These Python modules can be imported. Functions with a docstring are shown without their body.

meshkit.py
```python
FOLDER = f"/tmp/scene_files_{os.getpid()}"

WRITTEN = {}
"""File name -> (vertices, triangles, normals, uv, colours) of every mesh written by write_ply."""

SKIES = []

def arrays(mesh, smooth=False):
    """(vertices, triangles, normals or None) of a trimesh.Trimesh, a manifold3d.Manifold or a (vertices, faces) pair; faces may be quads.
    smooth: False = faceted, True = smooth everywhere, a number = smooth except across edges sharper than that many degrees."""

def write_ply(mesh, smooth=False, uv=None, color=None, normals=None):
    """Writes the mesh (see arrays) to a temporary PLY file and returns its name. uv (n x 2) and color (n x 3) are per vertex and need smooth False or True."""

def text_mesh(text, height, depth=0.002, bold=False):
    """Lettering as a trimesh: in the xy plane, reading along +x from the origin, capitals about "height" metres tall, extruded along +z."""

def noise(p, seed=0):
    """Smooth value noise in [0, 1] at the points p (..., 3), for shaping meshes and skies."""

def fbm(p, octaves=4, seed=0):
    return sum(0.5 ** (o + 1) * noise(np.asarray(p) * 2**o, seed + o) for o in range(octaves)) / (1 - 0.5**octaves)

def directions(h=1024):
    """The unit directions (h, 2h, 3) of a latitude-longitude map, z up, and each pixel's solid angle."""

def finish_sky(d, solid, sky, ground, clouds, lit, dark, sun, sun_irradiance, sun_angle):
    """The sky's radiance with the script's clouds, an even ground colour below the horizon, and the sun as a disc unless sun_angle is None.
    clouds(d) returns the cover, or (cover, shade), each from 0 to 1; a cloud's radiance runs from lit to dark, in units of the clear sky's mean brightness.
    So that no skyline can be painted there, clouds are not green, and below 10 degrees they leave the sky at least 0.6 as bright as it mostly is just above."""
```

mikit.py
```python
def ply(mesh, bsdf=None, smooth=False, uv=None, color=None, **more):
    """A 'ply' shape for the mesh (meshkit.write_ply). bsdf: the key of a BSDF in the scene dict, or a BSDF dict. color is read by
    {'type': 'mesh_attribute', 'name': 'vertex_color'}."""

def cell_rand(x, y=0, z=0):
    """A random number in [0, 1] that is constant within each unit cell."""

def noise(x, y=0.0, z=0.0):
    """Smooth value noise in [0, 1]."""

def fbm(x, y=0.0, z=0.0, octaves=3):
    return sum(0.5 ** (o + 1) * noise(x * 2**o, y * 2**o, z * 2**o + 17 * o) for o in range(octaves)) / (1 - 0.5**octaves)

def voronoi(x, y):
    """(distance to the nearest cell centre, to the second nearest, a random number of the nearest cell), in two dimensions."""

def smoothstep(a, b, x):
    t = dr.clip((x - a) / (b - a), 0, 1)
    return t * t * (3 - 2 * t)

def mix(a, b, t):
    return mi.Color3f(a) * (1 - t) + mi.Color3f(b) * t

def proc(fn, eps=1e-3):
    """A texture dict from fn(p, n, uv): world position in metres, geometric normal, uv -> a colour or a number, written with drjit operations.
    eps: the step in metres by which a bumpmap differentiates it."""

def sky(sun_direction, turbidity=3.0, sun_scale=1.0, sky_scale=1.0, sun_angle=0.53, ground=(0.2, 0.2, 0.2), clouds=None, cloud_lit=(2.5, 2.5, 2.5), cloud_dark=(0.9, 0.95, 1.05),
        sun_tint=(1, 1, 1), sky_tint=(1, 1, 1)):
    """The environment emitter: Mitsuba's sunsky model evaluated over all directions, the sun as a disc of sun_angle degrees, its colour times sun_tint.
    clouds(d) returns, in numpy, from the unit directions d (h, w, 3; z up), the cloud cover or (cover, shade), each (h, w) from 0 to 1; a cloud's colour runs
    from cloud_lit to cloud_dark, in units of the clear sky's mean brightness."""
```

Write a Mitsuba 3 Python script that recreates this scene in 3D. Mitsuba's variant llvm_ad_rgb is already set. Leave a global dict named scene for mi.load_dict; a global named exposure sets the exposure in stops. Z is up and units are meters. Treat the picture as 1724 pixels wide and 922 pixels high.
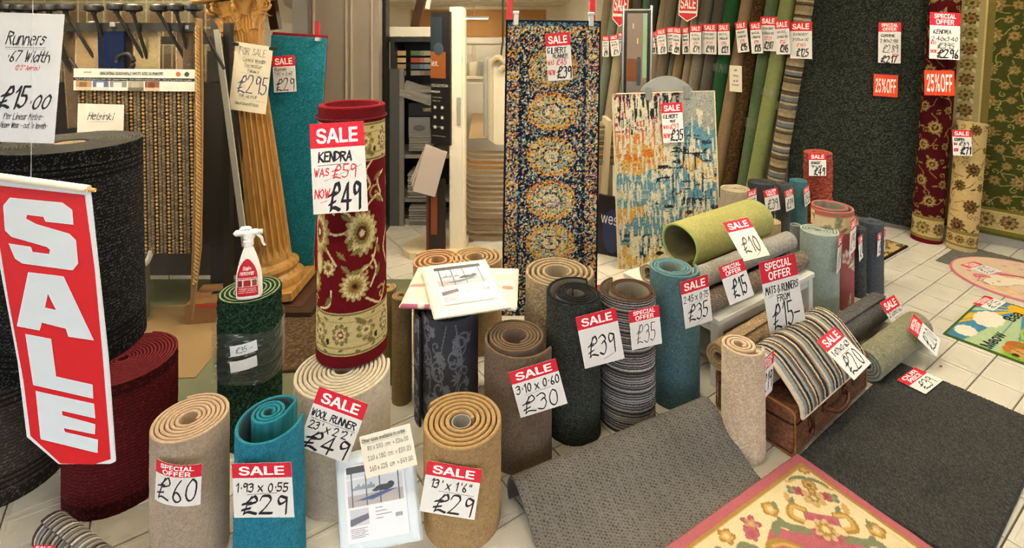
import math
import numpy as np
import trimesh
import mitsuba as mi
import mikit
import meshkit
import drjit as dr
from shapely.geometry import MultiPoint, Polygon, LineString, Point
from shapely.ops import unary_union
from mikit import proc, noise, fbm, smoothstep, mix, voronoi, cell_rand

T4 = mi.ScalarTransform4f
scene, labels = {}, {}
rng = np.random.default_rng(7)
PI = math.pi

# ------------------------------------------------------------------ camera, light, exposure
exposure = 2.22
FX = 880.0
scene['camera'] = {
    'type': 'perspective', 'fov': 2 * math.degrees(math.atan(862 / FX)), 'fov_axis': 'x', 'near_clip': 0.05, 'far_clip': 60.0,
    'principal_point_offset_x': 0.0, 'principal_point_offset_y': (461.0 - 60.0) / 922.0,
    'to_world': T4().look_at(origin=[0, 0, 1.75], target=[0, 1, 1.75], up=[0, 0, 1])}
scene['sky'] = mikit.sky((-0.35, -0.62, 0.7), turbidity=5.0, sun_scale=0.0, sky_scale=3.3, ground=(0.22, 0.22, 0.22),
                         clouds=lambda d: np.full(d.shape[:2], 0.85), cloud_lit=(1.25, 1.27, 1.3), cloud_dark=(0.9, 0.95, 1.0))
SKY_GAIN = 1.0
LAMP = 10.5                     # radiance of the fluorescent diffusers
LAMP_COL = (1.0, 0.87, 0.65)

# ------------------------------------------------------------------ helpers
def lin(h):
    if not isinstance(h, str):
        return np.array(h, float)
    c = np.array([int(h[i:i + 2], 16) for i in (1, 3, 5)]) / 255.0
    return np.where(c <= 0.04045, c / 12.92, ((c + 0.055) / 1.055) ** 2.4)


def M(col, rough=0.6, metal=0.0, spec=0.4, coat=0.0):
    key = f"m_{col[1:]}_{int(rough * 100)}_{int(metal * 100)}_{int(coat * 100)}"
    if key not in scene:
        d = {'type': 'principled', 'base_color': {'type': 'rgb', 'value': lin(col).tolist()}, 'roughness': rough, 'metallic': metal, 'specular': spec}
        if coat:
            d['clearcoat'] = coat
            d['clearcoat_gloss'] = 0.9
        scene[key] = {'type': 'twosided', 'bsdf': d}
    return key


VC = {'type': 'mesh_attribute', 'name': 'vertex_color'}
scene['pile'] = {'type': 'twosided', 'bsdf': {'type': 'bumpmap', 'scale': 0.004, 'arbitrary': proc(
    lambda p, n, uv: noise(p.x * 420, p.y * 420, p.z * 420) * 0.6 + noise(p.x * 900, p.y * 900, p.z * 900) * 0.4, eps=6e-4),
    'bsdf': {'type': 'principled', 'base_color': VC, 'roughness': 0.95, 'specular': 0.15, 'sheen': 0.35}}}
scene['print'] = {'type': 'twosided', 'bsdf': {'type': 'principled', 'base_color': VC, 'roughness': 0.5, 'specular': 0.4}}
scene['gloss'] = {'type': 'twosided', 'bsdf': {'type': 'principled', 'base_color': VC, 'roughness': 0.22, 'specular': 0.5, 'clearcoat': 0.6, 'clearcoat_gloss': 0.92}}


def num(base):
    def used(k):
        return k in scene or k in labels or any(x.startswith(k + '__') for x in scene)
    if not used(base):
        return base
    i = 1
    while used(f"{base}_{i:03d}"):
        i += 1
    return f"{base}_{i:03d}"


def thing(base, label, cat=None, group=None, kind=None):
    k = num(base)
    d = {'label': label}
    if cat: d['category'] = cat
    if group: d['group'] = group
    if kind: d['kind'] = kind
    labels[k] = d
    return k


def part(parent, base, mesh, bsdf, smooth=False, color=None, label=None, kind=None, **kw):
    k = num(f"{parent}__{base}")
    scene[k] = mikit.ply(mesh, bsdf, smooth=smooth, color=color, **kw)
    if label or kind:
        labels[k] = {}
        if label: labels[k]['label'] = label
        if kind: labels[k]['kind'] = kind
    return k


def single(base, label, cat, mesh, bsdf, smooth=False, color=None, group=None, kind=None):
    k = thing(base, label, cat, group, kind)
    scene[k] = mikit.ply(mesh, bsdf, smooth=smooth, color=color)
    return k


def tm(v, f):
    f = np.asarray(f)
    if f.shape[1] == 4:
        f = np.vstack([f[:, [0, 1, 2]], f[:, [0, 2, 3]]])
    return trimesh.Trimesh(np.asarray(v, float), f, process=False)


def cat(ms):
    """Joins (mesh, colour) pairs or meshes."""
    if isinstance(ms[0], tuple):
        v = np.vstack([m.vertices for m, _ in ms])
        o = np.cumsum([0] + [len(m.vertices) for m, _ in ms])
        f = np.vstack([m.faces + a for (m, _), a in zip(ms, o)])
        return tm(v, f), np.vstack([np.broadcast_to(c, (len(m.vertices), 3)) for m, c in ms])
    return trimesh.util.concatenate(ms)


def gridf(nu, nv, cu=False, cv=False):
    iu, iv = np.arange(nu if cu else nu - 1), np.arange(nv if cv else nv - 1)
    a, b = np.meshgrid(iu, iv, indexing='ij')
    a2, b2 = (a + 1) % nu, (b + 1) % nv
    return np.stack([a * nv + b, a2 * nv + b, a2 * nv + b2, a * nv + b2], -1).reshape(-1, 4)


def grid(P, cu=False, cv=False):
    return tm(P.reshape(-1, 3), gridf(P.shape[0], P.shape[1], cu, cv))


def mat(X=0, Y=0, Z=0, yaw=0, pitch=0, roll=0):
    """yaw about z, then the local frame: x right, y away, z up; pitch tips the top away from the viewer (about x), roll about y."""
    m = trimesh.transformations.euler_matrix(-math.radians(pitch), math.radians(roll), math.radians(yaw), 'sxyz')
    m[:3, 3] = (X, Y, Z)
    return m


def xf(mesh, m):
    mesh = mesh.copy()
    mesh.apply_transform(m)
    return mesh


def box(sx, sy, sz, at=(0, 0, 0), bev=0.0, m=None):
    """A box with chamfered edges; at = centre."""
    if bev > 0:
        import itertools
        pts = []
        for s in itertools.product((-1, 1), repeat=3):
            for k in range(3):
                p = [s[i] * ((sx, sy, sz)[i] / 2 - (bev if i != k else 0)) for i in range(3)]
                pts.append(p)
        b = trimesh.convex.convex_hull(np.array(pts))
    else:
        b = trimesh.creation.box((sx, sy, sz))
    b.apply_translation(at)
    return xf(b, m) if m is not None else b


def tube(path, r, k=8, closed=False, cap=True):
    p = np.asarray(path, float)
    n = len(p)
    rr = np.broadcast_to(r, (n,))
    t = np.gradient(p, axis=0) if not closed else np.roll(p, -1, 0) - np.roll(p, 1, 0)
    t /= np.linalg.norm(t, axis=1, keepdims=True) + 1e-12
    ref = np.array([0, 0, 1.0]) if abs(t[:, 2]).mean() < 0.9 else np.array([1.0, 0, 0])
    a = np.cross(t, ref)
    a /= np.linalg.norm(a, axis=1, keepdims=True) + 1e-12
    b = np.cross(t, a)
    ang = np.arange(k) * 2 * PI / k
    P = p[:, None] + rr[:, None, None] * (np.cos(ang)[None, :, None] * a[:, None] + np.sin(ang)[None, :, None] * b[:, None])
    m = grid(P, cu=closed, cv=True)
    if cap and not closed:
        v = np.vstack([m.vertices, p[0], p[-1]])
        i = np.arange(k)
        f = np.vstack([m.faces, np.stack([i * 0 + n * k, (i + 1) % k, i], 1), np.stack([i * 0 + n * k + 1, (n - 1) * k + i, (n - 1) * k + (i + 1) % k], 1)])
        m = tm(v, f)
    return m


def lathe(prof, k=40, m=None):
    """prof: (r, z) points, revolved about z."""
    pr = np.asarray(prof, float)
    ang = np.arange(k) * 2 * PI / k
    P = np.stack([pr[:, None, 0] * np.cos(ang), pr[:, None, 0] * np.sin(ang), np.broadcast_to(pr[:, None, 1], (len(pr), k))], -1)
    g = grid(P, cv=True)
    return xf(g, m) if m is not None else g


def spline(pts, n=8, closed=False):
    p = np.asarray(pts, float)
    if len(p) < 3:
        return p
    if closed:
        q = np.vstack([p[-1], p, p[0], p[1]])
    else:
        q = np.vstack([2 * p[0] - p[1], p, 2 * p[-1] - p[-2]])
    out = []
    for i in range(1, len(q) - 2):
        for t in np.arange(n) / n:
            a, b, c, d = q[i - 1], q[i], q[i + 1], q[i + 2]
            out.append(0.5 * (2 * b + (c - a) * t + (2 * a - 5 * b + 4 * c - d) * t * t + (3 * b - a - 3 * c + d) * t ** 3))
    if not closed:
        out.append(p[-1])
    return np.array(out)


def resample(p, ds):
    p = np.asarray(p, float)
    d = np.r_[0, np.cumsum(np.linalg.norm(np.diff(p, axis=0), axis=1))]
    n = max(2, int(round(d[-1] / ds)) + 1)
    s = np.linspace(0, d[-1], n)
    return np.stack([np.interp(s, d, p[:, i]) for i in range(p.shape[1])], 1), s


def vn(p, f, seed=0):
    return meshkit.noise(np.asarray(p) * f, seed)


# ------------------------------------------------------------------ dyed pile: colours of a carpet by its own surface coordinates
def speckle(base, alt=None, amt=0.18, cell=0.004, frac=0.25, seed=0, big=0.06):
    """colour function (s, z) -> n x 3: a plain carpet with flecks of the colour alt."""
    b = lin(base)
    a = lin(alt) if alt is not None else b

    def fn(s, z):
        r = np.random.default_rng(seed + 1)
        p = np.stack([s, z, s * 0 + seed], -1)
        n1 = r.random(len(s))
        n2 = meshkit.fbm(p * 22, 2, seed)
        c = b * (1 + amt * 2 * (n1[:, None] - 0.5)) * (1 + big * 2 * (n2[:, None] - 0.5))
        pick = (r.random(len(s)) < frac)[:, None]
        return np.clip(np.where(pick, a * (1 + amt * (n1[:, None] - 0.5)), c), 0.002, 0.98)
    return fn


def stripes(seq, axis=1, amt=0.12, seed=0, wob=0.0, off=0.0):
    """seq: (width m, colour) repeated along z (axis 1) or s (axis 0)."""
    w = np.array([x for x, _ in seq]); cs = np.array([lin(c) for _, c in seq]); e = np.cumsum(w)

    def fn(s, z):
        r = np.random.default_rng(seed + 3)
        q = (z if axis == 1 else s) + off + wob * np.sin((s if axis == 1 else z) * 9)
        i = np.searchsorted(e, np.mod(q, e[-1]), side='right').clip(0, len(w) - 1)
        return np.clip(cs[i] * (1 + amt * 2 * (r.random(len(s))[:, None] - 0.5)), 0.002, 0.98)
    return fn


class Pat:
    """Woven pattern drawn in a carpet's own coordinates (u across, v along, metres)."""

    def __init__(self, u, v, base):
        self.u, self.v = u, v
        self.c = np.broadcast_to(lin(base), (len(u), 3)).copy()

    def near(self, u, v, r):
        return np.nonzero((abs(self.u - u) < r) & (abs(self.v - v) < r))[0]

    def set(self, idx, col):
        self.c[idx] = lin(col)

    def band(self, v0, v1, col):
        self.set((self.v >= v0) & (self.v < v1), col)

    def uband(self, u0, u1, col):
        self.set((self.u >= u0) & (self.u < u1), col)

    def ell(self, u, v, ru, rv, col, ang=0.0):
        i = self.near(u, v, max(ru, rv) * 1.05)
        a, b = self.u[i] - u, self.v[i] - v
        ca, sa = math.cos(ang), math.sin(ang)
        x, y = a * ca + b * sa, -a * sa + b * ca
        self.set(i[(x / ru) ** 2 + (y / rv) ** 2 < 1], col)

    def flower(self, u, v, r, n, cols, ang=0.0, dep=0.25, sx=1.0, sy=1.0):
        """nested petal rings: cols from the outside in."""
        i = self.near(u, v, r * 1.1 * max(sx, sy))
        a, b = (self.u[i] - u) / sx, (self.v[i] - v) / sy
        th, q = np.arctan2(b, a) - ang, np.hypot(a, b) / r
        for k, col in enumerate(cols):
            s = 1 - k / len(cols)
            rad = s * (1 - dep + dep * np.abs(np.cos(th * n / 2 + k * 0.8)))
            self.set(i[q < rad], col)

    def leaf(self, u, v, ln, wd, ang, col, vein=None):
        i = self.near(u, v, ln)
        a, b = self.u[i] - u, self.v[i] - v
        ca, sa = math.cos(ang), math.sin(ang)
        x, y = (a * ca + b * sa) / ln, -a * sa + b * ca
        ok = (x > 0) & (x < 1)
        half = wd * np.sin(np.clip(x, 0, 1) * PI) ** 0.8 * (0.8 + 0.2 * np.cos(x * 25))
        self.set(i[ok & (abs(y) < half)], col)
        if vein is not None:
            self.set(i[ok & (abs(y) < wd * 0.14)], vein)

    def line(self, pts, wd, col, n=6):
        p = spline(pts, n)
        lo, hi = p.min(0) - wd, p.max(0) + wd
        i = np.nonzero((self.u > lo[0]) & (self.u < hi[0]) & (self.v > lo[1]) & (self.v < hi[1]))[0]
        if not len(i):
            return
        best = np.full(len(i), 9.0)
        q = np.stack([self.u[i], self.v[i]], 1)
        for a, b in zip(p[:-1], p[1:]):
            ab = b - a
            t = np.clip(((q - a) @ ab) / (ab @ ab + 1e-12), 0, 1)
            best = np.minimum(best, np.linalg.norm(q - a - t[:, None] * ab, axis=1))
        self.set(i[best < wd / 2], col)

    def scroll(self, u, v, r, ang, wd, col, turn=1, hand=1):
        t = np.linspace(0, 1, 9)
        a = ang + hand * t * 2 * PI * turn
        rr = r * (1 - 0.85 * t)
        cx, cy = u + r * math.cos(ang + PI), v + r * math.sin(ang + PI)
        self.line(np.stack([cx + rr * np.cos(a), cy + rr * np.sin(a)], 1), wd, col, 4)

    def poly(self, pts, col):
        import shapely
        g = Polygon(pts)
        x0, y0, x1, y1 = g.bounds
        i = np.nonzero((self.u > x0) & (self.u < x1) & (self.v > y0) & (self.v < y1))[0]
        if len(i):
            self.set(i[shapely.contains_xy(g, self.u[i], self.v[i])], col)

    def done(self, amt=0.14, seed=0):
        r = np.random.default_rng(seed + 5)
        return np.clip(self.c * (1 + amt * 2 * (r.random(len(self.u))[:, None] - 0.5)), 0.002, 0.98)


# ------------------------------------------------------------------ strips of carpet (rolls, drapes)
def strip(path, t, h, nz, colfn, ds=0.004, back='#a89878', edge=None, rough=0.0008, seed=0, z0=0.0, scoord=None, inside=None):
    """A strip of carpet of thickness t that follows the plan line path and is h wide along z. Returns (mesh, colours); outer side on the left normal."""
    p, s = resample(path, ds)
    tg = np.gradient(p, axis=0)
    tg /= np.linalg.norm(tg, axis=1, keepdims=True) + 1e-12
    nm = np.stack([tg[:, 1], -tg[:, 0]], 1)
    z = np.linspace(0, h, nz)
    out = []
    SS, ZZ = np.meshgrid(s, z, indexing='ij')
    if scoord is not None:
        SS = np.broadcast_to(scoord(p)[:, None], ZZ.shape)
    d = rough * 2 * (np.random.default_rng(seed + 9).random(SS.shape) - 0.5) + rough * 2 * (meshkit.fbm(np.stack([SS * 30, ZZ * 30, ZZ * 0 + seed], -1), 2) - 0.5)
    P = np.concatenate([p[:, None] + nm[:, None] * (t / 2 + d[..., None]), ZZ[..., None] + z0], -1)
    out.append((grid(P), colfn(SS.ravel(), ZZ.ravel())))
    zi = np.linspace(0, h, 4)
    st = max(1, len(p) // max(40, int(s[-1] / 0.012)))
    pi_ = np.vstack([p[:-1:st], p[-1:]]); ni_ = np.vstack([nm[:-1:st], nm[-1:]])
    Pi = np.concatenate([np.broadcast_to((pi_ - ni_ * t / 2)[:, None], (len(pi_), 4, 2)), np.broadcast_to(zi[None, :, None] + z0, (len(pi_), 4, 1))], -1)
    cb = lin(back)
    rr = np.random.default_rng(seed + 2)
    g = grid(Pi[:, ::-1])
    if inside is not None:
        Sg, Zg = np.meshgrid(s, np.linspace(0, h, nz), indexing='ij')
        Pi = np.concatenate([np.broadcast_to((p - nm * t / 2)[:, None], (len(p), nz, 2)), Zg[..., None] + z0], -1)
        out.append((grid(Pi[:, ::-1]), inside(Sg.ravel(), Zg[:, ::-1].ravel())))
    else:
        out.append((g, cb * (0.92 + 0.16 * rr.random((len(g.vertices), 1)))))
    ce = lin(edge) if edge is not None else cb
    for zz in (0.0, h):
        E = np.stack([np.c_[pi_ + ni_ * t / 2, np.full(len(pi_), zz + z0)], np.c_[pi_, np.full(len(pi_), zz + z0 + (0.0015 if zz else 0))], np.c_[pi_ - ni_ * t / 2, np.full(len(pi_), zz + z0)]], 1)
        g = grid(E)
        out.append((g, ce * (0.9 + 0.2 * rr.random((len(g.vertices), 1)))))
    for k in (0, -1):
        E = np.stack([np.c_[np.broadcast_to(p[k] + nm[k] * t / 2, (nz, 2)), z + z0], np.c_[np.broadcast_to(p[k] - nm[k] * t / 2, (nz, 2)), z + z0]], 1)
        g = grid(E)
        out.append((g, np.broadcast_to(ce, (len(g.vertices), 3))))
    return cat(out)


def spiral(R, rin, turns, t, end, hand=1, n=48, loose=0.0, off=(0.0, 0.0), sq=1.0, wob=0.0, seed=0):
    """Plan line from the inside out; end = direction (radians) of the outer end; loose = extra radius of the last turn; off shifts the inner turns."""
    k = int(turns * n)
    u = np.linspace(0, 1, k + 1)
    a = end - hand * (1 - u) * turns * 2 * PI
    Ro = R - t / 2
    tl = np.clip((u - (1 - 1.05 / turns)) * turns, 0, 1)
    tl = tl * tl * (3 - 2 * tl)
    r = rin + t / 2 + (Ro - loose - rin - t / 2) * u + loose * tl
    r = r * (1 + wob * np.sin(3 * a + seed) + wob * 0.7 * np.sin(7 * u * turns + seed))
    x, y = r * np.cos(a), r * np.sin(a) * sq
    x = x + off[0] * (1 - tl); y = y + off[1] * (1 - tl)
    if hand > 0:
        pass
    return np.stack([x, y], 1)


def roll(label, X, Y, R, h, col, z0=0.0, turns=6, rin=0.03, t=0.011, bind=None, back='#a2937a', edge=None, end=1.2, hand=1, loose=0.0, off=(0, 0),
         sq=1.0, step=0.004, flare=0.0, bulge=0.0, lean=None, wob=0.008, seed=0, name='carpet_roll', cat_='carpet roll', group=None, rough=0.0008, bindr=None,
         innercol=None, pattern=None, core=None, outer_turns=1.06, bindlabel=None, bend=None, key=None, drop=None, path=None):
    """A rolled carpet standing on end: carpet and top binding. X, Y, z0 = centre of its foot."""
    k_ = key or thing(name, label, cat_, group)
    turns = max(1.3, min(turns, (R - rin - loose - t) / (t * 1.3) + .4))
    sp = np.asarray(path, float) if path is not None else spiral(R, rin, turns, t, end, hand, loose=loose, off=off, sq=sq, wob=wob, seed=seed)
    if hand < 0:
        pass
    nlast = int(outer_turns * 48)
    cut = max(0, len(sp) - nlast)
    outer, inner = sp[cut:], sp[:cut + 1]
    flip = hand < 0          # strip() puts its outer side to the right of the walking direction; counter-clockwise paths have the outside right
    def go(path, *a, **kw):
        return strip(path[::-1] if flip else path, *a, **kw)
    sc = lambda p: R * np.arctan2(p[:, 0] * 1.0, -p[:, 1])
    nz = max(4, int(h / step))
    ms = [go(outer, t, h, nz, col, ds=step, back=back, edge=edge, rough=rough, seed=seed, scoord=sc)]
    if len(inner) > 2:
        ms.append(go(inner, t, h, 4, innercol or (lambda s, z: np.broadcast_to(lin(back), (len(s), 3))), ds=0.008, back=back, edge=edge, rough=0, seed=seed))
    m, c = cat(ms)
    W = mat(X, Y, z0, *(lean or (0, 0, 0)))
    def warp(v):
        v = np.array(v)
        q = v[:, 2] / h
        sc_ = 1 + flare * np.clip(1 - q, 0, 1) ** 1.5 + bulge * np.sin(np.clip(q, 0, 1) * PI)
        v[:, :2] *= sc_[:, None]
        if bend is not None:
            v[:, 0] += bend[0] * q * q; v[:, 1] += bend[1] * q * q
        if drop is not None:
            v[:, 2] += drop(v[:, 0], v[:, 1]) * np.clip(q, 0, 1) ** 3
        return v
    m.vertices = warp(m.vertices)
    part(k_, 'carpet', xf(m, W), 'pile', True, c)
    if bind is not None:
        br = bindr or t * 0.47
        p, s = resample(sp, 0.006)
        P = np.c_[p, np.full(len(p), h)]
        tb = tube(P, br, 8)
        tb.vertices[:, 2] = h + (tb.vertices[:, 2] - h) * 0.8
        tb.vertices = warp(tb.vertices)
        rr = np.random.default_rng(seed)
        cb = np.clip(lin(bind) * (0.85 + 0.3 * rr.random((len(tb.vertices), 1))), 0, 0.97)
        part(k_, 'binding', xf(tb, W), 'pile', True, cb, label=bindlabel)
    if core is not None:
        cr, cc = core
        th = np.linspace(0, 2 * PI, 33)
        P = np.stack([np.stack([r_ * np.cos(th), r_ * np.sin(th), z_ + 0 * th], 1) for r_, z_ in ((cr, 0.02), (cr, h - 0.004), (cr - 0.004, h - 0.004), (cr - 0.004, 0.02))], 0)
        part(k_, 'core_tube', xf(grid(P), W), M(cc, 0.8), 30, label='cardboard core tube')
    return k_


def axis_frame(A, B, up=(0, 0, 1)):
    A, B = np.array(A, float), np.array(B, float)
    z = B - A
    L = np.linalg.norm(z); z /= L
    y = np.cross(z, np.cross(np.array(up, float), z)) if abs(z @ np.array(up, float)) < 0.97 else np.cross(z, [1.0, 0, 0])
    y /= np.linalg.norm(y)
    m = np.eye(4)
    m[:3, 0], m[:3, 1], m[:3, 2], m[:3, 3] = np.cross(y, z), y, z, A
    return m, L


def roll_ab(label, A, B, R, col, turns=4, rin=0.02, t=0.011, bind=None, back='#a2937a', edge=None, end=2.0, hand=1, loose=0.0, off=(0, 0), step=0.005, seed=0,
            name='carpet_roll', cat_='carpet roll', group=None, rough=0.0008, bindboth=False, wob=0.006, sq=1.0):
    """A roll between two end points (lying or leaning); local y of its cross section points up."""
    m, L = axis_frame(A, B)
    k_ = thing(name, label, cat_, group)
    turns = max(1.3, min(turns, (R - rin - loose - t) / (t * 1.3) + .4))
    sp = spiral(R, rin, turns, t, end, hand, loose=loose, off=off, wob=wob, seed=seed, sq=sq)
    cut = max(0, len(sp) - 51)
    o, i = sp[cut:], sp[:cut + 1]
    fl = (lambda p: p[::-1]) if hand < 0 else (lambda p: p)
    ms = [strip(fl(o), t, L, max(4, int(L / step)), col, ds=step, back=back, edge=edge, rough=rough, seed=seed, scoord=lambda p: R * np.arctan2(p[:, 0], -p[:, 1]))]
    if len(i) > 2:
        ms.append(strip(fl(i), t, L, 4, lambda s, z: np.broadcast_to(lin(back), (len(s), 3)), ds=0.01, back=back, edge=edge, rough=0, seed=seed))
    g, c = cat(ms)
    part(k_, 'carpet', xf(g, m), 'pile', True, c)
    if bind is not None:
        tb = []
        for z in ([0, L] if bindboth else [0]):
            p, _ = resample(sp, 0.008)
            tb.append(tube(np.c_[p, np.full(len(p), z)], t * 0.55, 7))
        tb = cat(tb)
        r = np.random.default_rng(seed)
        part(k_, 'binding', xf(tb, m), 'pile', True, np.clip(lin(bind) * (0.85 + 0.3 * r.random((len(tb.vertices), 1))), 0, .97))
    return k_


def rug(label, frame, w, l, colfn, t=0.012, step=0.006, hfn=None, name='rug', cat_='rug', rough=0.001, seed=0, bsdf='pile', key=None, base='rug_pile', group=None, mask=None):
    """A flat rug: frame 4x4 with its centre, x along w, y along l, z the pile side."""
    nu, nv = max(3, int(w / step)), max(3, int(l / step))
    u = np.r_[-w / 2 - 0.002, np.linspace(-w / 2, w / 2, nu), w / 2 + 0.002]
    v = np.r_[-l / 2 - 0.002, np.linspace(-l / 2, l / 2, nv), l / 2 + 0.002]
    U, V = np.meshgrid(u, v, indexing='ij')
    r = np.random.default_rng(seed)
    Z = t + rough * 2 * (r.random(U.shape) - 0.5)
    if hfn is not None:
        Z = Z + hfn(U, V)
    H0 = Z * 0 + (hfn(U, V) if hfn is not None else 0)
    edge = np.zeros(U.shape, bool)
    edge[[0, -1]] = True; edge[:, [0, -1]] = True
    Z = np.where(edge, H0, Z)
    P = np.stack([U, V, Z], -1)
    g = grid(P)
    c = colfn(np.clip(U, -w / 2, w / 2).ravel(), np.clip(V, -l / 2, l / 2).ravel())
    b = tm(np.array([[-w / 2, -l / 2, 0.0], [w / 2, -l / 2, 0], [w / 2, l / 2, 0], [-w / 2, l / 2, 0]]), [[0, 3, 2, 1]])
    if hfn is None:
        g, c = cat([(g, c), (b, np.array([[0.25, 0.22, 0.18]]))])
    g = xf(g, frame)
    if key is not None:
        return part(key, base, g, bsdf, True, c)
    return single(name, label, cat_, g, bsdf, True, c, group)


# ------------------------------------------------------------------ writing
_GL = {
    '0': '~39 16 12 30 52 57 39', '1': '~17 28 39 30', '2': '~07 19 49 57 45 22 00|00 20 60', '3': '~08 39 57 46 25 46 53 30 01', '4': '49 03 63|49 40', '5': '59 19 15|~15 45 53 41 20 01',
    '6': '~49 26 12 30 51 43 24 12', '7': '09 59 20', '8': '~47 29 17 35 53 30 12 35 57 47', '9': '~58 29 17 25 46 58|58 50', '£': '~26 37 59 69 77 66 35|~49 37 24 10|05 46|02 43|~10 31 70',
    'A': '00 39 60|13 53', 'B': '00 09|~09 48 56 05|~05 54 42 00', 'C': '~58 29 05 21 51', 'D': '00 09|~09 57 53 00', 'E': '59 09 00 50|05 45', 'F': '00 09 59|05 45', 'G': '~58 29 05 21 51|51 54 34', 'H': '09 00|59 50|05 55',
    'I': '39 30', 'J': '~59 51 20 02', 'K': '09 00|59 05 60', 'L': '09 00 50', 'M': '00 19 34 59 60', 'N': '00 09 50 59', 'O': '~39 06 03 30 53 56 39', 'P': '00 09|~09 58 56 05', 'Q': '~39 05 30 55 39|32 50', 'R': '00 09|~09 58 56 05|25 60',
    'S': '~58 29 16 35 53 31 02', 'T': '09 69|39 30', 'U': '~09 02 30 52 59', 'V': '09 30 69', 'W': '09 20 37 40 69', 'X': '09 60|69 00', 'Y': '09 35 69|35 30', 'Z': '09 69 00 60',
    'x': '06 50|56 00', '.': '24 25', ',': '21 10', "'": '39 37', '"': '29 27|49 47', '-': '04 54', '&': '~61 28 38 47 03 10 30 53', '=': '06 56|03 53', ':': '31 32|35 36', '%': '69 00|~19 07 29 19|~42 50 63 42', '/': '00 69', '(': '~49 25 40', ')': '~29 45 20', ' ': '',
    'a': '~55 26 02 20 53|56 50', 'c': '~55 26 03 20 51', 'd': '~54 26 02 20 53|59 50', 'e': '~04 54 46 16 03 20 51', 'i': '16 10|18 19', 'l': '19 10', 'm': '06 00|~05 26 20|~25 46 50', 'n': '06 00|~05 36 52 50', 'o': '~26 04 20 54 26',
    'r': '16 10|~15 36 46', 's': '~55 26 14 43 20 01', 't': '29 21 40|06 46', 'u': '~06 02 20 52 56|56 50', 'v': '06 20 46', 'h': '09 00|~05 36 52 50', 'k': '09 00|46 03 50', 'p': '16 10|~15 46 33 13', 'w': '06 10 24 40 56', 'f': '~59 37 30|16 46', 'g': '~55 26 03 53|56 51 20', 'y': '06 23|56 10',
}


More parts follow.
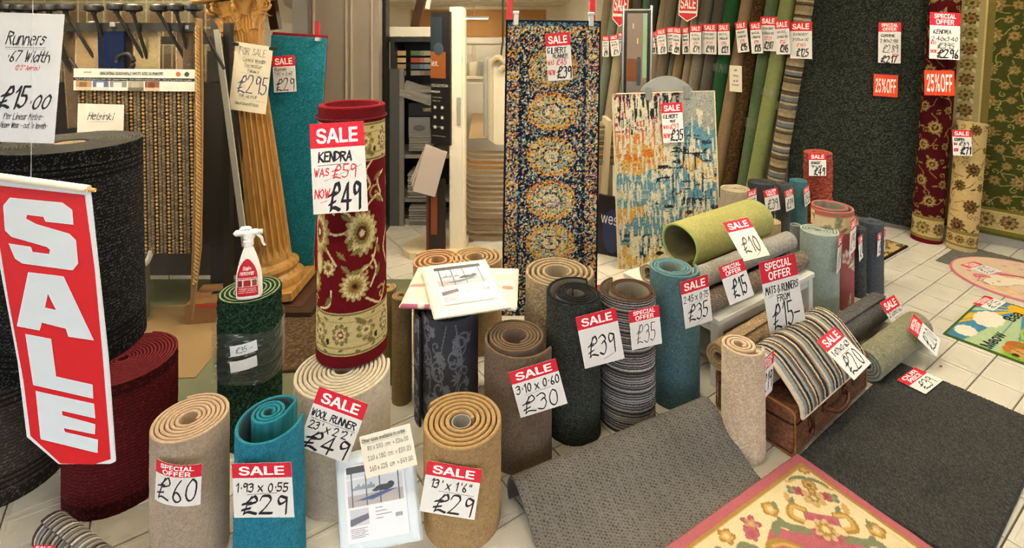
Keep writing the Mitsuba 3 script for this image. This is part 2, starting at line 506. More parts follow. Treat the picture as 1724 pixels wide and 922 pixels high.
def _strokes(ch):
    out = []
    for s in _GL.get(ch, '00 59').split('|'):
        if not s:
            continue
        sm = s[0] == '~'
        pts = np.array([[int(x[0]), int(x[1])] for x in s.lstrip('~').split()], float) / 9.0
        out.append(spline(pts, 5) if sm else pts)
    return out


def tri(poly):
    vs, fs, o = [], [], 0
    for g in getattr(poly, 'geoms', [poly]):
        if g.is_empty or g.area < 1e-9:
            continue
        v, f = trimesh.creation.triangulate_polygon(g, engine='earcut')
        vs.append(v); fs.append(np.asarray(f) + o); o += len(v)
    return np.vstack(vs), np.vstack(fs)


_HC = {}
def hand(text, x0, y0, x1, y1, nib=0.0012, chisel=2.2, slant=0.12):
    nib = nib * 1.95
    """Marker-pen writing that fills the box: (points 2D, triangles)."""
    key = (text, round(x1 - x0, 3), round(y1 - y0, 3), nib, chisel, slant)
    if key not in _HC:
        x, st = 0.0, []
        wob = np.random.default_rng(sum(map(ord, text)))
        for ch in text:
            if ch == ' ':
                x += 0.45
                continue
            S = _strokes(ch)
            mx = max(s[:, 0].max() for s in S)
            dy = wob.uniform(-0.04, 0.04)
            for s in S:
                st.append(s + [x + s[:, 1:2].mean() * 0, dy] + np.c_[s[:, 1] * slant, s[:, 1] * 0])
            x += max(mx, 0.15) + 0.16
        a = np.vstack(st)
        lo, hi = a.min(0), a.max(0)
        k = np.array([(x1 - x0), (y1 - y0)]) / np.maximum(hi - lo, 1e-6)
        ang = np.arange(8) * PI / 4
        nb = np.stack([np.cos(ang) * nib * chisel, np.sin(ang) * nib], 1) / 2
        r = math.radians(50)
        nb = nb @ np.array([[math.cos(r), math.sin(r)], [-math.sin(r), math.cos(r)]])
        hulls = []
        for s in st:
            q = (s - lo) * k
            for p, q2 in zip(q[:-1], q[1:]):
                hulls.append(MultiPoint(np.vstack([nb + p, nb + q2])).convex_hull)
        _HC[key] = tri(unary_union(hulls).simplify(nib * 0.12))
    v, f = _HC[key]
    return v + [x0, y0], f


_TC = {}
def typed(text, x0, y0, x1, y1, bold=True, shear=0.0, keep=False):
    key = (text, bold)
    if key not in _TC:
        m = meshkit.text_mesh(text, 1.0, 0.01, bool(bold))
        top = np.all(m.vertices[m.faces][:, :, 2] > 0.005, axis=1)
        f = m.faces[top]
        use, inv = np.unique(f, return_inverse=True)
        v = m.vertices[use][:, :2]
        _TC[key] = (v - v.min(0), inv.reshape(-1, 3))
    v, f = _TC[key]
    if bold == 'x':
        f = np.vstack([f + i * len(v) for i in range(3)]); v = np.vstack([v + [o, p] for o, p in ((-.022, 0), (.022, .01), (0, -.01))])
    v = v + np.c_[v[:, 1] * shear, v[:, 1] * 0]
    ext = v.max(0)
    k = np.array([(x1 - x0), (y1 - y0)]) / ext
    if keep:
        k = np.full(2, k.min())
    return v * k + [(x0 + x1 - ext[0] * k[0]) / 2, (y0 + y1 - ext[1] * k[1]) / 2], f


def frame3(TL, TR, BL):
    """4x4 frame (centre, x right, y up, z towards the viewer), width, height from three corners."""
    TL, TR, BL = (np.array(p, float) for p in (TL, TR, BL))
    x = TR - TL
    w = np.linalg.norm(x); x /= w
    y = TL - BL
    y = y - x * (y @ x)
    h = np.linalg.norm(y); y /= h
    m = np.eye(4)
    m[:3, 0], m[:3, 1], m[:3, 2] = x, y, np.cross(x, y)
    m[:3, 3] = TL + x * w / 2 - y * h / 2
    return m, w, h


def frame4(TL, TR, BL, BR):
    a = [np.array(p, float) for p in (TL, TR, BL, BR)]
    x = (a[1] - a[0] + a[3] - a[2]) / 2
    y = (a[0] - a[2] + a[1] - a[3]) / 2
    w, h = np.linalg.norm(x), np.linalg.norm(y)
    x /= w
    y = y - x * (x @ y); y /= np.linalg.norm(y)
    m = np.eye(4)
    m[:3, 0], m[:3, 1], m[:3, 2] = x, y, np.cross(x, y)
    m[:3, 3] = sum(a) / 4
    return m, w, h


def bendpts(v2, lift, curl, m, curly=0.0):
    x, y = v2[:, 0], v2[:, 1]
    z = np.zeros(len(x)) + lift
    if abs(curl) > 1e-6:
        z = z - (1 - np.cos(curl * x)) / curl
        x = np.sin(curl * x) / curl
    if curly:
        z = z + curly * np.clip(-y, 0, None) ** 2
    P = np.stack([x, y, z], 1)
    return P @ m[:3, :3].T + m[:3, 3]


def sheet(m, x0, x1, y0, y1, lift, curl=0.0, thick=0.0, n=9, curly=0.0):
    xs, ys = np.linspace(x0, x1, n), np.linspace(y0, y1, 7 if curly else 3)
    X, Y = np.meshgrid(xs, ys, indexing='ij')
    v = np.stack([X.ravel(), Y.ravel()], 1)
    f = gridf(n, len(ys))
    a = bendpts(v, lift, curl, m, curly)
    if not thick:
        return tm(a, f)
    b = bendpts(v, lift - thick, curl, m, curly)
    N = len(a)
    ny = len(ys)
    rim = list(range(0, ny)) + [i * ny + ny - 1 for i in range(1, n)] + [(n - 1) * ny + j for j in range(ny - 2, -1, -1)] + [i * ny for i in range(n - 2, 0, -1)]
    q = [[rim[i], rim[(i + 1) % len(rim)], N + rim[(i + 1) % len(rim)], N + rim[i]] for i in range(len(rim))]
    return tm(np.vstack([a, b]), np.vstack([f, f[:, ::-1] + N, np.array(q)]))


INK = dict(k='#17151a', r='#c8313c', v='#4a3c78', g='#3f3f48', b='#2a2c50')
def card(label, corners, head, lines, curl=0.0, paper='#e0deda', red='#d21f33', hf=0.29, curly=0.0, group=None, name='price_card', cat_='price card', nib=1.0):
    """A paper price card: corners TL, TR, BL (world). lines: (kind, text, x0, y0, x1, y1, ink, nib mm) in percent from the top left."""
    m, w, h = frame4(*corners) if len(corners) == 4 else frame3(*corners)
    k = thing(name, label, cat_, group)
    part(k, 'paper', sheet(m, -w / 2, w / 2, -h / 2, h / 2, 0, curl, 0.0006, curly=curly), M(paper, 0.55))
    def bx(a):
        return -w / 2 + a[0] * w / 100, h / 2 - a[3] * h / 100, -w / 2 + a[2] * w / 100, h / 2 - a[1] * h / 100
    def put(base, v, f, ink, lift):
        part(k, base, tm(bendpts(v, lift, curl, m, curly), f), M(ink, 0.5))
    if head:
        part(k, 'header', sheet(m, -w / 2, w / 2, h / 2 - hf * h, h / 2, 0.0004, curl, curly=curly), M(red, 0.5), label='red header panel')
        hh = hf * 100
        hv, o = [], 0
        rows = {1: [(12, hh * .2, 88, hh * .82)], 2: [(14, hh * .1, 86, hh * .47), (20, hh * .54, 80, hh * .92)]}[len(head)]
        vs, fs = [], []
        for tx, b in zip(head, rows):
            v, f = typed(tx, *bx(b), bold='x')
            vs.append(v); fs.append(f + o); o += len(v)
        put('heading', np.vstack(vs), np.vstack(fs), '#fbf6f2', 0.0009)
    by = {}
    for ln in lines:
        kind, tx, x0, y0, x1, y1 = ln[:6]
        ink = ln[6] if len(ln) > 6 else 'k'
        nb = (ln[7] if len(ln) > 7 else 1.6) * 0.001 * nib
        if kind == 'h':
            v, f = hand(tx, *bx((x0, y0, x1, y1)), nib=nb, chisel=(ln[8] if len(ln) > 8 else 1.6))
        elif kind == 's':
            v, f = hand(tx, *bx((x0, y0, x1, y1)), nib=nb, chisel=2.0, slant=0.38)
        elif kind in 'ti':
            v, f = typed(tx, *bx((x0, y0, x1, y1)), bold=len(ln) > 7 and ln[7] > 1.5, shear=0.28 if kind == 'i' else 0)
        else:
            a = bx((x0, 0, x1, 0)); yy = (h / 2 - y0 * h / 100, h / 2 - y1 * h / 100)
            g = LineString([(a[0], yy[0]), (a[2], yy[1])]).buffer(nb / 2, cap_style=1, quad_segs=3)
            v, f = tri(g)
        by.setdefault((ink, 'printing' if kind in 'ti' else 'handwriting'), []).append((v, f))
    for (ink, base), L in by.items():
        o, vs, fs = 0, [], []
        for v, f in L:
            vs.append(v); fs.append(f + o); o += len(v)
        put(base, np.vstack(vs), np.vstack(fs), INK.get(ink, ink), 0.0008)
    return k


SALE, SPEC = ['SALE'], ['SPECIAL', 'OFFER']

# ------------------------------------------------------------------ the room
def wallbox(name, a, b, z0, z1, col, th=0.12, rough=0.8, bsdf=None):
    a, b = np.array(a, float), np.array(b, float)
    d = b - a
    L = np.linalg.norm(d)
    m = mat((a[0] + b[0]) / 2, (a[1] + b[1]) / 2, (z0 + z1) / 2, yaw=math.degrees(math.atan2(d[1], d[0])))
    k = thing(name, name.replace('_', ' ') + ' of the shop', kind='structure')
    scene[k] = mikit.ply(box(L, th, z1 - z0, (0, th / 2, 0), m=m), bsdf or M(col, rough))
    return k


CEIL = 2.52
floor_key = thing('floor', 'pale ceramic tile floor of the shop', kind='structure')
scene['floor'] = mikit.ply(box(11.2, 16.4, 0.05, (0.6, 6.1, -0.031)), M('#5d564a', 0.9))
scene['tile_a'] = {'type': 'twosided', 'bsdf': {'type': 'principled', 'roughness': 0.3, 'specular': 0.5, 'base_color': proc(
    lambda p, n, uv: mi.Color3f(0.60, 0.575, 0.485) * (0.90 + 0.2 * fbm(p.x * 5, p.y * 5, 3.0) - 0.1 * smoothstep(0.7, 0.86, fbm(p.x * 17, p.y * 17, 9.0))))}}
TA, TB, tang = 0.265, 0.17, math.radians(34.0)
def tile_mesh(a, b):
    rings = [(0.0025, -0.006), (0.0035, 0.0), (0.017, 0.0), (0.019, -0.0016), (0.021, 0.0)]
    v = []
    for e, z in rings:
        for sx, sy in ((-1, -1), (1, -1), (1, 1), (-1, 1)):
            v.append((sx * (a / 2 - e), sy * (b / 2 - e), z))
    f = []
    for r in range(len(rings) - 1):
        for i in range(4):
            f.append((r * 4 + i, r * 4 + (i + 1) % 4, r * 4 + 4 + (i + 1) % 4, r * 4 + 4 + i))
    e = (len(rings) - 1) * 4
    f.append((e, e + 1, e + 2, e + 3))
    return tm(v, f)
tile_ply = mikit.ply(tile_mesh(TA, TB), 'tile_a')
ca, sa = math.cos(tang), math.sin(tang)
spots = []
for i in range(-40, 41):
    for j in range(-60, 61):
        u, v = i * TA + 0.104, j * TB + 0.041
        x, y = 2.781 + u * ca - v * sa, 3.615 + u * sa + v * ca
        if -4.0 < x < 5.2 and 1.2 < y < 7.0 and abs(x) < y * 1.02 + 0.25:
            seen = min(((x - a) / c) ** 2 + ((y - b) / d) ** 2 for a, b, c, d in ((3.0, 3.5, 1.3, 1.6), (-1.3, 1.75, .6, .5), (-.2, 1.7, 1.0, .5), (1.0, 2.2, .6, .7), (-.6, 4.6, .8, .9), (2.2, 1.8, .5, .6)))
            spots.append((seen, x, y))
spots.sort()
for s, x, y in spots[:300]:
    k = num('floor__tile')
    scene[k] = {**tile_ply, 'to_world': T4().translate([x, y, 0]).rotate([0, 0, 1], 34.0)}
far = []
for s, x, y in spots[300:]:
    far.append(xf(tile_mesh(TA, TB), mat(x, y, 0, yaw=34.0)))
part('floor', 'outer_tiles', cat(far), 'tile_a', kind='stuff')

cei = thing('ceiling', 'white boarded ceiling of the shop', kind='structure')
scene['ceiling'] = mikit.ply(box(11.2, 16.4, 0.06, (0.6, 6.1, CEIL + 0.03)), M('#e8e0cc', 0.85))
for i in range(9):
    part('ceiling', 'batten', box(5.9, 0.05, 0.012, (-1.6, 6.6 + i * 0.85, CEIL - 0.006)), M('#cfc6b0', 0.8))
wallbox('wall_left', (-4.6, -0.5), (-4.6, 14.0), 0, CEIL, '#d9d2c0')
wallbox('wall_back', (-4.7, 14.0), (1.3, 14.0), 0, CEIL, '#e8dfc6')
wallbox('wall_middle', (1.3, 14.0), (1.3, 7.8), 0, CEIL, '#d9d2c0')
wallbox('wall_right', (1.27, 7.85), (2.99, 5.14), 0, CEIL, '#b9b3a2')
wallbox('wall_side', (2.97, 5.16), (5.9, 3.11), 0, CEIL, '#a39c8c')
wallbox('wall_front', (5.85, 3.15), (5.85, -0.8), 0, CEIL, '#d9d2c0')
# plywood band and white band on the far wall
part('wall_back', 'plywood_panel', box(3.6, 0.02, 0.72, (-0.9, 13.97, 2.08)), 'plywood' if False else M('#b98545', 0.6), label='orange brown plywood panel')
part('wall_back', 'moulding', box(6.0, 0.05, 0.16, (-1.7, 13.95, 1.62)), M('#efe9d8', 0.6))
for i in range(4):
    part('wall_back', 'cupboard_door', box(1.05, 0.04, 0.95, (-2.75 + i * 1.15, 13.93, 1.02), bev=0.006), M('#efe8d4', 0.5))

# fluorescent lights (long diffusers under the ceiling)
scene['lamp_glow'] = {'type': 'diffuse', 'reflectance': {'type': 'rgb', 'value': [0.8, 0.8, 0.8]}}
def fluorescent(x, y, L=1.5, yaw=0.0, z=CEIL, label=None, w=0.16, gain=1.0):
    k = thing('fluorescent_light', label, 'ceiling light')
    m = mat(x, y, z, yaw=yaw)
    part(k, 'housing', box(L, w * 0.7, 0.05, (0, 0, -0.025), 0.006, m), M('#e6e2d6', 0.5))
    prof = [(w / 2 * math.cos(a), -0.05 - w * 0.35 * math.sin(a)) for a in np.linspace(0, PI, 9)]
    P = np.array([[(sx * (L / 2 - 0.02), c, d) for c, d in prof] for sx in (-1, 1)])
    g = grid(P)
    ends = [tm(np.vstack([P[i], P[i].mean(0)]), [(j, j + 1, 9) for j in range(8)]) for i in (0, 1)]
    g = xf(cat([g] + ends), m)
    # normals must look outward
    c = np.array([x, y, z - 0.05])
    if ((g.triangles_center - c) * g.face_normals).sum() < 0:
        g.faces = g.faces[:, ::-1]
    kk = num(k + '__diffuser')
    scene[kk] = mikit.ply(g, 'lamp_glow', emitter={'type': 'area', 'radiance': {'type': 'rgb', 'value': [LAMP * gain * c_ for c_ in LAMP_COL]}})
    return k
fluorescent(-2.4, 2.6, 1.6, 90, label='fluorescent ceiling light over the rack of runners at the left', gain=1.3)
fluorescent(-0.5, 1.25, 1.6, 0, label='added unseen fluorescent ceiling light over the front rolls and the shop door', gain=0.8)  # unseen strip light, added to brighten the tops of the front rolls
fluorescent(-0.2, 3.3, 1.6, 0, label='fluorescent ceiling light over the standing rolls in the middle')
fluorescent(1.7, 3.0, 1.6, 0, label='fluorescent ceiling light over the white table', gain=0.75)
fluorescent(3.3, 3.2, 1.6, 90, label='fluorescent ceiling light over the bare tiles at the right', gain=0.75)
fluorescent(0.2, 5.8, 1.6, 0, label='fluorescent ceiling light behind the hanging runner')
fluorescent(-1.4, 7.6, 1.6, 0, label='fluorescent ceiling light over the black sample shelves')
fluorescent(-1.35, 9.6, 1.5, 0, label='glowing fluorescent light on the ceiling above the swatch stand')
fluorescent(-0.95, 13.1, 0.75, 0, z=2.24, label='short glowing tube in front of the plywood panel', w=0.1)
part('fluorescent_light_008', 'hanger_rod', tube([(-0.95, 13.1, 2.22), (-0.95, 13.1, CEIL)], 0.008), M('#d8d4c8'))

part('wall_left', 'plaster_band', box(.02, 9.0, .5, (-4.53, 9.0, 1.75)), M('#ece6d6', .7))
# the timber roof brace and its boxed beam
m = single('roof_brace', 'dark brown timber brace under the ceiling between the door post and the swatch stand', 'roof brace',
           box(0.09, 0.09, 1.0, m=mat(-0.92, 5.6, 2.32, roll=14)), M('#4a2c17', 0.6), kind='structure')
single('roof_brace', 'dark brown timber brace under the ceiling between the carved column and the grey post', 'roof brace',
           box(0.09, 0.09, 1.1, m=mat(-2.62, 5.6, 2.36, roll=-10)), M('#4a2c17', 0.6), kind='structure')
single('boxed_beam', 'white boxed beam end above the teal runner', 'beam', xf(tm(*(lambda s: (np.array([(x, y, z) for y in (0, .5) for x, z in s]), np.array([[0, 1, 5, 4], [1, 2, 6, 5], [2, 3, 7, 6], [3, 0, 4, 7], [0, 3, 2, 1], [4, 5, 6, 7]])))([(-.02, .62), (.02, .16), (.10, .12), (.26, .62)])), mat(-2.5, 5.7, 1.92)), M('#ddd8ca', 0.7), kind='structure')
single('boxed_beam', 'white boxed beam end beside the dark brown roof brace', 'beam', xf(tm(*(lambda s: (np.array([(x, y, z) for y in (0, .5) for x, z in s]), np.array([[0, 1, 5, 4], [1, 2, 6, 5], [2, 3, 7, 6], [3, 0, 4, 7], [0, 3, 2, 1], [4, 5, 6, 7]])))([(-.22, .62), (-.28, .22), (-.10, .10), (0, .62)])), mat(-0.88, 5.7, 1.96)), M('#ddd8ca', 0.7), kind='structure')

# ------------------------------------------------------------------ rolls standing in the foreground
roll('beige roll with a wound top standing at the front left under a 60 pound card', -1.092,1.770,0.123,0.457, speckle('#b09c88', '#9d8a78', 0.08, frac=0.3, seed=1, big=0.08),
     turns=8.2, rin=0.022, t=0.0115, bind='#bea487', edge='#b89e82', end=2.2, step=0.0035, seed=1, back='#b59c80', wob=0.004)
card('60 pound special offer card curling round the beige roll', [(-1.121,1.630,0.420), (-0.968,1.620,0.412), (-1.106,1.630,0.290)], SPEC, [('h', '£60', 8, 34, 92, 90, 'k', 2.0, 1.4)], curl=5.0, hf=0.30)

_a = np.linspace(-3.1 * 2 * PI, 0, 150)
_r = np.linspace(.014, .058, 150)
_sp = np.stack([-.020 + _r * np.cos(_a), .034 + _r * np.sin(_a)], 1)
_b = np.radians(np.linspace(75, 372, 80))
_ov = np.stack([.100 * np.cos(_b) , .112 * np.sin(_b)], 1)
tq_path = np.vstack([_sp, spline([_sp[-1], (.044, .062), (.046, .092), _ov[0]], 8)[1:-1], _ov])
tq_x, tq_y, tq_r, tq_h = -0.817,1.770,0.117,0.453
roll('turquoise runner loosely rolled in a drop shape beside the beige roll', tq_x, tq_y, .106, tq_h, speckle('#23708a', '#357f96', 0.2, frac=0.4, seed=2, big=0.1), path=tq_path, t=0.0115,
     bind='#287b8c', edge='#226f7c', outer_turns=1.75, step=0.0035, flare=0.06, seed=2, back='#4a5f64', innercol=speckle('#25707e', '#2f8793', 0.14, seed=3))
card('29 pound sale card on the turquoise roll', [(-0.874,1.630,0.416), (-0.676,1.600,0.445), (-0.864,1.610,0.266)], SALE,
     [('h', '1.93 x 0.55', 7, 37, 93, 53, 'k', 1.5), ('l', '', 24, 58, 74, 55, 'k', 1.0), ('h', '£29', 14, 60, 90, 93, 'k', 1.8, 2.6)], hf=0.27)

roll('green grass matting roll wrapped in clear film, carrying the spray bottle', -1.164,2.316,0.135,0.626, speckle('#172b20', '#35553c', 0.5, frac=0.3, seed=4, big=0.15), turns=6.2, rin=0.022, t=0.015,
     bind='#85956a', edge='#24392a', bindr=.0035, end=2.0, seed=4, rough=0.004, step=0.004, back='#3a4a34', name='grass_mat_roll', cat_='grass matting roll')
roll('cream wool roll that carries the tall red patterned roll', -0.670,2.064,0.186,0.432, speckle('#bdb2a0', '#aea28e', 0.07, frac=0.25, seed=5, big=0.1), turns=9, rin=0.02, t=0.0135, bind='#c9bea8', edge='#c2b7a2',
     end=0.4, seed=5, back='#cfc4ac', step=0.004)
card('wool runner sale card tilted against the cream roll, 49 pounds', [(-0.674,1.830,0.523), (-0.503,1.830,0.461), (-0.716,1.810,0.321)], SALE,
     [('h', 'WOOL RUNNER', 4, 35, 92, 47, 'k', 1.5), ('l', '', 6, 50, 94, 50, 'k', 1.1), ('h', "23' x 2'2'", 6, 53, 90, 66, 'k', 1.5), ('h', '£49', 10, 68, 94, 97, 'k', 2.0, 2.4)], hf=0.28)

roll('small tan roll with a widely wound top at the front, 13 feet long', -0.185,1.906,0.154,0.349, speckle('#a5875f', '#8f7350', 0.1, frac=0.3, seed=6, big=0.08), turns=5.4, rin=0.034, t=0.0145, bind='#aa8b5e', edge='#a5875f', end=2.6, seed=6,
     back='#a5875f', step=0.0035, core=(0.036, '#9a958c'), wob=0.004, flare=-0.02)
card('29 pound sale card on the small tan roll', [(-0.283,1.755,0.324), (-0.100,1.755,0.294), (-0.281,1.740,0.164)], SALE,
     [('h', "13' x 1'6\"", 14, 32, 86, 50, 'k', 1.5), ('l', '', 28, 55, 92, 55, 'k', 0.8), ('h', '£29', 24, 58, 94, 95, 'k', 1.7, 2.4)], hf=0.27)

roll('brown roll with an open wound top, 3.10 metres, 30 pounds', 0.029,2.232,0.156,0.462, speckle('#6f5f50', '#5d4e42', 0.1, frac=0.3, seed=7, big=0.1), turns=5.3, rin=0.045, t=0.0125, bind='#6d5a47', edge='#6b5a48', end=-0.5, hand=1,
     loose=0.022, off=(-0.014, 0.012), seed=7, back='#75655a', step=0.0038)
card('30 pound sale card on the brown roll', [(-0.014,2.050,0.429), (0.171,2.060,0.479), (-0.009,2.050,0.238)], SALE,
     [('h', '3.10 x 0.60', 5, 33, 96, 51, 'k', 1.8), ('l', '', 20, 57, 76, 54, 'k', 1.0), ('h', '£30', 10, 60, 84, 95, 'k', 1.9, 1.5)], hf=0.27)

roll('tan deep pile roll behind the charcoal roll', 0.232,2.619,0.178,0.571, speckle('#8b7a5e', '#b5a283', 0.3, frac=0.25, seed=8, big=0.1), turns=4.2, rin=0.05, t=0.0145, bind='#a38e6c', edge='#9a8666', end=0.3, seed=8,
     back='#a89a84', flare=0.12, rough=0.0025)
roll('charcoal deep pile roll with a black bound top, 39 pounds', 0.281,2.348,0.139,0.603, speckle('#30332f', '#4a4d46', 0.35, frac=0.3, seed=9, big=0.08), turns=4.3, rin=0.03, t=0.0145, bind='#1d1e1f', edge='#232424', end=1.0, hand=-1, loose=0.024,
     off=(0.006, -0.014), step=0.003, seed=9, back='#77736a', rough=0.0025, sq=0.98, wob=0.02)
card('39 pound sale card on the charcoal roll', [(0.266,2.190,0.570), (0.437,2.210,0.602), (0.266,2.190,0.344)], SALE, [('h', '£39', 16, 44, 84, 82, 'k', 1.8, 2.2), ('l', '', 50, 91, 76, 84, 'k', 1.5)], hf=0.26)

stseq = [(.011, '#3a332f'), (.006, '#8d8a86'), (.004, '#b7b3ab'), (.007, '#3d3f44'), (.005, '#85868a'), (.006, '#4b3f39'), (.004, '#c2bcae'), (.006, '#2f2b2c'), (.006, '#8f8f92'), (.005, '#57493f'), (.005, '#9c9a96'), (.006, '#343840'), (.004, '#aba59a'), (.008, '#453a35'), (.005, '#7b7d82')]
roll('grey and brown finely striped roll with a brown bound top', 0.535,2.406,0.132,0.582, stripes(stseq, 1, 0.14, 3), turns=2.4, rin=0.07, t=0.0125, bind='#4f382c', edge='#4a352a', end=2.0, hand=-1, loose=0.016, off=(0.012, 0.0), seed=10,
     back='#8d8674', wob=0.015, rough=0.0018, step=0.0032)
card('35 pound special offer card on the striped roll', [(0.504,2.262,0.557), (0.643,2.290,0.571), (0.494,2.262,0.383)], SPEC, [('h', '£35', 18, 40, 82, 88, 'k', 1.3, 1.4)], hf=0.30)
roll('blue grey roll with a pale blue wound top, 2.45 metres', 0.788,2.550,0.122,0.623, speckle('#47656a', '#5a777b', 0.16, frac=0.3, seed=11, big=0.15), turns=4.4, rin=0.05, t=0.0125, bind='#5f8389', edge='#587a80', end=0.2, loose=0.012, off=(-.008, 0),
     seed=11, back='#87968f')
card('35 pound sale card on the blue grey roll', [(0.778,2.420,0.609), (0.920,2.460,0.629), (0.770,2.420,0.381)], SALE,
     [('h', '2.45 x 0.75', 5, 33, 95, 47, 'k', 1.3), ('l', '', 22, 53, 78, 49, 'k', 1.0), ('h', '£35', 16, 54, 88, 88, 'k', 1.6, 2.4), ('l', '', 44, 96, 66, 88, 'k', 1.3)], hf=0.27)
roll('slim cream pile roll standing by the brown suitcase', 0.974,2.216,0.090,0.441, speckle('#baa68c', '#d2c2aa', 0.16, frac=0.3, seed=12, big=0.08), turns=3.2, rin=0.012, t=0.014, bind='#c7b092', edge='#bfa98d', end=-0.3, seed=12, back='#c9b292', flare=0.04, loose=0.012, off=(-.006, .004))
card('19 pound special offer card turned sideways on the slim cream roll', [(1.036,2.160,0.410), (1.123,2.240,0.406), (1.007,2.140,0.237)], SPEC, [('h', '£19', 10, 42, 90, 86, 'k', 1.8, 2.4)], hf=0.32)

# ------------------------------------------------------------------ the left side: big matting rolls, the hanging banner, the rack, the column
def matting(base, fleck, seed, frac=0.16, amt=0.3, edgez=0.09, h=0.48, rib=75.0, ring=True):
    b, a = lin(base), lin(fleck)
    def fn(s, z):
        r = np.random.default_rng(seed)
        n = r.random(len(s))
        wv = 0.5 + 0.5 * np.sin(z * 2 * PI * rib + 0.9 * np.sin(s * 2 * PI * 45))
        c = b * (0.7 + 0.6 * wv[:, None]) * (1 + amt * (n[:, None] - 0.5))
        pick = (r.random(len(s)) < frac) & (wv > 0.35)
        c = np.where(pick[:, None], a * (0.6 + 0.8 * n[:, None]), c)
        d = np.minimum(z, h - z)
        smooth_band = (d < edgez * 0.55)[:, None]
        c = np.where(smooth_band, np.where((r.random(len(s)) < 0.07)[:, None], a * 1.2, b * 0.45), c)
        if ring:
            for q in (edgez * 0.72, edgez * 0.95, edgez * 1.18):
                c = np.where((abs(d - q) < 0.004)[:, None], b * 0.3, c)
        return np.clip(c, 0.002, 0.9)
    return fn


roll('huge dark red ribbed matting roll under the black one, beside the beige roll', -1.543,2.067,0.190,0.474, matting('#4a1014', '#6d2226', 21, h=0.48, ring=False), turns=14, rin=0.012, t=0.0095, back='#5a1f22', edge='#5f1c20', bind='#74282c', bindr=0.0038, step=.0034,
     end=1.6, seed=21, name='matting_roll', cat_='matting roll', rough=0.0012, wob=0.002)
roll('huge dark brown matting roll at the left edge under the black one', -2.03,2.09,0.205,0.48, matting('#3a332f', '#63594f', 22, h=0.48), turns=13, rin=0.03, t=0.0100, back='#3a3634', edge='#3a3634', bind='#2a2625', bindr=0.0042,
     end=1.6, seed=22, name='matting_roll', cat_='matting roll', rough=0.0012, wob=0.002)
roll('huge black flecked matting roll stacked on the dark red and dark brown rolls', -1.81,2.14,0.248,0.833, matting('#161617', '#484a4e', 23, h=0.833, frac=0.22), z0=0.482, turns=15, rin=0.055, t=0.0098, back='#4d4b45', edge='#4a483f', bind='#4a4842', bindr=0.0038, step=.0032,
     end=1.9, seed=23, name='matting_roll', cat_='matting roll', core=(0.052, '#b9a78a'), rough=0.0012, wob=0.002, flare=0.05)
card('white runners sign on the black matting roll, 15 pounds per linear metre', [(-2.083,2.060,1.844), (-1.763,2.060,1.834), (-2.035,2.030,1.339)], None,
     [('s', 'Runners', 31, 14.5, 80, 25, 'k', 1.7), ('l', '', 31, 27, 80, 26.5, 'k', 1.6), ('l', '', 31, 28.4, 80, 27.9, 'k', 1.0), ('s', '.67 Width', 36, 29.5, 86, 38, 'k', 1.7), ('s', "(2'2\" Approx)", 46, 40.5, 75, 44.5, 'r', 0.8),
      ('s', '£15', 30, 57, 66, 74, 'k', 3.2), ('s', '.00', 68, 63, 92, 74, 'k', 2.4), ('s', 'Per Linear Metre.', 36, 77.5, 84, 82.5, 'k', 0.9), ('s', 'Heavy Wear - cut to length.', 33, 84.5, 90, 89, 'k', 0.8)],
     paper='#e6e9ee', name='runner_sign', cat_='sign')

# the hanging SALE banner
b0, b1, b2 = (np.array(q) for q in ((-1.645,1.660,1.292), (-1.315,1.630,1.261), (-1.491,1.600,0.510)))
bn = np.cross(b1 - b0, b0 - b2); bn /= np.linalg.norm(bn)
bk = thing('sale_banner', 'red cloth banner reading SALE downwards, hanging from a dowel before the matting rolls', 'banner')
def bpoly(fr):
    return np.array([(u, v) for u, v in fr]) * [.3, .85]
def bput(base, polys, lift, m_, th=0.0, hole=None):
    g = unary_union([Polygon(bpoly(p)) for p in polys])
    if hole: g = g.difference(Polygon(bpoly(hole)))
    g = g.segmentize(0.02)
    v, f = tri(g)
    z = np.full(len(v), lift * 1.6)
    P = b0 + v[:, :1] / .3 * (b1 - b0) + v[:, 1:] / .85 * (b2 - b0) + z[:, None] * bn
    part(bk, base, tm(P, f), m_)
bput('cloth', [[(-0.109,-0.006), (1.001,-0.005), (0.979,0.334), (0.958,0.631), (0.896,1.016), (0.843,1.028), (0.319,1.064), (0.024,0.983), (0.021,0.703), (-0.037,0.405)]], 0, M('#e9ecee', 0.5))
bput('cloth_backing', [[(-0.109,-0.006), (1.001,-0.005), (0.979,0.334), (0.958,0.631), (0.896,1.016), (0.843,1.028), (0.319,1.064), (0.024,0.983), (0.021,0.703), (-0.037,0.405)]], -0.002, M('#e9ecee', 0.5))
bput('red_field', [[(-0.044,0.020), (0.941,0.012), (0.944,0.290), (0.908,0.633), (0.855,1.009), (0.678,1.040), (0.345,1.059), (0.069,0.976), (0.063,0.765), (0.004,0.449)]], 0.0008, M('#dc2028', 0.45))
C6 = lambda L: L
bput('letter', [[(0.074,0.097), (0.153,0.061), (0.705,0.053), (0.797,0.076), (0.790,0.135), (0.499,0.138), (0.486,0.120), (0.319,0.121), (0.302,0.136), (0.402,0.152), (0.735,0.172), (0.796,0.194), (0.786,0.284), (0.720,0.314), (0.201,0.316), (0.132,0.301), (0.082,0.244), (0.317,0.245), (0.329,0.264), (0.496,0.263), (0.513,0.247), (0.480,0.237), (0.122,0.217), (0.061,0.195)]], 0.0016, M('#dfe6ea', 0.5))
bput('letter', [[(0.253,0.346), (0.619,0.342), (0.847,0.572), (0.588,0.573), (0.572,0.544), (0.334,0.535), (0.300,0.567), (0.066,0.564)]], 0.0016, M('#dfe6ea', 0.5), hole=[(0.433,0.421), (0.495,0.477), (0.385,0.474)])
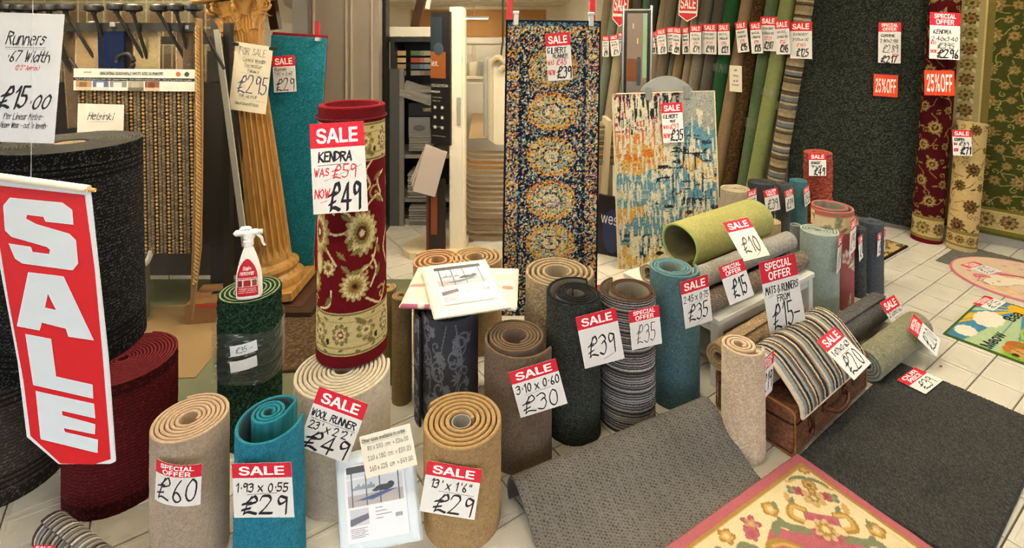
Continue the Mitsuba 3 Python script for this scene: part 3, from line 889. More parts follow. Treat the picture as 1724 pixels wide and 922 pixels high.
bput('letter', [[(0.145,0.588), (0.409,0.591), (0.413,0.732), (0.775,0.740), (0.764,0.793), (0.163,0.780)]], 0.0016, M('#dfe6ea', 0.5))
bput('letter', [[(0.181,0.800), (0.764,0.811), (0.759,0.866), (0.428,0.859), (0.429,0.875), (0.752,0.887), (0.734,0.926), (0.426,0.923), (0.434,0.936), (0.759,0.943), (0.736,0.994), (0.173,0.980)]], 0.0016, M('#dfe6ea', 0.5))
dA, dB = np.array((-1.705,1.660,1.312)), np.array((-1.300,1.630,1.268))
part(bk, 'dowel', tube([dA, dB], 0.006, 10), M('#d9a560', 0.6), True, label='wooden dowel')
part(bk, 'sleeve', tube([np.array((-1.694,1.660,1.310)), np.array((-1.321,1.630,1.272))], 0.0125, 12), M('#efe8d2', 0.6), True, label='cream sleeve round the dowel')
for x in ((-1.683,1.660,1.309), (-1.514,1.645,1.292)):
    part(bk, 'string', tube([x, (x[0] - 0.005, x[1] + 0.02, CEIL)], 0.0007, 5), M('#cfd2d4', 0.3))

# striped roll lying in the near left corner
ssq = [(.012, '#4a3a3c'), (.007, '#d8d2c4'), (.014, '#6b6764'), (.006, '#a9a7a2'), (.008, '#3b3438'), (.006, '#cfc6b2'), (.012, '#7c7a78'), (.007, '#4b4447'), (.006, '#b8ad94'), (.01, '#8b8985')]
roll_ab('striped grey roll lying on the tiles in the near left corner', (-1.585,1.79,0.056), (-1.10,1.555,0.056), 0.056, stripes(ssq, 1, 0.12, 5), turns=3, t=0.01, bind='#4b3236', back='#6a625c', seed=31)
card('red topped card on the lying striped roll', [(-1.553,1.700,0.096), (-1.470,1.680,0.112), (-1.513,1.660,0.071)], SALE, [('h', '£20', 20, 40, 80, 90, 'k', 1.2)])

# shrink film, labels and spray bottle of the grass roll
gx, gy, gr, gh = -1.164,2.316,0.135,0.626
scene['film'] = {'type': 'blendbsdf', 'weight': 0.035, 'a': {'type': 'thindielectric', 'int_ior': 1.5}, 'b': {'type': 'twosided', 'bsdf': {'type': 'roughplastic', 'alpha': 0.15, 'diffuse_reflectance': {'type': 'rgb', 'value': [0.7, 0.72, 0.74]}}}}
th = np.linspace(0, 2 * PI, 97); zz = np.linspace(0.285, 0.50, 40)
TH, ZZ = np.meshgrid(th, zz, indexing='ij')
rr = gr + 0.007 + 0.009 * (meshkit.fbm(np.stack([np.cos(TH) * 4, np.sin(TH) * 4 + ZZ * 20, ZZ * 75], -1), 3, 3) - 0.3)
part('grass_mat_roll', 'film', grid(np.stack([gx + rr * np.cos(TH), gy + rr * np.sin(TH), ZZ + 0.012 * np.sin(TH * 3)], -1)), 'film', False, label='clear shrink film with white labels')
def on_roll(cx, cy, r, ang, z, w, h, rot=0.0):
    a = math.radians(ang)
    n = np.array([math.sin(a), -math.cos(a), 0]); x = np.array([math.cos(a), math.sin(a), 0.0]); y = np.array([0, 0, 1.0])
    c, s = math.cos(rot), math.sin(rot)
    x, y = c * x + s * y, -s * x + c * y
    p = np.array([cx, cy, z]) + n * r
    return [p - x * w / 2 + y * h / 2, p + x * w / 2 + y * h / 2, p - x * w / 2 - y * h / 2]
for z, txt in ((0.475, '£35 -'), (0.41, None)):
    mm, w_, h_ = frame3(*on_roll(gx, gy, gr + 0.0135, 18, z - 0.03, 0.105, 0.045, 0.1))
    lb = part('grass_mat_roll', 'label', sheet(mm, -w_ / 2, w_ / 2, -h_ / 2, h_ / 2, 0, 1 / gr), M('#e3e6ea', 0.6), label='small white label')
    if txt:
        v, f = hand(txt, -0.03, -0.012, 0.035, 0.012, 0.0008)
        part(lb, 'handwriting', tm(bendpts(v, 0.0006, 1 / gr, mm), f), M('#5a6478', 0.5))

sb = thing('spray_bottle', 'white stain remover spray bottle with a red label, standing on the grass roll', 'spray bottle')
bx_, by_, bz_, sc_ = -1.125, 2.24, 0.632, 0.345
def sup(w, d, z, n=40, e=3.2, dx=0.0):
    a = np.arange(n) * 2 * PI / n
    c, s = np.cos(a), np.sin(a)
    return np.stack([dx + np.sign(c) * abs(c) ** (2 / e) * w / 2, np.sign(s) * abs(s) ** (2 / e) * d / 2, np.full(n, z)], 1)
lay = [(.0, .0, .0, 3), (.262, .15, .0, 3), (.285, .17, .012, 3), (.29, .175, .03, 3.2), (.29, .175, .2, 3.2), (.275, .17, .30, 3), (.235, .16, .40, 2.8), (.18, .14, .50, 2.6), (.13, .12, .575, 2.4), (.10, .10, .62, 2), (.096, .096, .64, 2), (.115, .115, .645, 2), (.115, .115, .70, 2), (.09, .09, .705, 2), (.085, .085, .74, 2), (.0, .0, .745, 2)]
P = np.stack([sup(w * sc_ * 1.02, d * sc_, z * sc_, e=e) for w, d, z, e in lay])
BM = mat(bx_, by_, bz_, yaw=12, roll=-1)
part(sb, 'body', xf(grid(P, cv=True), BM), M('#eef0ee', 0.3, 0, 0.5, 0.5), 50)
hd = [xf(box(.30 * sc_, .075 * sc_, .075 * sc_, (-.02 * sc_, 0, .80 * sc_), .01), np.eye(4)), box(.13 * sc_, .085 * sc_, .11 * sc_, (0.01 * sc_, 0, .765 * sc_), .008), box(.14 * sc_, .07 * sc_, .05 * sc_, (-.03 * sc_, 0, .85 * sc_), .008)]
part(sb, 'spray_head', xf(cat(hd), BM), M('#f1f2f0', 0.35))
part(sb, 'nozzle', xf(tube([(.12 * sc_, 0, .80 * sc_), (.165 * sc_, 0, .80 * sc_)], .03 * sc_, 12), BM), M('#e2e4e2', 0.4), 40)
part(sb, 'trigger', xf(tube(spline([(.10 * sc_, 0, .775 * sc_), (.15 * sc_, 0, .72 * sc_), (.165 * sc_, 0, .66 * sc_), (.19 * sc_, 0, .62 * sc_)], 5), np.linspace(.02, .014, 16) * sc_, 8), BM), M('#eceeec', 0.4), True)
lz = np.linspace(0.05, 0.48, 24)
def half(z):
    zs = [x[2] for x in lay]; return np.interp(z, zs, [x[0] for x in lay]) * 0.5, np.interp(z, zs, [x[1] for x in lay]) * 0.5
def labpt(u, z, lift):
    w, d = half(z)
    x = u * w * 0.92
    y = -d * (1 - min(abs(x / w), 1) ** 3.1) ** (1 / 3.1)
    return (x * sc_ * 1.02, y * sc_ - lift, z * sc_)
def labgrid(u0, u1, z0, z1, lift, n=15, k=12, top=None):
    us, zs = np.linspace(u0, u1, n), np.linspace(z0, z1, k)
    return grid(np.array([[labpt(u, min(z, top(u)) if top else z, lift) for z in zs] for u in us]))
part(sb, 'label', xf(labgrid(-.88, .88, .05, .50, .0012, 17, 24, lambda u: .31 + .19 * math.sqrt(max(0, 1 - (u / .9) ** 2))), BM), M('#c01f2f', 0.35), label='red label')
part(sb, 'picture_strip', xf(labgrid(-.86, .86, .165, .255, .002), BM), M('#ecdcd4', 0.5))
for u0, u1, cl in ((-.8, -.42, '#7d2428'), (-.3, .3, '#a1242b'), (.42, .8, '#8d4a3c')):
    part(sb, 'picture', xf(labgrid(u0, u1, .172, .245, .0026, 7, 5), BM), M(cl, 0.5))
def labtext(txt, x0, y0, x1, y1):
    v, f = typed(txt, x0, y0, x1, y1)
    m_ = tm(np.c_[v, v[:, 0] * 0], f)
    return tm(np.array([labpt(a, b, .0024) for a, b in v]), f)
part(sb, 'lettering', xf(cat([labtext('Stain', -.42, .365, .42, .415), labtext('remover', -.66, .305, .66, .35), labtext('Removes all stubborn stains', -.82, .262, .82, .282)]), BM), M('#f6f2ee', 0.4))
part(sb, 'small_lettering', xf(cat([labtext('Formula works on', -.7, .135, .7, .155), labtext('curtains, upholstery', -.75, .11, .75, .13), labtext('carpets, rugs and more', -.78, .085, .78, .105)]), BM), M('#f2d8d4', 0.4))

# ------------------------------------------------------------------ rack of mats at the back left
rk = thing('mat_rack', 'black metal rack with a row of round knobs along its top', 'display rack')
RY = 3.0
for i, (x, y) in enumerate([(12, 12), (33, 13), (57, 14), (83, 13), (110, 12), (158, 14), (196, 12), (224, 14), (268, 14), (297, 13), (326, 13)]):
    X, z = (x - 862) * RY / 880, 1.75 - (y - 60) * RY / 880
    kn = lathe([(0, .026), (.022, .025), (.043, .016), (.047, .002), (.046, -.012), (.03, -.02), (.014, -.022), (.014, -.034), (0, -.034)], 20, mat(X, RY, z))
    part(rk, 'knob', kn, M('#1b1a19', 0.45), 40)
    part(rk, 'arm', tube([(X, RY, z - .03), (X + (0.02 if i % 2 else .11), RY + .12, z - .36)], 0.009, 8), M('#26241f', 0.5), True)
for a, b in (((-3.0, RY + .06, 1.80), (-1.82, RY + .06, 1.80)), ((-3.0, RY + .3, 1.72), (-1.82, RY + .3, 1.72))):
    part(rk, 'rail', box(b[0] - a[0], .03, .05, ((a[0] + b[0]) / 2, a[1], a[2])), M('#2b2924', 0.5))
for x in (-3.0, -1.80):
    part(rk, 'post', box(.04, .05, 1.83, (x, RY + .32, .915)), M('#25231f', 0.5))
part(rk, 'hook', tube(spline([(-2.21, RY - .02, 1.42), (-2.21, RY - .02, 1.50), (-2.17, RY - .02, 1.56), (-2.16, RY - .02, 1.61), (-2.19, RY - .02, 1.645), (-2.24, RY - .02, 1.63), (-2.25, RY - .02, 1.60)], 5), 0.013, 8), M('#1d1c1b', 0.5), True, label='black hook shaped end')
part(rk, 'brace', tube([(-2.53, RY - .01, 1.62), (-2.40, RY - .01, 1.43)], 0.008, 6), M('#23211d', 0.5))
part(rk, 'back_board', box(1.28, .03, 1.05, (-2.4, 3.42, .92)), M('#2a2520', 0.8))
part(rk, 'foot_panel', box(.16, .30, .42, (-2.33, 3.1, .21)), M('#6d675d', 0.7))

def swatch(label, x0, x1, y0, y1, Y, col, seed, tilt=0.0, bind=None):
    w, l = (x1 - x0) * Y / 880, (y1 - y0) * Y / 880
    fr = mat(((x0 + x1) / 2 - 862) * Y / 880, Y, 1.75 - ((y0 + y1) / 2 - 60) * Y / 880) @ mat(roll=tilt) @ trimesh.transformations.rotation_matrix(PI / 2, (1, 0, 0))
    k = thing('mat_swatch', label, 'mat sample', 'mat samples hanging in the rack')
    rug(None, fr, w, l, speckle(col, None, 0.12, seed=seed, big=0.12), t=0.012, step=0.006, key=k, base='pile', seed=seed)
    if bind:
        b = np.array([(-w / 2, -l / 2, .006), (-w / 2, l / 2 - .02, .006), (-w / 2 + .02, l / 2, .006), (w / 2 - .02, l / 2, .006), (w / 2, l / 2 - .02, .006), (w / 2, -l / 2, .006)])
        part(k, 'binding', xf(tube(b, .007, 6), fr), M(bind, 0.9), True)
    part(k, 'clip', xf(box(.03, .03, .05, (w * .15, l / 2 + .015, .01), .004), fr), M('#b9b7b0', 0.3, 0.8))
    return k
swatch('tan mat sample behind the runners sign in the rack', 112, 142, 48, 215, 3.14, '#6d5a45', 41, -4, '#8a7458')
swatch('beige mat sample left of the navy one in the rack', 130, 172, 44, 150, 3.10, '#a28a66', 42, 2, '#c19d78')
swatch('navy blue mat sample in the rack', 168, 212, 46, 150, 3.06, '#17213f', 43, -1)
swatch('narrow taupe mat sample right of the navy one', 206, 226, 53, 150, 3.12, '#625647', 44, -2, '#7a6c58')
swatch('cream mat sample between the hook and the bare arms', 228, 269, 50, 150, 3.10, '#a8966e', 45, 1, '#b9a57c')
swatch('narrow pink beige mat sample near the right end of the rack', 299, 311, 44, 150, 3.10, '#947a62', 46, 0, '#b39478')
swatch('dark taupe mat sample at the right end of the rack', 310, 326, 50, 150, 3.08, '#5b4d40', 47, 0)

hs = thing('header_sign', 'long white header sign for machine washable mats above the beaded runner', 'sign')
hm, hw, hh_ = frame3((-2.432,2.900,1.569), (-1.760,2.900,1.562), (-2.419,2.900,1.447))
def flat(key, base, m, x0, y0, x1, y1, lift, mt, w, h, **kw):
    return part(key, base, sheet(m, -w / 2 + x0 * w, -w / 2 + x1 * w, h / 2 - y1 * h, h / 2 - y0 * h, lift, n=2, thick=kw.pop('thick', 0)), mt, **kw)
def ftext(key, base, m, w, h, items, ink, lift=0.0012, bold=True, shear=0.0):
    o, vs, fs = 0, [], []
    for tx, x0, y0, x1, y1 in items:
        v, f = typed(tx, -w / 2 + x0 * w, h / 2 - y1 * h, -w / 2 + x1 * w, h / 2 - y0 * h, bold, shear)
        vs.append(v); fs.append(f + o); o += len(v)
    return part(key, base, tm(bendpts(np.vstack(vs), lift, 0, m), np.vstack(fs)), M(ink, 0.5))
flat(hs, 'board', hm, 0, 0, 1, 1, 0, M('#ece6d6', 0.5), hw, hh_, thick=0.004)
flat(hs, 'black_band', hm, 0, .41, 1, .55, .0006, M('#1d1c1a', 0.5), hw, hh_)
for i, (a, b, cl) in enumerate(((.02, .15, '#b08a5e'), (.16, .29, '#57688c'), (.30, .44, '#8b857a'), (.45, .58, '#a39a84'), (.59, .71, '#8c5a43'))):
    pk = flat(hs, 'picture', hm, a, .56, b, 1, .0006, M(cl, 0.5), hw, hh_)
    flat(pk, 'picture_floor', hm, a, .84, b, 1, .001, M(('#cdbb9c', '#cfcac0', '#e2ded4', '#6f6555', '#d8b49c')[i], 0.5), hw, hh_)
    flat(pk, 'picture_subject', hm, a + .03, .62, b - .04, .86, .001, M(('#7f5f3e', '#dfe0e2', '#cfd2d6', '#b5ab94', '#6e3a28')[i], 0.5), hw, hh_)
ftext(hs, 'lettering', hm, hw, hh_, [('MACHINE WASHABLE MATS AND RUNNERS', .22, .13, .74, .29)], '#2a2a2c')
ftext(hs, 'logo', hm, hw, hh_, [('wise', .08, .10, .15, .22)], '#8b6a52')
ftext(hs, 'small_lettering', hm, hw, hh_, [('Multi-purpose and easy to clean - Slip resistant backing - Stain resistant polypropylene pile - Wide range of designs and sizes', .02, .445, .98, .525)], '#e6e2d6', bold=False)
for u, cl in ((.865, '#e0653c'), (.935, '#2c5a44')):
    v = np.array([(-hw / 2 + u * hw + .0135 * math.cos(a), hh_ / 2 - .22 * hh_ + .0135 * math.sin(a)) for a in np.arange(20) * PI / 10])
    part(hs, 'badge', tm(bendpts(v, .0012, 0, hm), [(0, i, i + 1) for i in range(1, 19)]), M(cl, 0.5))

# beaded runner: columns of raised discs
def beads(u, v, cols=False):
    per = 0.067
    k = np.floor((u + 5) / per); x = (u + 5) - k * per
    typ = np.where(x < per * .36, 0, 1)
    cx = np.where(typ == 0, per * .18, np.where(x < per * .68, per * .52, per * .82))
    pit = np.where(typ == 0, .0215, .017)
    row = np.round((v + 5 + np.where(cx > per * .6, pit / 2, 0)) / pit)
    cy = row * pit - np.where(cx > per * .6, pit / 2, 0)
    rad = np.where(typ == 0, .0088, .0098)
    d = np.hypot(x - cx, (v + 5) - cy) / rad
    return d, typ, row + k * 31
def bead_col(u, v):
    d, typ, idx = beads(u, v)
    r = np.random.default_rng(3)
    tint = 0.75 + 0.5 * ((np.sin(idx * 12.9898) * 43758.5453) % 1)
    c = np.where((typ == 0)[:, None], lin('#bb9764'), lin('#85735a')) * tint[:, None]
    c = np.where((d > 1)[:, None], lin('#1a1512'), c)
    return np.clip(c * (0.9 + 0.2 * r.random((len(u), 1))), 0.002, .9)
brm, brw, brh = frame3((-2.424,2.930,1.450), (-1.781,2.930,1.444), (-2.430,2.970,0.521))
rug('beaded brown runner hanging under the white header sign', brm, brw, brh, bead_col, t=0.006, step=0.003, hfn=lambda U, V: 0.006 * np.sqrt(np.clip(1 - beads(U, V)[0] ** 2, 0, 1)), name='hanging_runner', cat_='runner', seed=50, rough=0.0003)
card('white card with one script word in front of the beaded runner', [(-2.392,2.880,1.377), (-2.137,2.880,1.370), (-2.383,2.880,1.187)], None,
     [('s', 'Helsinki', 22, 25, 80, 46, 'k', 1.3), ('l', '', 22, 51, 80, 50, 'k', 0.8), ('s', '20 x 57', 30, 80, 92, 98, 'k', 1.1)], paper='#e6e0d0', name='name_card', cat_='sign')
# edge-on mat with a plaited edge
pe = thing('hanging_mat', 'tan mat hanging edge on with a plaited border at the end of the rack', 'mat')
op = [(-1.696,2.800,1.845), (-1.667,2.800,1.839), (-1.661,2.800,1.464), (-1.664,2.800,0.986), (-1.670,2.800,0.605), (-1.693,2.800,0.414), (-1.718,2.800,0.223), (-1.725,2.800,0.229), (-1.718,2.800,0.509), (-1.705,2.800,0.986), (-1.699,2.800,1.464)]
pg = Polygon([(p[0], p[2]) for p in op])
ex = trimesh.creation.extrude_polygon(pg, 0.016, engine='earcut')
ex.vertices = ex.vertices[:, [0, 2, 1]] + [0, 2.8, 0]
part(pe, 'pile', ex, M('#8b6b44', 0.9))
part(pe, 'loop', tube([(-1.69, 2.80, 1.83), (-1.75, 2.95, 1.835), (-1.83, 3.06, 1.80)], .006, 6), M('#6d5638', 0.8), True)
zs = np.linspace(1.80, 0.42, 220)
xs = np.interp(zs, [0.2, 0.6, 1.0, 1.85], [-1.712, -1.683, -1.675, -1.684])
for ph in (0, PI):
    part(pe, 'plait', tube(np.stack([xs + .007 * np.sin(zs * 150 + ph), 2.795 + .004 * np.cos(zs * 150 + ph), zs], 1), 0.0062, 6), M('#b08a52', 0.8), True)

# plaid rugs on the wall behind, cardboard and vinyl on the floor
def plaid(u, v):
    r = np.random.default_rng(9)
    c = np.broadcast_to(lin('#5b4a38'), (len(u), 3)).copy()
    for q, w, cl in ((.0, .09, '#6b6a52'), (.16, .05, '#4a3a2a')):
        c = np.where((((u + q + 5) % .3) < w)[:, None], .5 * c + .5 * lin(cl), c)
        c = np.where((((v + q + 5) % .3) < w)[:, None], .5 * c + .5 * lin(cl), c)
    for q in (.05, .12, .235):
        c = np.where((((u + q + 5) % .3) < .008)[:, None] | (((v + q + 5) % .3) < .008)[:, None], lin('#8d8468'), c)
    return np.clip(c * (0.85 + .3 * r.random((len(u), 1))), .002, .9)
V90 = trimesh.transformations.rotation_matrix(PI / 2, (1, 0, 0))
pw = thing('partition', 'dark partition behind the rack of mats', kind='structure')
scene[pw] = mikit.ply(box(2.6, .08, CEIL, (-3.28, 3.86, CEIL / 2)), M('#4b443a', 0.8))
rug('brown and green plaid rug hung on the partition behind the rack', mat(-2.75, 3.70, 1.52) @ V90, 1.7, 1.75, plaid, t=.01, step=.009, name='plaid_rug', seed=51)
single('vinyl_sheet', 'grey green sheet vinyl under the grass roll and the column', 'vinyl flooring', box(2.05, 1.5, .003, (-1.72, 3.0, .0022)), M('#6c7058', 0.4))
single('cardboard_sheet', 'brown cardboard sheet lying flat on the floor behind the dark red roll', 'cardboard', box(.62, .75, .004, m=mat(-1.95, 3.02, .0065, yaw=4)), M('#8f7650', 0.85))
cb = thing('cardboard_box', 'small brown cardboard box with a red printed stripe behind the hanging mat', 'cardboard box')
part(cb, 'carton', box(.26, .26, .12, (0, 0, .06), m=mat(-1.86, 3.30, .0095, yaw=10)), M('#8a6440', 0.85))
part(cb, 'stripe', box(.20, .003, .016, (0.02, -.132, .105), m=mat(-1.86, 3.30, .0095, yaw=10)), M('#b8402c', 0.7))
part(cb, 'hand_hole', box(.08, .03, .003, (0.01, 0, .121), m=mat(-1.86, 3.30, .0095, yaw=10)), M('#1c1712', 0.9))
single('hook', 'pale curved hook below the beaded runner', 'hook', tube(spline([(-2.05, 2.98, .60), (-2.05, 2.97, .53), (-2.07, 2.965, .47), (-2.11, 2.96, .435)], 6), np.linspace(.012, .017, 19), 8), M('#d8d0bc', 0.5), True)

# ------------------------------------------------------------------ gilded wooden column
cx0, cy0, cz0 = -1.592, 3.5, 0.105
CM = mat(cx0, cy0, cz0, roll=-7.3)
co = thing('carved_column', 'golden fluted wooden column with a carved leafy capital behind the spray bottle', 'column')
scene['gilt'] = {'type': 'twosided', 'bsdf': {'type': 'principled', 'roughness': 0.38, 'specular': 0.5, 'base_color': proc(
    lambda p, n, uv: mix(mi.Color3f(0.43, 0.225, 0.055), mi.Color3f(0.20, 0.085, 0.018), 0.75 * smoothstep(0.45, 0.85, fbm(p.x * 45, p.y * 45, p.z * 5))))}}
nth, nzz = 360, 40
th = np.arange(nth) * 2 * PI / nth
zz = np.r_[0, np.linspace(.17, 1.50, nzz)]
q = (th * 20 / (2 * PI)) % 1
fl = np.where(abs(q - .5) < .38, np.sqrt(np.clip(1 - ((q - .5) / .38) ** 2, 0, 1)), 0)
zf = np.linspace(.17, 1.50, nzz)
amp = np.clip(np.minimum((zf - .19) / .05, (1.48 - zf) / .05), 0, 1)
R0 = np.interp(zf, [.17, .6, 1.5], [.128, .124, .104])
P = np.stack([(R0[:, None] - .025 * amp[:, None] * fl) * np.cos(th), (R0[:, None] - .025 * amp[:, None] * fl) * np.sin(th), np.broadcast_to(zf[:, None], (nzz, nth))], -1)
part(co, 'shaft', xf(grid(P, cv=True), CM), 'gilt', True)
part(co, 'base', xf(lathe([(0, 0), (.19, 0), (.197, .02), (.19, .045), (.17, .055), (.155, .075), (.16, .09), (.17, .105), (.165, .125), (.145, .135), (.13, .15), (.128, .18), (0, .18)], 48), CM), 'gilt', 40)
part(co, 'plinth', xf(box(.40, .40, .06, (0, 0, -.03), .006), CM), 'gilt')
part(co, 'neck_ring', xf(lathe([(.10, 1.49), (.128, 1.495), (.135, 1.51), (.128, 1.525), (.11, 1.53), (.115, 1.55), (.10, 1.57)], 40), CM), 'gilt', 40)
part(co, 'bell', xf(lathe([(.098, 1.55), (.10, 1.65), (.112, 1.75), (.14, 1.84), (.17, 1.88), (0, 1.88)], 40), CM), 'gilt', 40)
part(co, 'abacus', xf(box(.40, .40, .05, (0, 0, 1.915), .01), CM), 'gilt')
def acanthus(w, l, curl, z, r, ang):
    us, vs = np.linspace(-1, 1, 13), np.linspace(0, 1, 15)
    U, V = np.meshgrid(us, vs, indexing='ij')
    wid = w * (np.sin(np.clip(V * .93 + .07, 0, 1) * PI) ** .5) * (1 + .16 * np.sin(V * 32))
    X = U * wid / 2
    up = V * l - np.clip(V - .72, 0, 1) ** 2 * l * 3.0
    out = .006 + curl * V ** 3.2 + .010 * np.cos(U * PI) + .006 * np.cos(U * 5 * PI) * (V < .9)
    P = np.stack([X, -(r + out + .1 * np.clip(up, 0, 1) * 0), z + up], -1)
    a = grid(P)
    b = grid(P + np.array([0, .006, 0]))
    b.faces = b.faces[:, ::-1]
    return xf(cat([a, b]), CM @ trimesh.transformations.rotation_matrix(ang, (0, 0, 1)))
for i in range(8):
    part(co, 'acanthus_leaf', acanthus(.085, .17, .055, 1.555, .10, i * PI / 4 + .3), 'gilt', 50)
for i in range(8):
    part(co, 'acanthus_leaf', acanthus(.095, .27, .085, 1.57, .103, i * PI / 4 + .3 + PI / 8), 'gilt', 50)
for i in range(8):
    a = i * PI / 4 + .3
    t = np.linspace(0, 1, 30)
    ang = PI * .5 - t * 3.6 * PI
    rr = .045 * (1 - .8 * t)
    sp = np.stack([.0 + 0 * t, -(.15 + rr * np.cos(ang)), 1.85 + rr * np.sin(ang)], 1)
    st = np.array([[0, -.105, 1.68], [0, -.115, 1.78], [0, -.135, 1.87]])
    part(co, 'volute', xf(tube(np.vstack([st, sp]), np.linspace(.014, .008, 33), 7), CM @ trimesh.transformations.rotation_matrix(a + PI / 8 * 0, (0, 0, 1))), 'gilt', True)
fs_m, fsw, fsh = frame3((-1.728,3.270,1.713), (-1.494,3.270,1.679), (-1.729,3.300,1.278))
fk = card('cream for sale notice clipped to the carved column, 295 pounds', [(-1.728,3.270,1.713), (-1.494,3.270,1.679), (-1.729,3.300,1.278)], None,
     [('h', 'FOR SALE', 12, 6, 84, 17, 'g', 1.0), ('h', 'Carved-Wooden', 24, 20, 86, 27, 'g', .8), ('h', 'Decorative', 30, 29, 76, 35, 'g', .8), ('h', 'Columns', 40, 37, 70, 42, 'g', .8), ('l', '', 16, 43, 82, 45, 'g', .8),
      ('h', '£295', 18, 46, 96, 73, 'v', 2.6, 1.6), ('h', 'FOR THE PAIR', 24, 75, 72, 80, 'g', .8), ('l', '', 14, 82, 94, 83, 'g', .7), ('h', 'Hand Waxed Finish', 16, 86, 78, 91, 'g', .8)], paper='#efe4c4', name='for_sale_notice', cat_='notice')
for u in (-.5, .5):
    part(fk, 'clip', xf(box(.04, .02, .03, (u * fsw, fsh / 2 - .012 + .004 * u, 0), .003), fs_m), M('#17171a', 0.4), label='black bulldog clip')
single('slotted_upright', 'grey slotted metal upright leaning beside the carved column', 'metal upright', cat([box(.034, .012, 1.36, m=mat(*(-1.747,3.250,1.115), roll=-7.5)), box(.006, .03, 1.36, (-.017, .012, 0), m=mat(*(-1.747,3.250,1.115), roll=-7.5))]), M('#a9a798', 0.45, 0.1))
single('post', 'dark wooden post left of the carved column', 'post', cat([box(.085, .07, 2.35, (0, 0, 1.175), m=mat(-1.945, 3.48, 0.0037)), box(.11, .05, .20, m=mat(-1.93, 3.43, 1.55))]), M('#33302a', 0.6))
pl = thing('timber_step', 'stepped dark timber boards under the carved column', 'timber boards')
part(pl, 'board', box(.62, .56, .041, m=mat(-1.55, 3.5, .0245)), M('#3a2617', 0.7))
part(pl, 'board', box(.50, .46, 0.0, m=mat(-1.57, 3.52, .045)) if False else box(.5, .47, .004, m=mat(-1.57, 3.52, .0465)), M('#4b3120', 0.6))
rug('brown coir mat on the floor right of the grass roll', mat(-1.22, 2.98, .0045, yaw=5), .50, .55, speckle('#4a3a2a', '#6b5740', .3, seed=60), t=.012, step=.008, name='coir_mat', cat_='mat', seed=60)

# teal runner hung beside the column
tk = thing('teal_runner', 'teal runner hanging right of the carved column', 'runner')
tmm, tw, tl = frame4((-1.794,3.740,1.763), (-1.390,3.740,1.724), (-1.743,3.740,0.016), (-1.364,3.740,0.007))
rug(None, tmm, tw, tl, speckle('#1f6b78', '#2f8290', .12, frac=.3, seed=61, big=.14), t=.013, step=.0065, key=tk, base='pile', seed=61)
part(tk, 'clip', xf(box(.035, .03, .06, (tw * .36, tl / 2 - .01, .012), .004), tmm), M('#c4c2b8', 0.3, 0.8), label='chrome clip')
rk2 = rug('dark red rug showing as a thin line above the teal runner', tmm @ mat(0, .02, -.014), tw, tl, speckle('#7a1f2c', None, .1, seed=62), t=.012, step=.02, name='red_rug', cat_='rug')
single('red_upright', 'red metal upright that carries the teal runner', 'metal upright', box(.03, .02, 1.85, (0, 0, .925), m=mat(-1.415, 3.80, .004)), M('#b3202c', 0.4))
card('29 pound sale card on the teal runner', [(-1.694,3.690,1.603), (-1.535,3.690,1.612), (-1.686,3.690,1.347)], SALE, [('h', 'Runner', 8, 31, 62, 42, 'k', 1.3), ('h', '1.80 x 0.60', 8, 44, 86, 54, 'k', 1.1), ('l', '', 6, 58, 90, 57, 'k', .9), ('h', '£29', 10, 62, 92, 96, 'k', 2.0, 2.2)])

# grey boarded door post and black frame
dp = thing('door_1', 'grey brown panelled door post behind the tall red roll', kind='structure')
scene[dp] = mikit.ply(box(.60, .12, CEIL, (-1.445, 4.55, CEIL / 2)), M('#8b7f6f', 0.6))
for x in (-1.70, -1.42, -1.375, -1.20):
    part(dp, 'moulding', box(.018, .03, CEIL, (x, 4.48, CEIL / 2), .004), M('#a39581', 0.5))
part(dp, 'edge_panel', box(.16, .10, CEIL, (-1.815, 4.56, CEIL / 2)), M('#a19d95', 0.5), label='lighter grey edge panel')
fr_ = thing('door_2', 'black door frame right of the grey post', kind='structure')
scene[fr_] = mikit.ply(box(.085, .14, CEIL, (-1.165, 4.72, CEIL / 2)), M('#0e0d0c', 0.4))

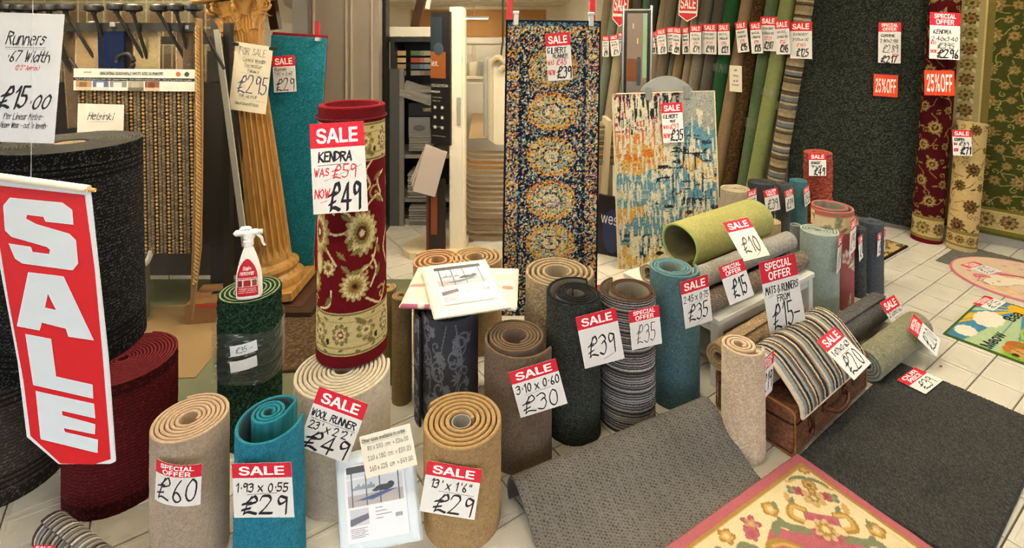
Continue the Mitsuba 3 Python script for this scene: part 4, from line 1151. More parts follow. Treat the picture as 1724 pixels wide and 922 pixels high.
# ------------------------------------------------------------------ tall red patterned roll
def kendra(U, V, red='#5c0c14', cream='#b8a878', gold='#8c7d4c', h=1.03):
    p = Pat(U, V, red)
    olive, tan, lt, br = '#6d6238', '#a08c58', '#c9bb8c', '#5d2a1e'
    for a, b in ((.045, .215), (.80, .955)):
        p.band(a, b, cream)
        for q in (a + .004, b - .01):
            p.band(q, q + .006, olive)
        for q in (a + .03, b - .04):
            p.band(q, q + .004, '#93864f')
        for i in range(-7, 8):
            u = i * .066
            for q in (a + .019, b - .024):
                p.leaf(u - .012, q, .026, .006, .3 * (-1) ** i, olive)
            if abs(i) < 6:
                c = (a + b) / 2
                x = i * .10
                if i % 2 == 0:
                    p.flower(x, c, .045, 9, [olive, '#8d7d4e', lt, '#7c4030', '#cfc6a4'], dep=.3, sx=.8)
                else:
                    p.flower(x, c + .004, .042, 7, ['#7b6c42', tan, lt, olive], dep=.35)
                    p.leaf(x, c + .03, .05, .012, 2.6, olive); p.leaf(x, c - .03, .05, .012, -.5, olive)
                    p.ell(x + .045, c - .03, .008, .012, '#2e2a1c')
    # vines
    ln = [[(-.02, .72), (-.055, .66), (-.03, .60)], [(-.02, .62), (.03, .60), (.05, .56)], [(-.10, .54), (-.03, .52), (.03, .53)], [(-.10, .50), (-.05, .44), (-.02, .40)], [(-.14, .46), (-.12, .38), (-.13, .28)],
          [(.02, .30), (.07, .36), (.13, .40), (.16, .48)], [(.12, .30), (.15, .36), (.13, .42)], [(.06, .66), (.12, .70), (.10, .76), (.13, .80)], [(.10, .62), (.16, .66), (.20, .62)], [(-.04, .30), (-.05, .24), (-.10, .22)],
          [(.10, .26), (.17, .22), (.21, .28)], [(-.2, .7), (-.16, .64), (-.2, .56)], [(.2, .75), (.16, .72), (.18, .66)], [(-.24, .36), (-.2, .3), (-.22, .24)], [(.24, .5), (.2, .44), (.23, .36)]]
    for l in ln:
        p.line(l, .0085, lt)
    # palmettes
    p.flower(.085, .52, .085, 16, [tan, lt, '#b5a468', '#7d7040', br, '#c8b890'], ang=.3, dep=.2, sx=.85, sy=1.1)
    p.flower(-.115, .52, .085, 14, ['#8a7640', tan, lt, '#9a5536', br, '#d8ccaa'], ang=1, dep=.2, sx=.8, sy=1.15)
    p.ell(-.115, .40, .03, .05, tan); p.ell(-.115, .395, .02, .04, lt)
    p.flower(-.055, .385, .034, 8, [tan, lt, '#8a7640', '#7c2a22'], dep=.35)
    p.flower(.055, .315, .062, 15, [tan, lt, '#9a8648', '#7d5a30', '#40251c'], dep=.28)
    p.flower(-.14, .315, .045, 10, ['#8a7640', tan, lt], dep=.3)
    for u, v, a in ((.0, .64, .5), (.03, .62, 2.2), (.0, .60, -.6), (.04, .44, .4), (.02, .42, 2.4), (.03, .46, 1.3), (.0, .40, -.7), (.04, .365, .2), (-.07, .24, .8), (.15, .33, 1.2), (.17, .42, 2.0), (.14, .72, .6), (.15, .65, -.5)):
        p.leaf(u, v, .05, .013, a, olive, vein='#8a7c48')
    p.scroll(.13, .37, .03, .2, .009, tan); p.scroll(.16, .28, .032, 2.2, .009, tan, hand=-1); p.scroll(.16, .70, .035, 1.2, .009, tan); p.scroll(-.12, .25, .025, .5, .008, tan)
    for u in (-.3, -.42, .3, .42, .54):
        for v in (.3, .5, .68):
            p.flower(u, v + .03 * math.sin(u * 9), .055, 11, [tan, lt, '#8a7640', br], dep=.3)
    return p.done(.16)
rx, ry, rz = -0.673, 2.19, 0.446
tr_ = roll('tall dark red floral roll with cream borders standing on the cream wool roll', rx, ry, 0.141, 1.015, kendra, z0=rz, turns=1.9, rin=0.106, t=0.012, bind='#82161f', edge='#6d0f18', end=2.4, seed=70, back='#7c2028', step=0.0034, flare=0.07, sq=1.0, wob=0.004, bindr=.0075)
part(tr_, 'top_hem', tube(np.stack([rx + .1435 * np.cos(np.linspace(0, 2 * PI, 60)), ry + .1435 * np.sin(np.linspace(0, 2 * PI, 60)), np.full(60, rz + .972)], 1), .0035, 6, closed=False), M('#58101a', 0.95), True)
card('large sale card on the tall red floral roll, now 49 pounds', [(-0.775,2.000,1.411), (-0.568,2.000,1.425), (-0.745,1.980,1.073)], SALE,
     [('h', 'KENDRA', 14, 32, 74, 43, 'k', 2.4, 1.8), ('l', '', 12, 47, 70, 46, 'k', 1.6), ('h', 'WAS', 6, 50, 32, 59, 'r', 1.6), ('h', '£59', 38, 47, 82, 62, 'r', 1.8), ('l', '', 20, 65, 94, 48, 'k', 1.1), ('h', 'NOW', 4, 73, 32, 83, 'r', 1.8), ('l', '', 14, 88, 26, 86, 'r', 1.4), ('h', '£49', 30, 67, 88, 97, 'k', 3.0, 2.6)], hf=0.275)

# ------------------------------------------------------------------ damask roll with packs, rolls behind it
def damask(U, V):
    p = Pat(U, V, '#42444b')
    g = '#757984'
    r = random_ = np.random.default_rng(8)
    for i, (u, v, rd, a, hd) in enumerate([(-.06, .42, .05, .3, 1), (.05, .40, .055, 2.2, -1), (0, .30, .06, 1.0, 1), (-.08, .25, .045, 2.8, -1), (.09, .28, .05, -.6, 1), (.02, .19, .05, .2, -1), (-.07, .13, .05, 1.6, 1), (.08, .13, .05, 2.6, -1), (0, .07, .05, 0, 1), (.14, .2, .05, 1, 1), (-.14, .35, .05, 2, -1), (.15, .38, .05, 0, 1), (-.15, .18, .05, 1, 1)]):
        p.scroll(u, v, rd, a, .0085, g, 1.1, hd)
        for k in range(5):
            t = a + hd * k * .5
            p.leaf(u + rd * math.cos(t + PI) * .2, v + rd * math.sin(t + PI) * .2, rd * .8, .007, t + hd * 1.0, g)
    for i in range(20):
        u, v, a, hd = r.uniform(-.36, .36), r.uniform(.02, .47), r.uniform(0, 6.28), (-1) ** i
        p.scroll(u, v, r.uniform(.03, .05), a, .0075, g, 1.0, hd)
        for k in range(4):
            p.leaf(u, v, .05, .0075, a + hd * k * .55, g)
    for l in [[(-.02, .02), (.0, .15), (-.03, .28), (.01, .46)], [(.1, .02), (.06, .15), (.1, .28), (.06, .46)], [(-.12, .05), (-.09, .2), (-.12, .4)]]:
        p.line(l, .006, g)
    return p.done(.14)
dx, dy, dr_, dh = -0.299,2.444,0.159,0.494
dh -= 0.012
roll('charcoal roll with grey scrolling leaves under the wrapped packs', dx, dy, dr_, dh, damask, turns=2.2, rin=.09, t=.011, bind='#2a2b30', edge='#2a2b30', end=3.9, loose=.014, seed=71, back='#5d5a55', step=.0034)
roll('peach roll behind the pink packs', -0.423,2.933,0.155,0.490, speckle('#b98f68', '#a57f5c', .1, seed=72), turns=4, rin=.03, t=.012, bind='#c0966e', edge='#ba9069', end=2.6, seed=72, back='#c29a74')
roll('tan roll with a widely wound top behind the white pack', -0.209,2.990,0.154,0.486, speckle('#a58a66', '#8f7654', .1, seed=73), turns=4.2, rin=.035, t=.0145, bind='#ad916c', edge='#a88c67', end=.8, seed=73, back='#b0966f')
roll('slim olive tan roll left of the charcoal scroll roll', -0.533,2.516,0.052,0.500, speckle('#7d6b48', '#6b5a3c', .1, seed=74), turns=3, rin=.01, t=.011, bind='#88754f', edge='#8a7650', end=1, seed=74, back='#8a7650')
roll('slim cream edged roll half hidden behind the tall red roll', -0.640,2.655,0.053,0.471, speckle('#8a7850', '#76663f', .1, seed=75), turns=3, rin=.01, t=.011, bind='#a08b5c', edge='#8a7650', end=1, seed=75, back='#8a7650')

def pack(key, m, w, l, t, col, seed, bsdf='gloss'):
    """A soft wrapped slab: pillow-rounded box with small wrinkles; frame: x across, y along, z up (front)."""
    n, k = 60, 80
    u, v = np.linspace(-1, 1, n), np.linspace(-1, 1, k)
    U, V = np.meshgrid(u, v, indexing='ij')
    e = np.clip((1 - np.maximum(abs(U) ** 10, abs(V) ** 10)), 0, 1) ** .4
    wr = meshkit.fbm(np.stack([U * w * 28, V * l * 10 + U * 3, U * 0 + seed], -1), 3, seed)
    out = []
    for s in (1, -1):
        Z = s * t / 2 * e + (s > 0) * .0035 * (wr - .5) * e
        P = np.stack([U * w / 2 * (1 - .0 * (1 - e)), V * l / 2, Z], -1)
        g = grid(P if s > 0 else P[::-1])
        out.append((g, col(P if s > 0 else P[::-1])))
    g, c = cat(out)
    part(key, 'wrapped_body', xf(g, m), bsdf, True, c)

def pack_label(key, m, w, l, t):
    """The printed insert: dark strip, photograph of a rug by a window, small photograph, lines of text, bar code."""
    z = t / 2 + .003
    q = m @ mat(0, 0, z) if False else m.copy()
    q[:3, 3] = m[:3, 3] + m[:3, 2] * z
    W_, L_ = w * .74, l * .76
    part(key, 'insert', sheet(q, -W_ / 2, W_ / 2, -L_ / 2, L_ / 2, 0, n=2), M('#e4e2e6', 0.3, 0, .5, .4))
    us, vs = np.linspace(0, 1, 90), np.linspace(0, 1, 70)
    U, V = np.meshgrid(us, vs, indexing='ij')
    p = Pat(U.ravel(), V.ravel(), '#c9ccd2')
    p.band(0, .34, '#b0a8a4')
    p.band(.80, .86, '#dfe0e4')
    for x in (.07, .33, .58, .92):
        p.uband(x, x + .022, '#5b5d66')
    for i in range(9):
        p.poly([(.1 + i * .045, .48), (.1 + i * .045, .56 + .12 * ((i * 37) % 5) / 5), (.135 + i * .045, .56 + .12 * ((i * 37) % 5) / 5), (.135 + i * .045, .48)], '#8b929e')
    p.poly([(.12, .17), (.45, .14), (.93, .36), (.70, .36)], '#5f7396')
    p.poly([(.2, .19), (.45, .17), (.86, .34), (.68, .34)], '#4b5f86')
    p.ell(.66, .44, .17, .09, '#3f3e46'); p.ell(.79, .50, .06, .09, '#3b3a42'); p.ell(.52, .40, .08, .04, '#4b4a52')
    c = p.done(.05)
    P = np.stack([-W_ / 2 + (.04 + .92 * U) * W_, -L_ / 2 + (.45 + .44 * V) * L_, U * 0 + .0005], -1)
    part(key, 'photograph', xf(grid(P), q), 'gloss', True, c)
    part(key, 'title_strip', sheet(q, -W_ / 2 + .04 * W_, W_ / 2 - .04 * W_, L_ * .39, L_ * .48, .0006, n=2), M('#4d5257', 0.4))
    v, f = typed('RUG UNDERLAY', W_ * .12, L_ * .41, W_ * .42, L_ * .46, False)
    part(key, 'title', tm(bendpts(v, .001, 0, q), f), M('#d6d6d6', 0.5)) if False else None
    part(key, 'small_photograph', sheet(q, -W_ * .44, -W_ * .13, -L_ * .29, -L_ * .08, .0006, n=2), M('#c5c2cb', 0.4))
    part(key, 'small_photograph_rug', tm(bendpts(np.array([(-W_ * .44, -L_ * .29), (-W_ * .13, -L_ * .22), (-W_ * .14, -L_ * .15), (-W_ * .44, -L_ * .2)]), .001, 0, q), [(0, 1, 2), (0, 2, 3)]), M('#6d6a78', 0.4))
    tx = [sheet(q, -W_ * .02, W_ * (.10 + .14 * ((i * 7) % 3) / 2), -L_ * (.11 + .045 * i), -L_ * (.10 + .045 * i), .0006, n=2) for i in range(4)]
    tx += [sheet(q, -W_ * .44, -W_ * (.16 + .05 * (i % 2)), -L_ * (.33 + .022 * i), -L_ * (.322 + .022 * i), .0006, n=2) for i in range(6)]
    part(key, 'text_lines', cat(tx), M('#8f8f98', 0.5))
    part(key, 'bar_code', cat([sheet(q, W_ * (.30 + .014 * i), W_ * (.306 + .014 * i + .004 * (i % 2)), -L_ * .26, -L_ * .21, .0006, n=2) for i in range(9)]), M('#6b6b72', 0.5))

pink = thing('pink_pack', 'pink and white printed pack in clear wrap on top of the charcoal scroll roll', 'wrapped pack')
def pinkcol(P):
    u, v, z = P[..., 0].ravel(), P[..., 1].ravel(), P[..., 2].ravel()
    p = Pat(u, v, '#eadfce')
    r = np.random.default_rng(4)
    p.ell(-.22, -.02, .05, .016, '#e98a84'); p.ell(-.19, -.015, .05, .012, '#ef9c94'); p.ell(.22, -.03, .03, .02, '#e98a84'); p.ell(-.2, .06, .06, .02, '#d6dcb8'); p.ell(.2, .08, .05, .03, '#d6dcb8')
    c = p.done(.05)
    side = (v < -.188) & (np.sin(u * 120) + np.sin(u * 47) > -.1)
    c[side & (z < .017)] = lin('#b5607e')
    return c
zt = dh + .0
pt_ = .034
pack(pink, mat(-.24, 2.575, zt + pt_ / 2 + .012, yaw=-2), .54, .40, pt_, pinkcol, 81)
wp = thing('white_pack', 'white wrapped underlay pack with a printed insert lying on the pink pack', 'wrapped pack')
wm = mat(-.235, 2.50, zt + pt_ + .036, yaw=16)
pack(wp, wm, .345, .50, .034, lambda P: np.broadcast_to(lin('#eae6d4'), (P[..., 0].size, 3)), 82)
pack_label(wp, wm, .345, .50, .034)
wp2 = thing('white_pack', 'white wrapped underlay pack standing at the front between the turquoise and tan rolls', 'wrapped pack')
m2, w2, l2 = frame4((-0.626,1.860,0.266), (-0.349,1.860,0.308), (-0.582,1.765,-0.011), (-0.301,1.765,0.055))
pack(wp2, m2, w2, l2, .04, lambda P: np.broadcast_to(lin('#d3dde2'), (P[..., 0].size, 3)), 83)
pack_label(wp2, m2, w2, l2, .04)
card('cream list of other sizes on the white pack at the front', [(-0.526,1.800,0.369), (-0.352,1.800,0.416), (-0.491,1.770,0.252)], None,
     [('t', 'Other sizes available to order.', 3, 8, 90, 18, 'k', 2), ('l', '', 3, 21, 90, 21, 'k', .7), ('t', '80 x 150  cm  = £26.00', 12, 27, 92, 38, 'k', 1), ('t', '120 x 180  cm  = £39.00', 10, 50, 94, 62, 'k', 1), ('t', '160 x 225  cm  = £49.00', 10, 75, 94, 87, 'k', 1)], paper='#ece4d0', name='size_list', cat_='notice')

# ------------------------------------------------------------------ hanging runner with medallions and its stand
def runner_col(w, l):
    def fn(u, v):
        r = np.random.default_rng(17)
        cell = .0075
        qq = np.stack([u, v, u * 0], -1)
        iu, iv = np.floor((u + 5 + .008 * vn(qq, 110, 1)) / cell), np.floor((v + 5 + .008 * vn(qq, 110, 2)) / cell)
        def hsh(k):
            return (np.sin(iu * 127.1 + iv * 311.7 + k * 74.7) * 43758.5453) % 1
        navy, blue, teal, cream, gold, orange, pink, plum = [lin(c) for c in ('#12182a', '#2b4256', '#6f979c', '#d2c9aa', '#d0a548', '#c8703a', '#b3666a', '#4a2436')]
        pal = np.stack([navy, blue, teal, cream, gold, orange, pink, plum])
        n = len(u)
        W_ = np.tile(np.array([.46, .13, .13, .15, .04, .02, .04, .03]), (n, 1))
        side = (abs(u) > w * .345) & (abs(u) < w * .48)
        k = (np.sin((v + np.sign(u) * .0) * 2 * PI / .135) > 0)
        W_[side] = [.36, .10, .13, .13, .10, .04, .10, .04]
        W_[side & k] = [.34, .07, .12, .14, .22, .04, .06, .02]
        W_[(abs(abs(u) - w * .335) < .01)] = [.6, .2, .12, .03, .02, .01, .01, .01]
        for i, vc in enumerate((-.5, -.225, .045, .32, .60, .875)):
            vc = vc - .245
            q = np.hypot(u / .155, (v - vc) / .122)
            q = q + .06 * (vn(np.stack([u, v, u * 0], -1), 40, i) - .5)
            for a, b, ww in ((.0, .12, [.2, .1, .2, .25, .1, .1, .05, 0]), (.12, .32, [.02, .02, .10, .62, .1, .04, .10, 0]), (.32, .42, [.4, .15, .15, .1, .15, .03, .02, 0]), (.42, .74, [.12, .05, .26, .25, .29, .01, .02, 0]), (.74, .86, [.14, .03, .14, .14, .46, .05, .04, 0]), (.86, 1.0, [.2, .04, .05, .1, .36, .2, .05, 0])):
                W_[(q >= a) & (q < b)] = ww
            if i % 2 == 0:
                W_[(q > .84) & (q < 1.02) & ((v - vc) > .05)] = [.16, .03, .05, .1, .18, .38, .1, 0]
        top = (v > l / 2 - .085)
        W_[top] = [.25, .08, .16, .17, .20, .06, .06, .02]
        W_[(v > l / 2 - .035)] = [.3, .4, .3, .0, .0, 0, 0, 0]
        W_[(abs(u) > w * .485) | (v > l / 2 - .012)] = [1, 0, 0, 0, 0, 0, 0, 0]
        big = vn(np.stack([u, v, u * 0], -1), 26, 5)
        W_[:, 0] *= .5 + big
        W_ /= W_.sum(1, keepdims=True)
        pick = (np.cumsum(W_, 1) < hsh(1)[:, None]).sum(1).clip(0, 7)
        return np.clip(pal[pick] * (.8 + .4 * hsh(2)[:, None]), .003, .9)
    return fn
st = thing('rug_stand', 'red metal hanging stand that carries the medallion runner', 'rug stand')
for x in ((-0.015,3.320,1.976)[0], (0.513,3.320,1.976)[0]):
    part(st, 'upright', box(.038, .025, 2.22, (x, 3.34, 1.11), .004), M('#b81f28', 0.4))
part(st, 'crossbar', box(.70, .02, .03, (.245, 3.34, 2.0)), M('#b81f28', 0.4))
part(st, 'base', box(.72, .30, .03, (.245, 3.46, .0155)), M('#8a1a22', 0.5))
gk = thing('medallion_runner', 'dark multicoloured runner with gold medallions hanging on the red stand', 'runner')
gm, gw, gl = frame4((-0.048,3.280,1.854), (0.559,3.280,1.836), (-0.052,3.280,-0.002), (0.526,3.280,-0.002))
rug(None, gm, gw, gl, runner_col(gw, gl), t=.012, step=.0042, key=gk, base='pile', seed=90, rough=.0006)
for x, tl_ in ((-.235, 3), (.235, -4)):
    c_ = part(gk, 'clip', xf(cat([box(.032, .02, .085, (x, gl / 2 + .012, .012), .004), box(.04, .03, .02, (x, gl / 2 + .045, .012), .004)]), gm @ mat(yaw=0)) if False else xf(cat([box(.032, .085, .02, (x, gl / 2 + .008, .014), .004), box(.04, .02, .03, (x, gl / 2 + .045, .012), .004)]), gm), M('#b9b7ae', 0.3, 0.8), label='chrome hanging clip')
card('sale card on the medallion runner, now 39 pounds', [(0.203,3.240,1.761), (0.357,3.240,1.772), (0.191,3.240,1.466)], SALE,
     [('h', 'GILBERT', 6, 30, 82, 43, 'k', 1.8), ('h', 'RUNNER', 26, 45, 86, 53, 'k', 1.6), ('l', '', 26, 56, 80, 55, 'k', 1), ('h', 'WAS', 5, 57, 30, 67, 'r', 1.4), ('h', '£45', 38, 55, 80, 68, 'r', 1.6), ('l', '', 32, 70, 90, 54, 'k', 1), ('h', 'NOW', 4, 77, 32, 88, 'r', 1.6), ('h', '£39', 38, 71, 96, 96, 'k', 2.6, 2.2)], hf=.27)

# ------------------------------------------------------------------ white table with lying rolls
AV, BV = np.array([.829, .559, 0]), np.array([-.559, .829, 0])
C0 = np.array([1.02, 2.588, 0])
def tp(a, b, z):
    return C0 + AV * a + BV * b + np.array([0, 0, z])
YAW = 34.0
tb_ = thing('white_table', 'low white table carrying the lying rolls in the middle', 'table')
tz = .347
TMm = mat(*(tp(.46, .31, 0)), yaw=YAW)
part(tb_, 'table_top', xf(box(.94, .64, .03, (0, 0, tz - .015), .004), TMm), M('#cfd0c8', 0.45))
for sx in (-1, 1):
    for sy in (-1, 1):
        part(tb_, 'leg', xf(box(.045, .045, tz - .03, (sx * .44, sy * .29, (tz - .03) / 2 + .0005), .003), TMm), M('#cfd0c8', 0.45))
for sy in (-1, 1):
    part(tb_, 'apron', xf(box(.835, .02, .05, (0, sy * .295, tz - .055)), TMm), M('#c6c7bf', 0.45))
for sx in (-1, 1):
    part(tb_, 'apron', xf(box(.02, .535, .05, (sx * .445, 0, tz - .055)), TMm), M('#c6c7bf', 0.45))
part(tb_, 'shelf', xf(box(.80, .5, .02, (0, 0, .10)), TMm), M('#6e6c66', 0.6))
roll_ab('brown speckled roll at the bottom of the stack on the white table', tp(-.02, .07, tz + .054), tp(.93, .07, tz + .054), .052, speckle('#6d6055', '#968878', .25, frac=.3, seed=101, big=.1), turns=3, rin=.008, t=.0125, bind='#8d7a66', back='#8d7a66', seed=101, step=.004, end=-1.2, rough=.002)
roll_ab('second brown roll hidden beneath the grey one on the white table', tp(.02, .185, tz + .054), tp(.93, .185, tz + .054), .052, speckle('#6d6055', '#968878', .25, seed=102), turns=3, rin=.01, t=.012, bind='#8a775f', back='#8a775f', seed=102, step=.007)
roll_ab('light grey bound roll on the white table under the 15 pound card', tp(-.05, .125, tz + .148), tp(.90, .13, tz + .148), .060, speckle('#8b8882', '#a6a39b', .12, frac=.3, seed=103, big=.12), turns=3.2, rin=.012, t=.012, bind='#a19d92', back='#a39d90', seed=103, step=.0045, end=-.8, hand=-1, bindboth=True)
roll_ab('cream roll lying behind the light grey one on the white table', tp(-.015, .43, tz + .068), tp(.85, .43, tz + .068), .066, speckle('#a8977a', '#8e7e64', .1, seed=104), turns=3, rin=.026, t=.012, bind='#b19f80', back='#a8977a', seed=104, step=.006, end=.4)
roll_ab('third roll holding up the green rug on the white table', tp(.06, .295, tz + .066), tp(.80, .295, tz + .066), .064, speckle('#a8977a', '#8e7e64', .1, seed=105), turns=3, rin=.02, t=.012, bind='#bda985', back='#a8977a', seed=105, step=.008)
# light green rug: a big open half roll
gk2 = thing('green_rug', 'pale green rug loosely rolled into an open tunnel on the white table', 'rug')
A_, B_ = tp(.085, .30, tz + .250), tp(.82, .305, tz + .253)
m_, L_ = axis_frame(A_, B_)
pth = spline([(-.095, -.075), (-.118, .0), (-.10, .062), (-.04, .10), (.03, .105), (.085, .075), (.11, .01), (.085, -.06), (.03, -.095), (-.03, -.095)], 8)
gg, gc = strip(pth[::-1], .012, L_, 150, speckle('#98965a', '#a8a66a', .08, frac=.3, seed=106, big=.06), ds=.0045, back='#6f6a4c', edge='#9aa35e', seed=106, rough=.0008)
part(gk2, 'pile', xf(gg, m_), 'pile', True, gc)
for z in (0, L_):
    t_ = tube(np.c_[pth, np.full(len(pth), z)], .0075, 7)
    part(gk2, 'binding', xf(t_, m_), 'pile', True, np.broadcast_to(lin('#97a35a'), (len(t_.vertices), 3)))
card('10 pound sale card lying on the pale green rug', [(1.117,2.800,0.748), (1.275,2.820,0.769), (1.182,2.640,0.610), (1.329,2.700,0.621)], SALE, [('h', '£10', 22, 46, 84, 84, '#6b4a34', 2.2, 2.2), ('l', '', 56, 94, 76, 86, '#6b4a34', 1.6)], hf=.27, paper='#efe8d4')
card('15 pound special offer card before the light grey roll', [(1.009,2.560,0.615), (1.146,2.600,0.645), (1.055,2.530,0.445)], SPEC, [('h', '£15', 26, 42, 84, 88, 'k', 2.0, 2.4)], hf=.32)
card('mats and runners special offer card standing before the white table', [(1.198,2.540,0.647), (1.406,2.600,0.669), (1.226,2.510,0.307)], SPEC,
     [('h', 'MATS & RUNNERS', 6, 36, 96, 47, 'k', 1.6), ('l', '', 12, 50, 26, 49, 'k', 1.3), ('l', '', 56, 48, 70, 47, 'k', 1.3), ('h', 'FROM', 34, 50, 68, 59, 'k', 1.6), ('l', '', 44, 63, 58, 61, 'k', 1.3), ('h', '£15-', 14, 60, 88, 94, 'k', 2.2, 2.2)], hf=.30)
roll('small cream roll standing at the end of the pale green rug', 1.848,3.756,0.080,0.418, speckle('#b9a482', '#a08c6c', .1, seed=107), turns=4, rin=.012, t=.011, bind='#c0ab88', edge='#bba683', seed=107, back='#bfa985', step=.005)

# ------------------------------------------------------------------ suitcase with the striped rug
sc0 = np.array([1.170, 2.163, 0]); SA = np.array([.809, .588, 0]); SB = np.array([-.588, .809, 0])
syaw = 36.0
SL, SD, SH = .72, .36, .19
SM = mat(*(sc0 + SA * SL / 2 + SB * SD / 2), yaw=syaw)
su = thing('suitcase', 'old brown leather suitcase lying under the striped rug', 'suitcase')
scene['leather'] = {'type': 'twosided', 'bsdf': {'type': 'principled', 'roughness': 0.42, 'specular': 0.5, 'base_color': proc(
    lambda p, n, uv: mix(mi.Color3f(0.090, 0.034, 0.017), mi.Color3f(0.155, 0.065, 0.033), fbm(p.x * 26, p.y * 26, p.z * 26)) * (0.75 + 0.5 * smoothstep(0.3, 0.7, noise(p.x * 110, p.y * 110, p.z * 110))))}}
import manifold3d
def rbox(w, d, h, r, n=24):
    s = manifold3d.Manifold.sphere(r, n)
    pts = [s.translate([sx * (w / 2 - r), sy * (d / 2 - r), sz * (h / 2 - r)]) for sx in (-1, 1) for sy in (-1, 1) for sz in (-1, 1)]
    mm = manifold3d.Manifold.batch_hull(pts).to_mesh()
    return trimesh.Trimesh(mm.vert_properties[:, :3], mm.tri_verts, process=False)
def rslab(w, d, h, r, n=24):
    """vertical cylinder corners"""
    c = manifold3d.Manifold.cylinder(h, r, r, n, True)
    mm = manifold3d.Manifold.batch_hull([c.translate([sx * (w / 2 - r), sy * (d / 2 - r), 0]) for sx in (-1, 1) for sy in (-1, 1)]).to_mesh()
    return trimesh.Trimesh(mm.vert_properties[:, :3], mm.tri_verts, process=False)
part(su, 'body', xf(rbox(SL, SD, SH, .022), SM @ mat(0, 0, SH / 2 + .001)), 'leather', 40)
part(su, 'lid_seam', xf(rslab(SL + .006, SD + .006, .008, .03), SM @ mat(0, 0, SH * .70)), M('#2a130b', 0.5), 40)
for sx in (-1, 1):
    rr_ = .026
    lp = []
    for cy_, cz_, a0 in ((SD / 2 - rr_, SH - rr_, 0), (-SD / 2 + rr_, SH - rr_, 90), (-SD / 2 + rr_, rr_, 180), (SD / 2 - rr_, rr_, 270)):
        for a in np.radians(np.linspace(a0, a0 + 90, 6)):
            lp.append((sx * (SL / 2 - .004), cy_ + rr_ * math.cos(a) * .98, cz_ + .001 + rr_ * math.sin(a) * .98))
    part(su, 'end_piping', xf(tube(np.array(lp), .0055, 6, closed=True), SM), M('#8a5a2c', 0.5), True, label='worn lighter piping round the end')
rim = np.array([(sx * (SL / 2 - .008), sy * (SD / 2 - .008)) for sx, sy in ((-1, -1), (1, -1), (1, 1), (-1, 1))])
part(su, 'edge_piping', xf(tube(np.c_[spline(rim, 1, True), np.full(4, SH - .010)], .0065, 6, closed=True), SM), M('#6e4420', 0.5), True, label='worn lighter edge piping')
fy = -SD / 2
part(su, 'handle', xf(tube(spline([(-.10, fy - .004, .105), (-.085, fy - .028, .102), (-.04, fy - .04, .088), (.04, fy - .04, .088), (.085, fy - .028, .102), (.10, fy - .004, .105)], 6), .0095, 9), SM), M('#4a2413', 0.4), True)
for x in (-.10, .10):
    part(su, 'handle_mount', xf(box(.035, .016, .035, (x, fy - .006, .107), .004), SM), M('#54301a', 0.4))
    part(su, 'lock', xf(box(.05, .012, .06, (x * 2.2, fy - .005, .115), .004), SM), M('#6d5738', 0.35, .6))
part(su, 'lock_hasp', xf(box(.05, .014, .05, (.0, fy - .005, .142), .004), SM), M('#7a6440', 0.35, .6))
part(su, 'strap', xf(tube(spline([(-.235, fy - .006, .165), (-.24, fy - .014, .12), (-.225, fy - .013, .08), (-.238, fy - .010, .055)], 5), .008, 7), SM), M('#3c1c0f', 0.4), True)

dseq = [(.016, '#cdbda2'), (.024, '#8a9596'), (.014, '#5d4a3a'), (.010, '#c9bba3'), (.019, '#2c2b2c'), (.017, '#9aa2a0'), (.022, '#6d5844'), (.008, '#d3c6ae'), (.013, '#3a3532'), (.019, '#a99a86'), (.014, '#6f7b7d'), (.022, '#57453a'), (.010, '#cfc2aa'), (.020, '#2f2e30'), (.014, '#8b7a66')]
DA, DB = sc0 + SA * .03 + SB * .17 + np.array([0, 0, SH]), sc0 + SA * .66 + SB * .17 + np.array([0, 0, SH])
dm, DL = axis_frame(DA, DB)
# local x of the frame: right looking along the axis; find the sign that points to the front (-SB)
fx = 1.0 if dm[:3, 0] @ (-SB) > 0 else -1.0
cy = .082
ins = [(.036 * math.cos(a) * 1.0 + .012, cy + .0 + .036 * math.sin(a) - .03) for a in np.linspace(-.4 * PI, 1.4 * PI, 12)]
outp = [(-.066, .045), (-.072, .082), (-.055, .128), (-.005, .152), (.055, .14), (.10, .105), (.145, .06), (.178, .018), (.186, -.028)]
dpth = spline([(fx * x, y) for x, y in ins[::1] + [(-.03, .012), (-.058, .022)] + outp], 6)
# the pile must lie on the outer side
dk = thing('striped_rug', 'striped cream, brown and blue grey rug draped over the suitcase', 'rug')
cand = dpth if fx < 0 else dpth[::-1]
def outer_side(p):
    q, _ = resample(p, .004); t = np.gradient(q, axis=0); nn = np.stack([t[:, 1], -t[:, 0]], 1)
    i = np.argmax(q[:, 1]); return nn[i, 1] > 0
if not outer_side(cand): cand = cand[::-1]
g_, c_ = strip(cand, .011, DL, 170, stripes(dseq, 1, .16, 7, wob=.0015), ds=.004, back='#a39a88', edge='#d0c3aa', seed=110, rough=.0016)
part(dk, 'pile', xf(g_, dm), 'pile', True, c_)
for z in (0, DL):
    t_ = tube(np.c_[dpth, np.full(len(dpth), z)], .007, 7)
    part(dk, 'binding', xf(t_, dm), 'pile', True, np.broadcast_to(lin('#d3c3a6'), (len(t_.vertices), 3)), label='cream bound edge')
e_ = dpth[-1]
t_ = tube([(e_[0], e_[1], z) for z in np.linspace(0, DL, 30)], .007, 7)
part(dk, 'binding', xf(t_, dm), 'pile', True, np.broadcast_to(lin('#d3c3a6'), (len(t_.vertices), 3)), label='cream bound edge')
card('20 pound sale card on the striped rug over the suitcase', [(1.338,2.260,0.438), (1.478,2.340,0.458), (1.368,2.120,0.343), (1.480,2.200,0.365)], SALE, [('h', '1.07x0.63', 10, 34, 92, 46, 'k', 1.4), ('l', '', 30, 53, 76, 52, 'k', 1.1), ('h', '£20', 14, 55, 88, 92, 'k', 1.7, 1.8)], hf=.29)
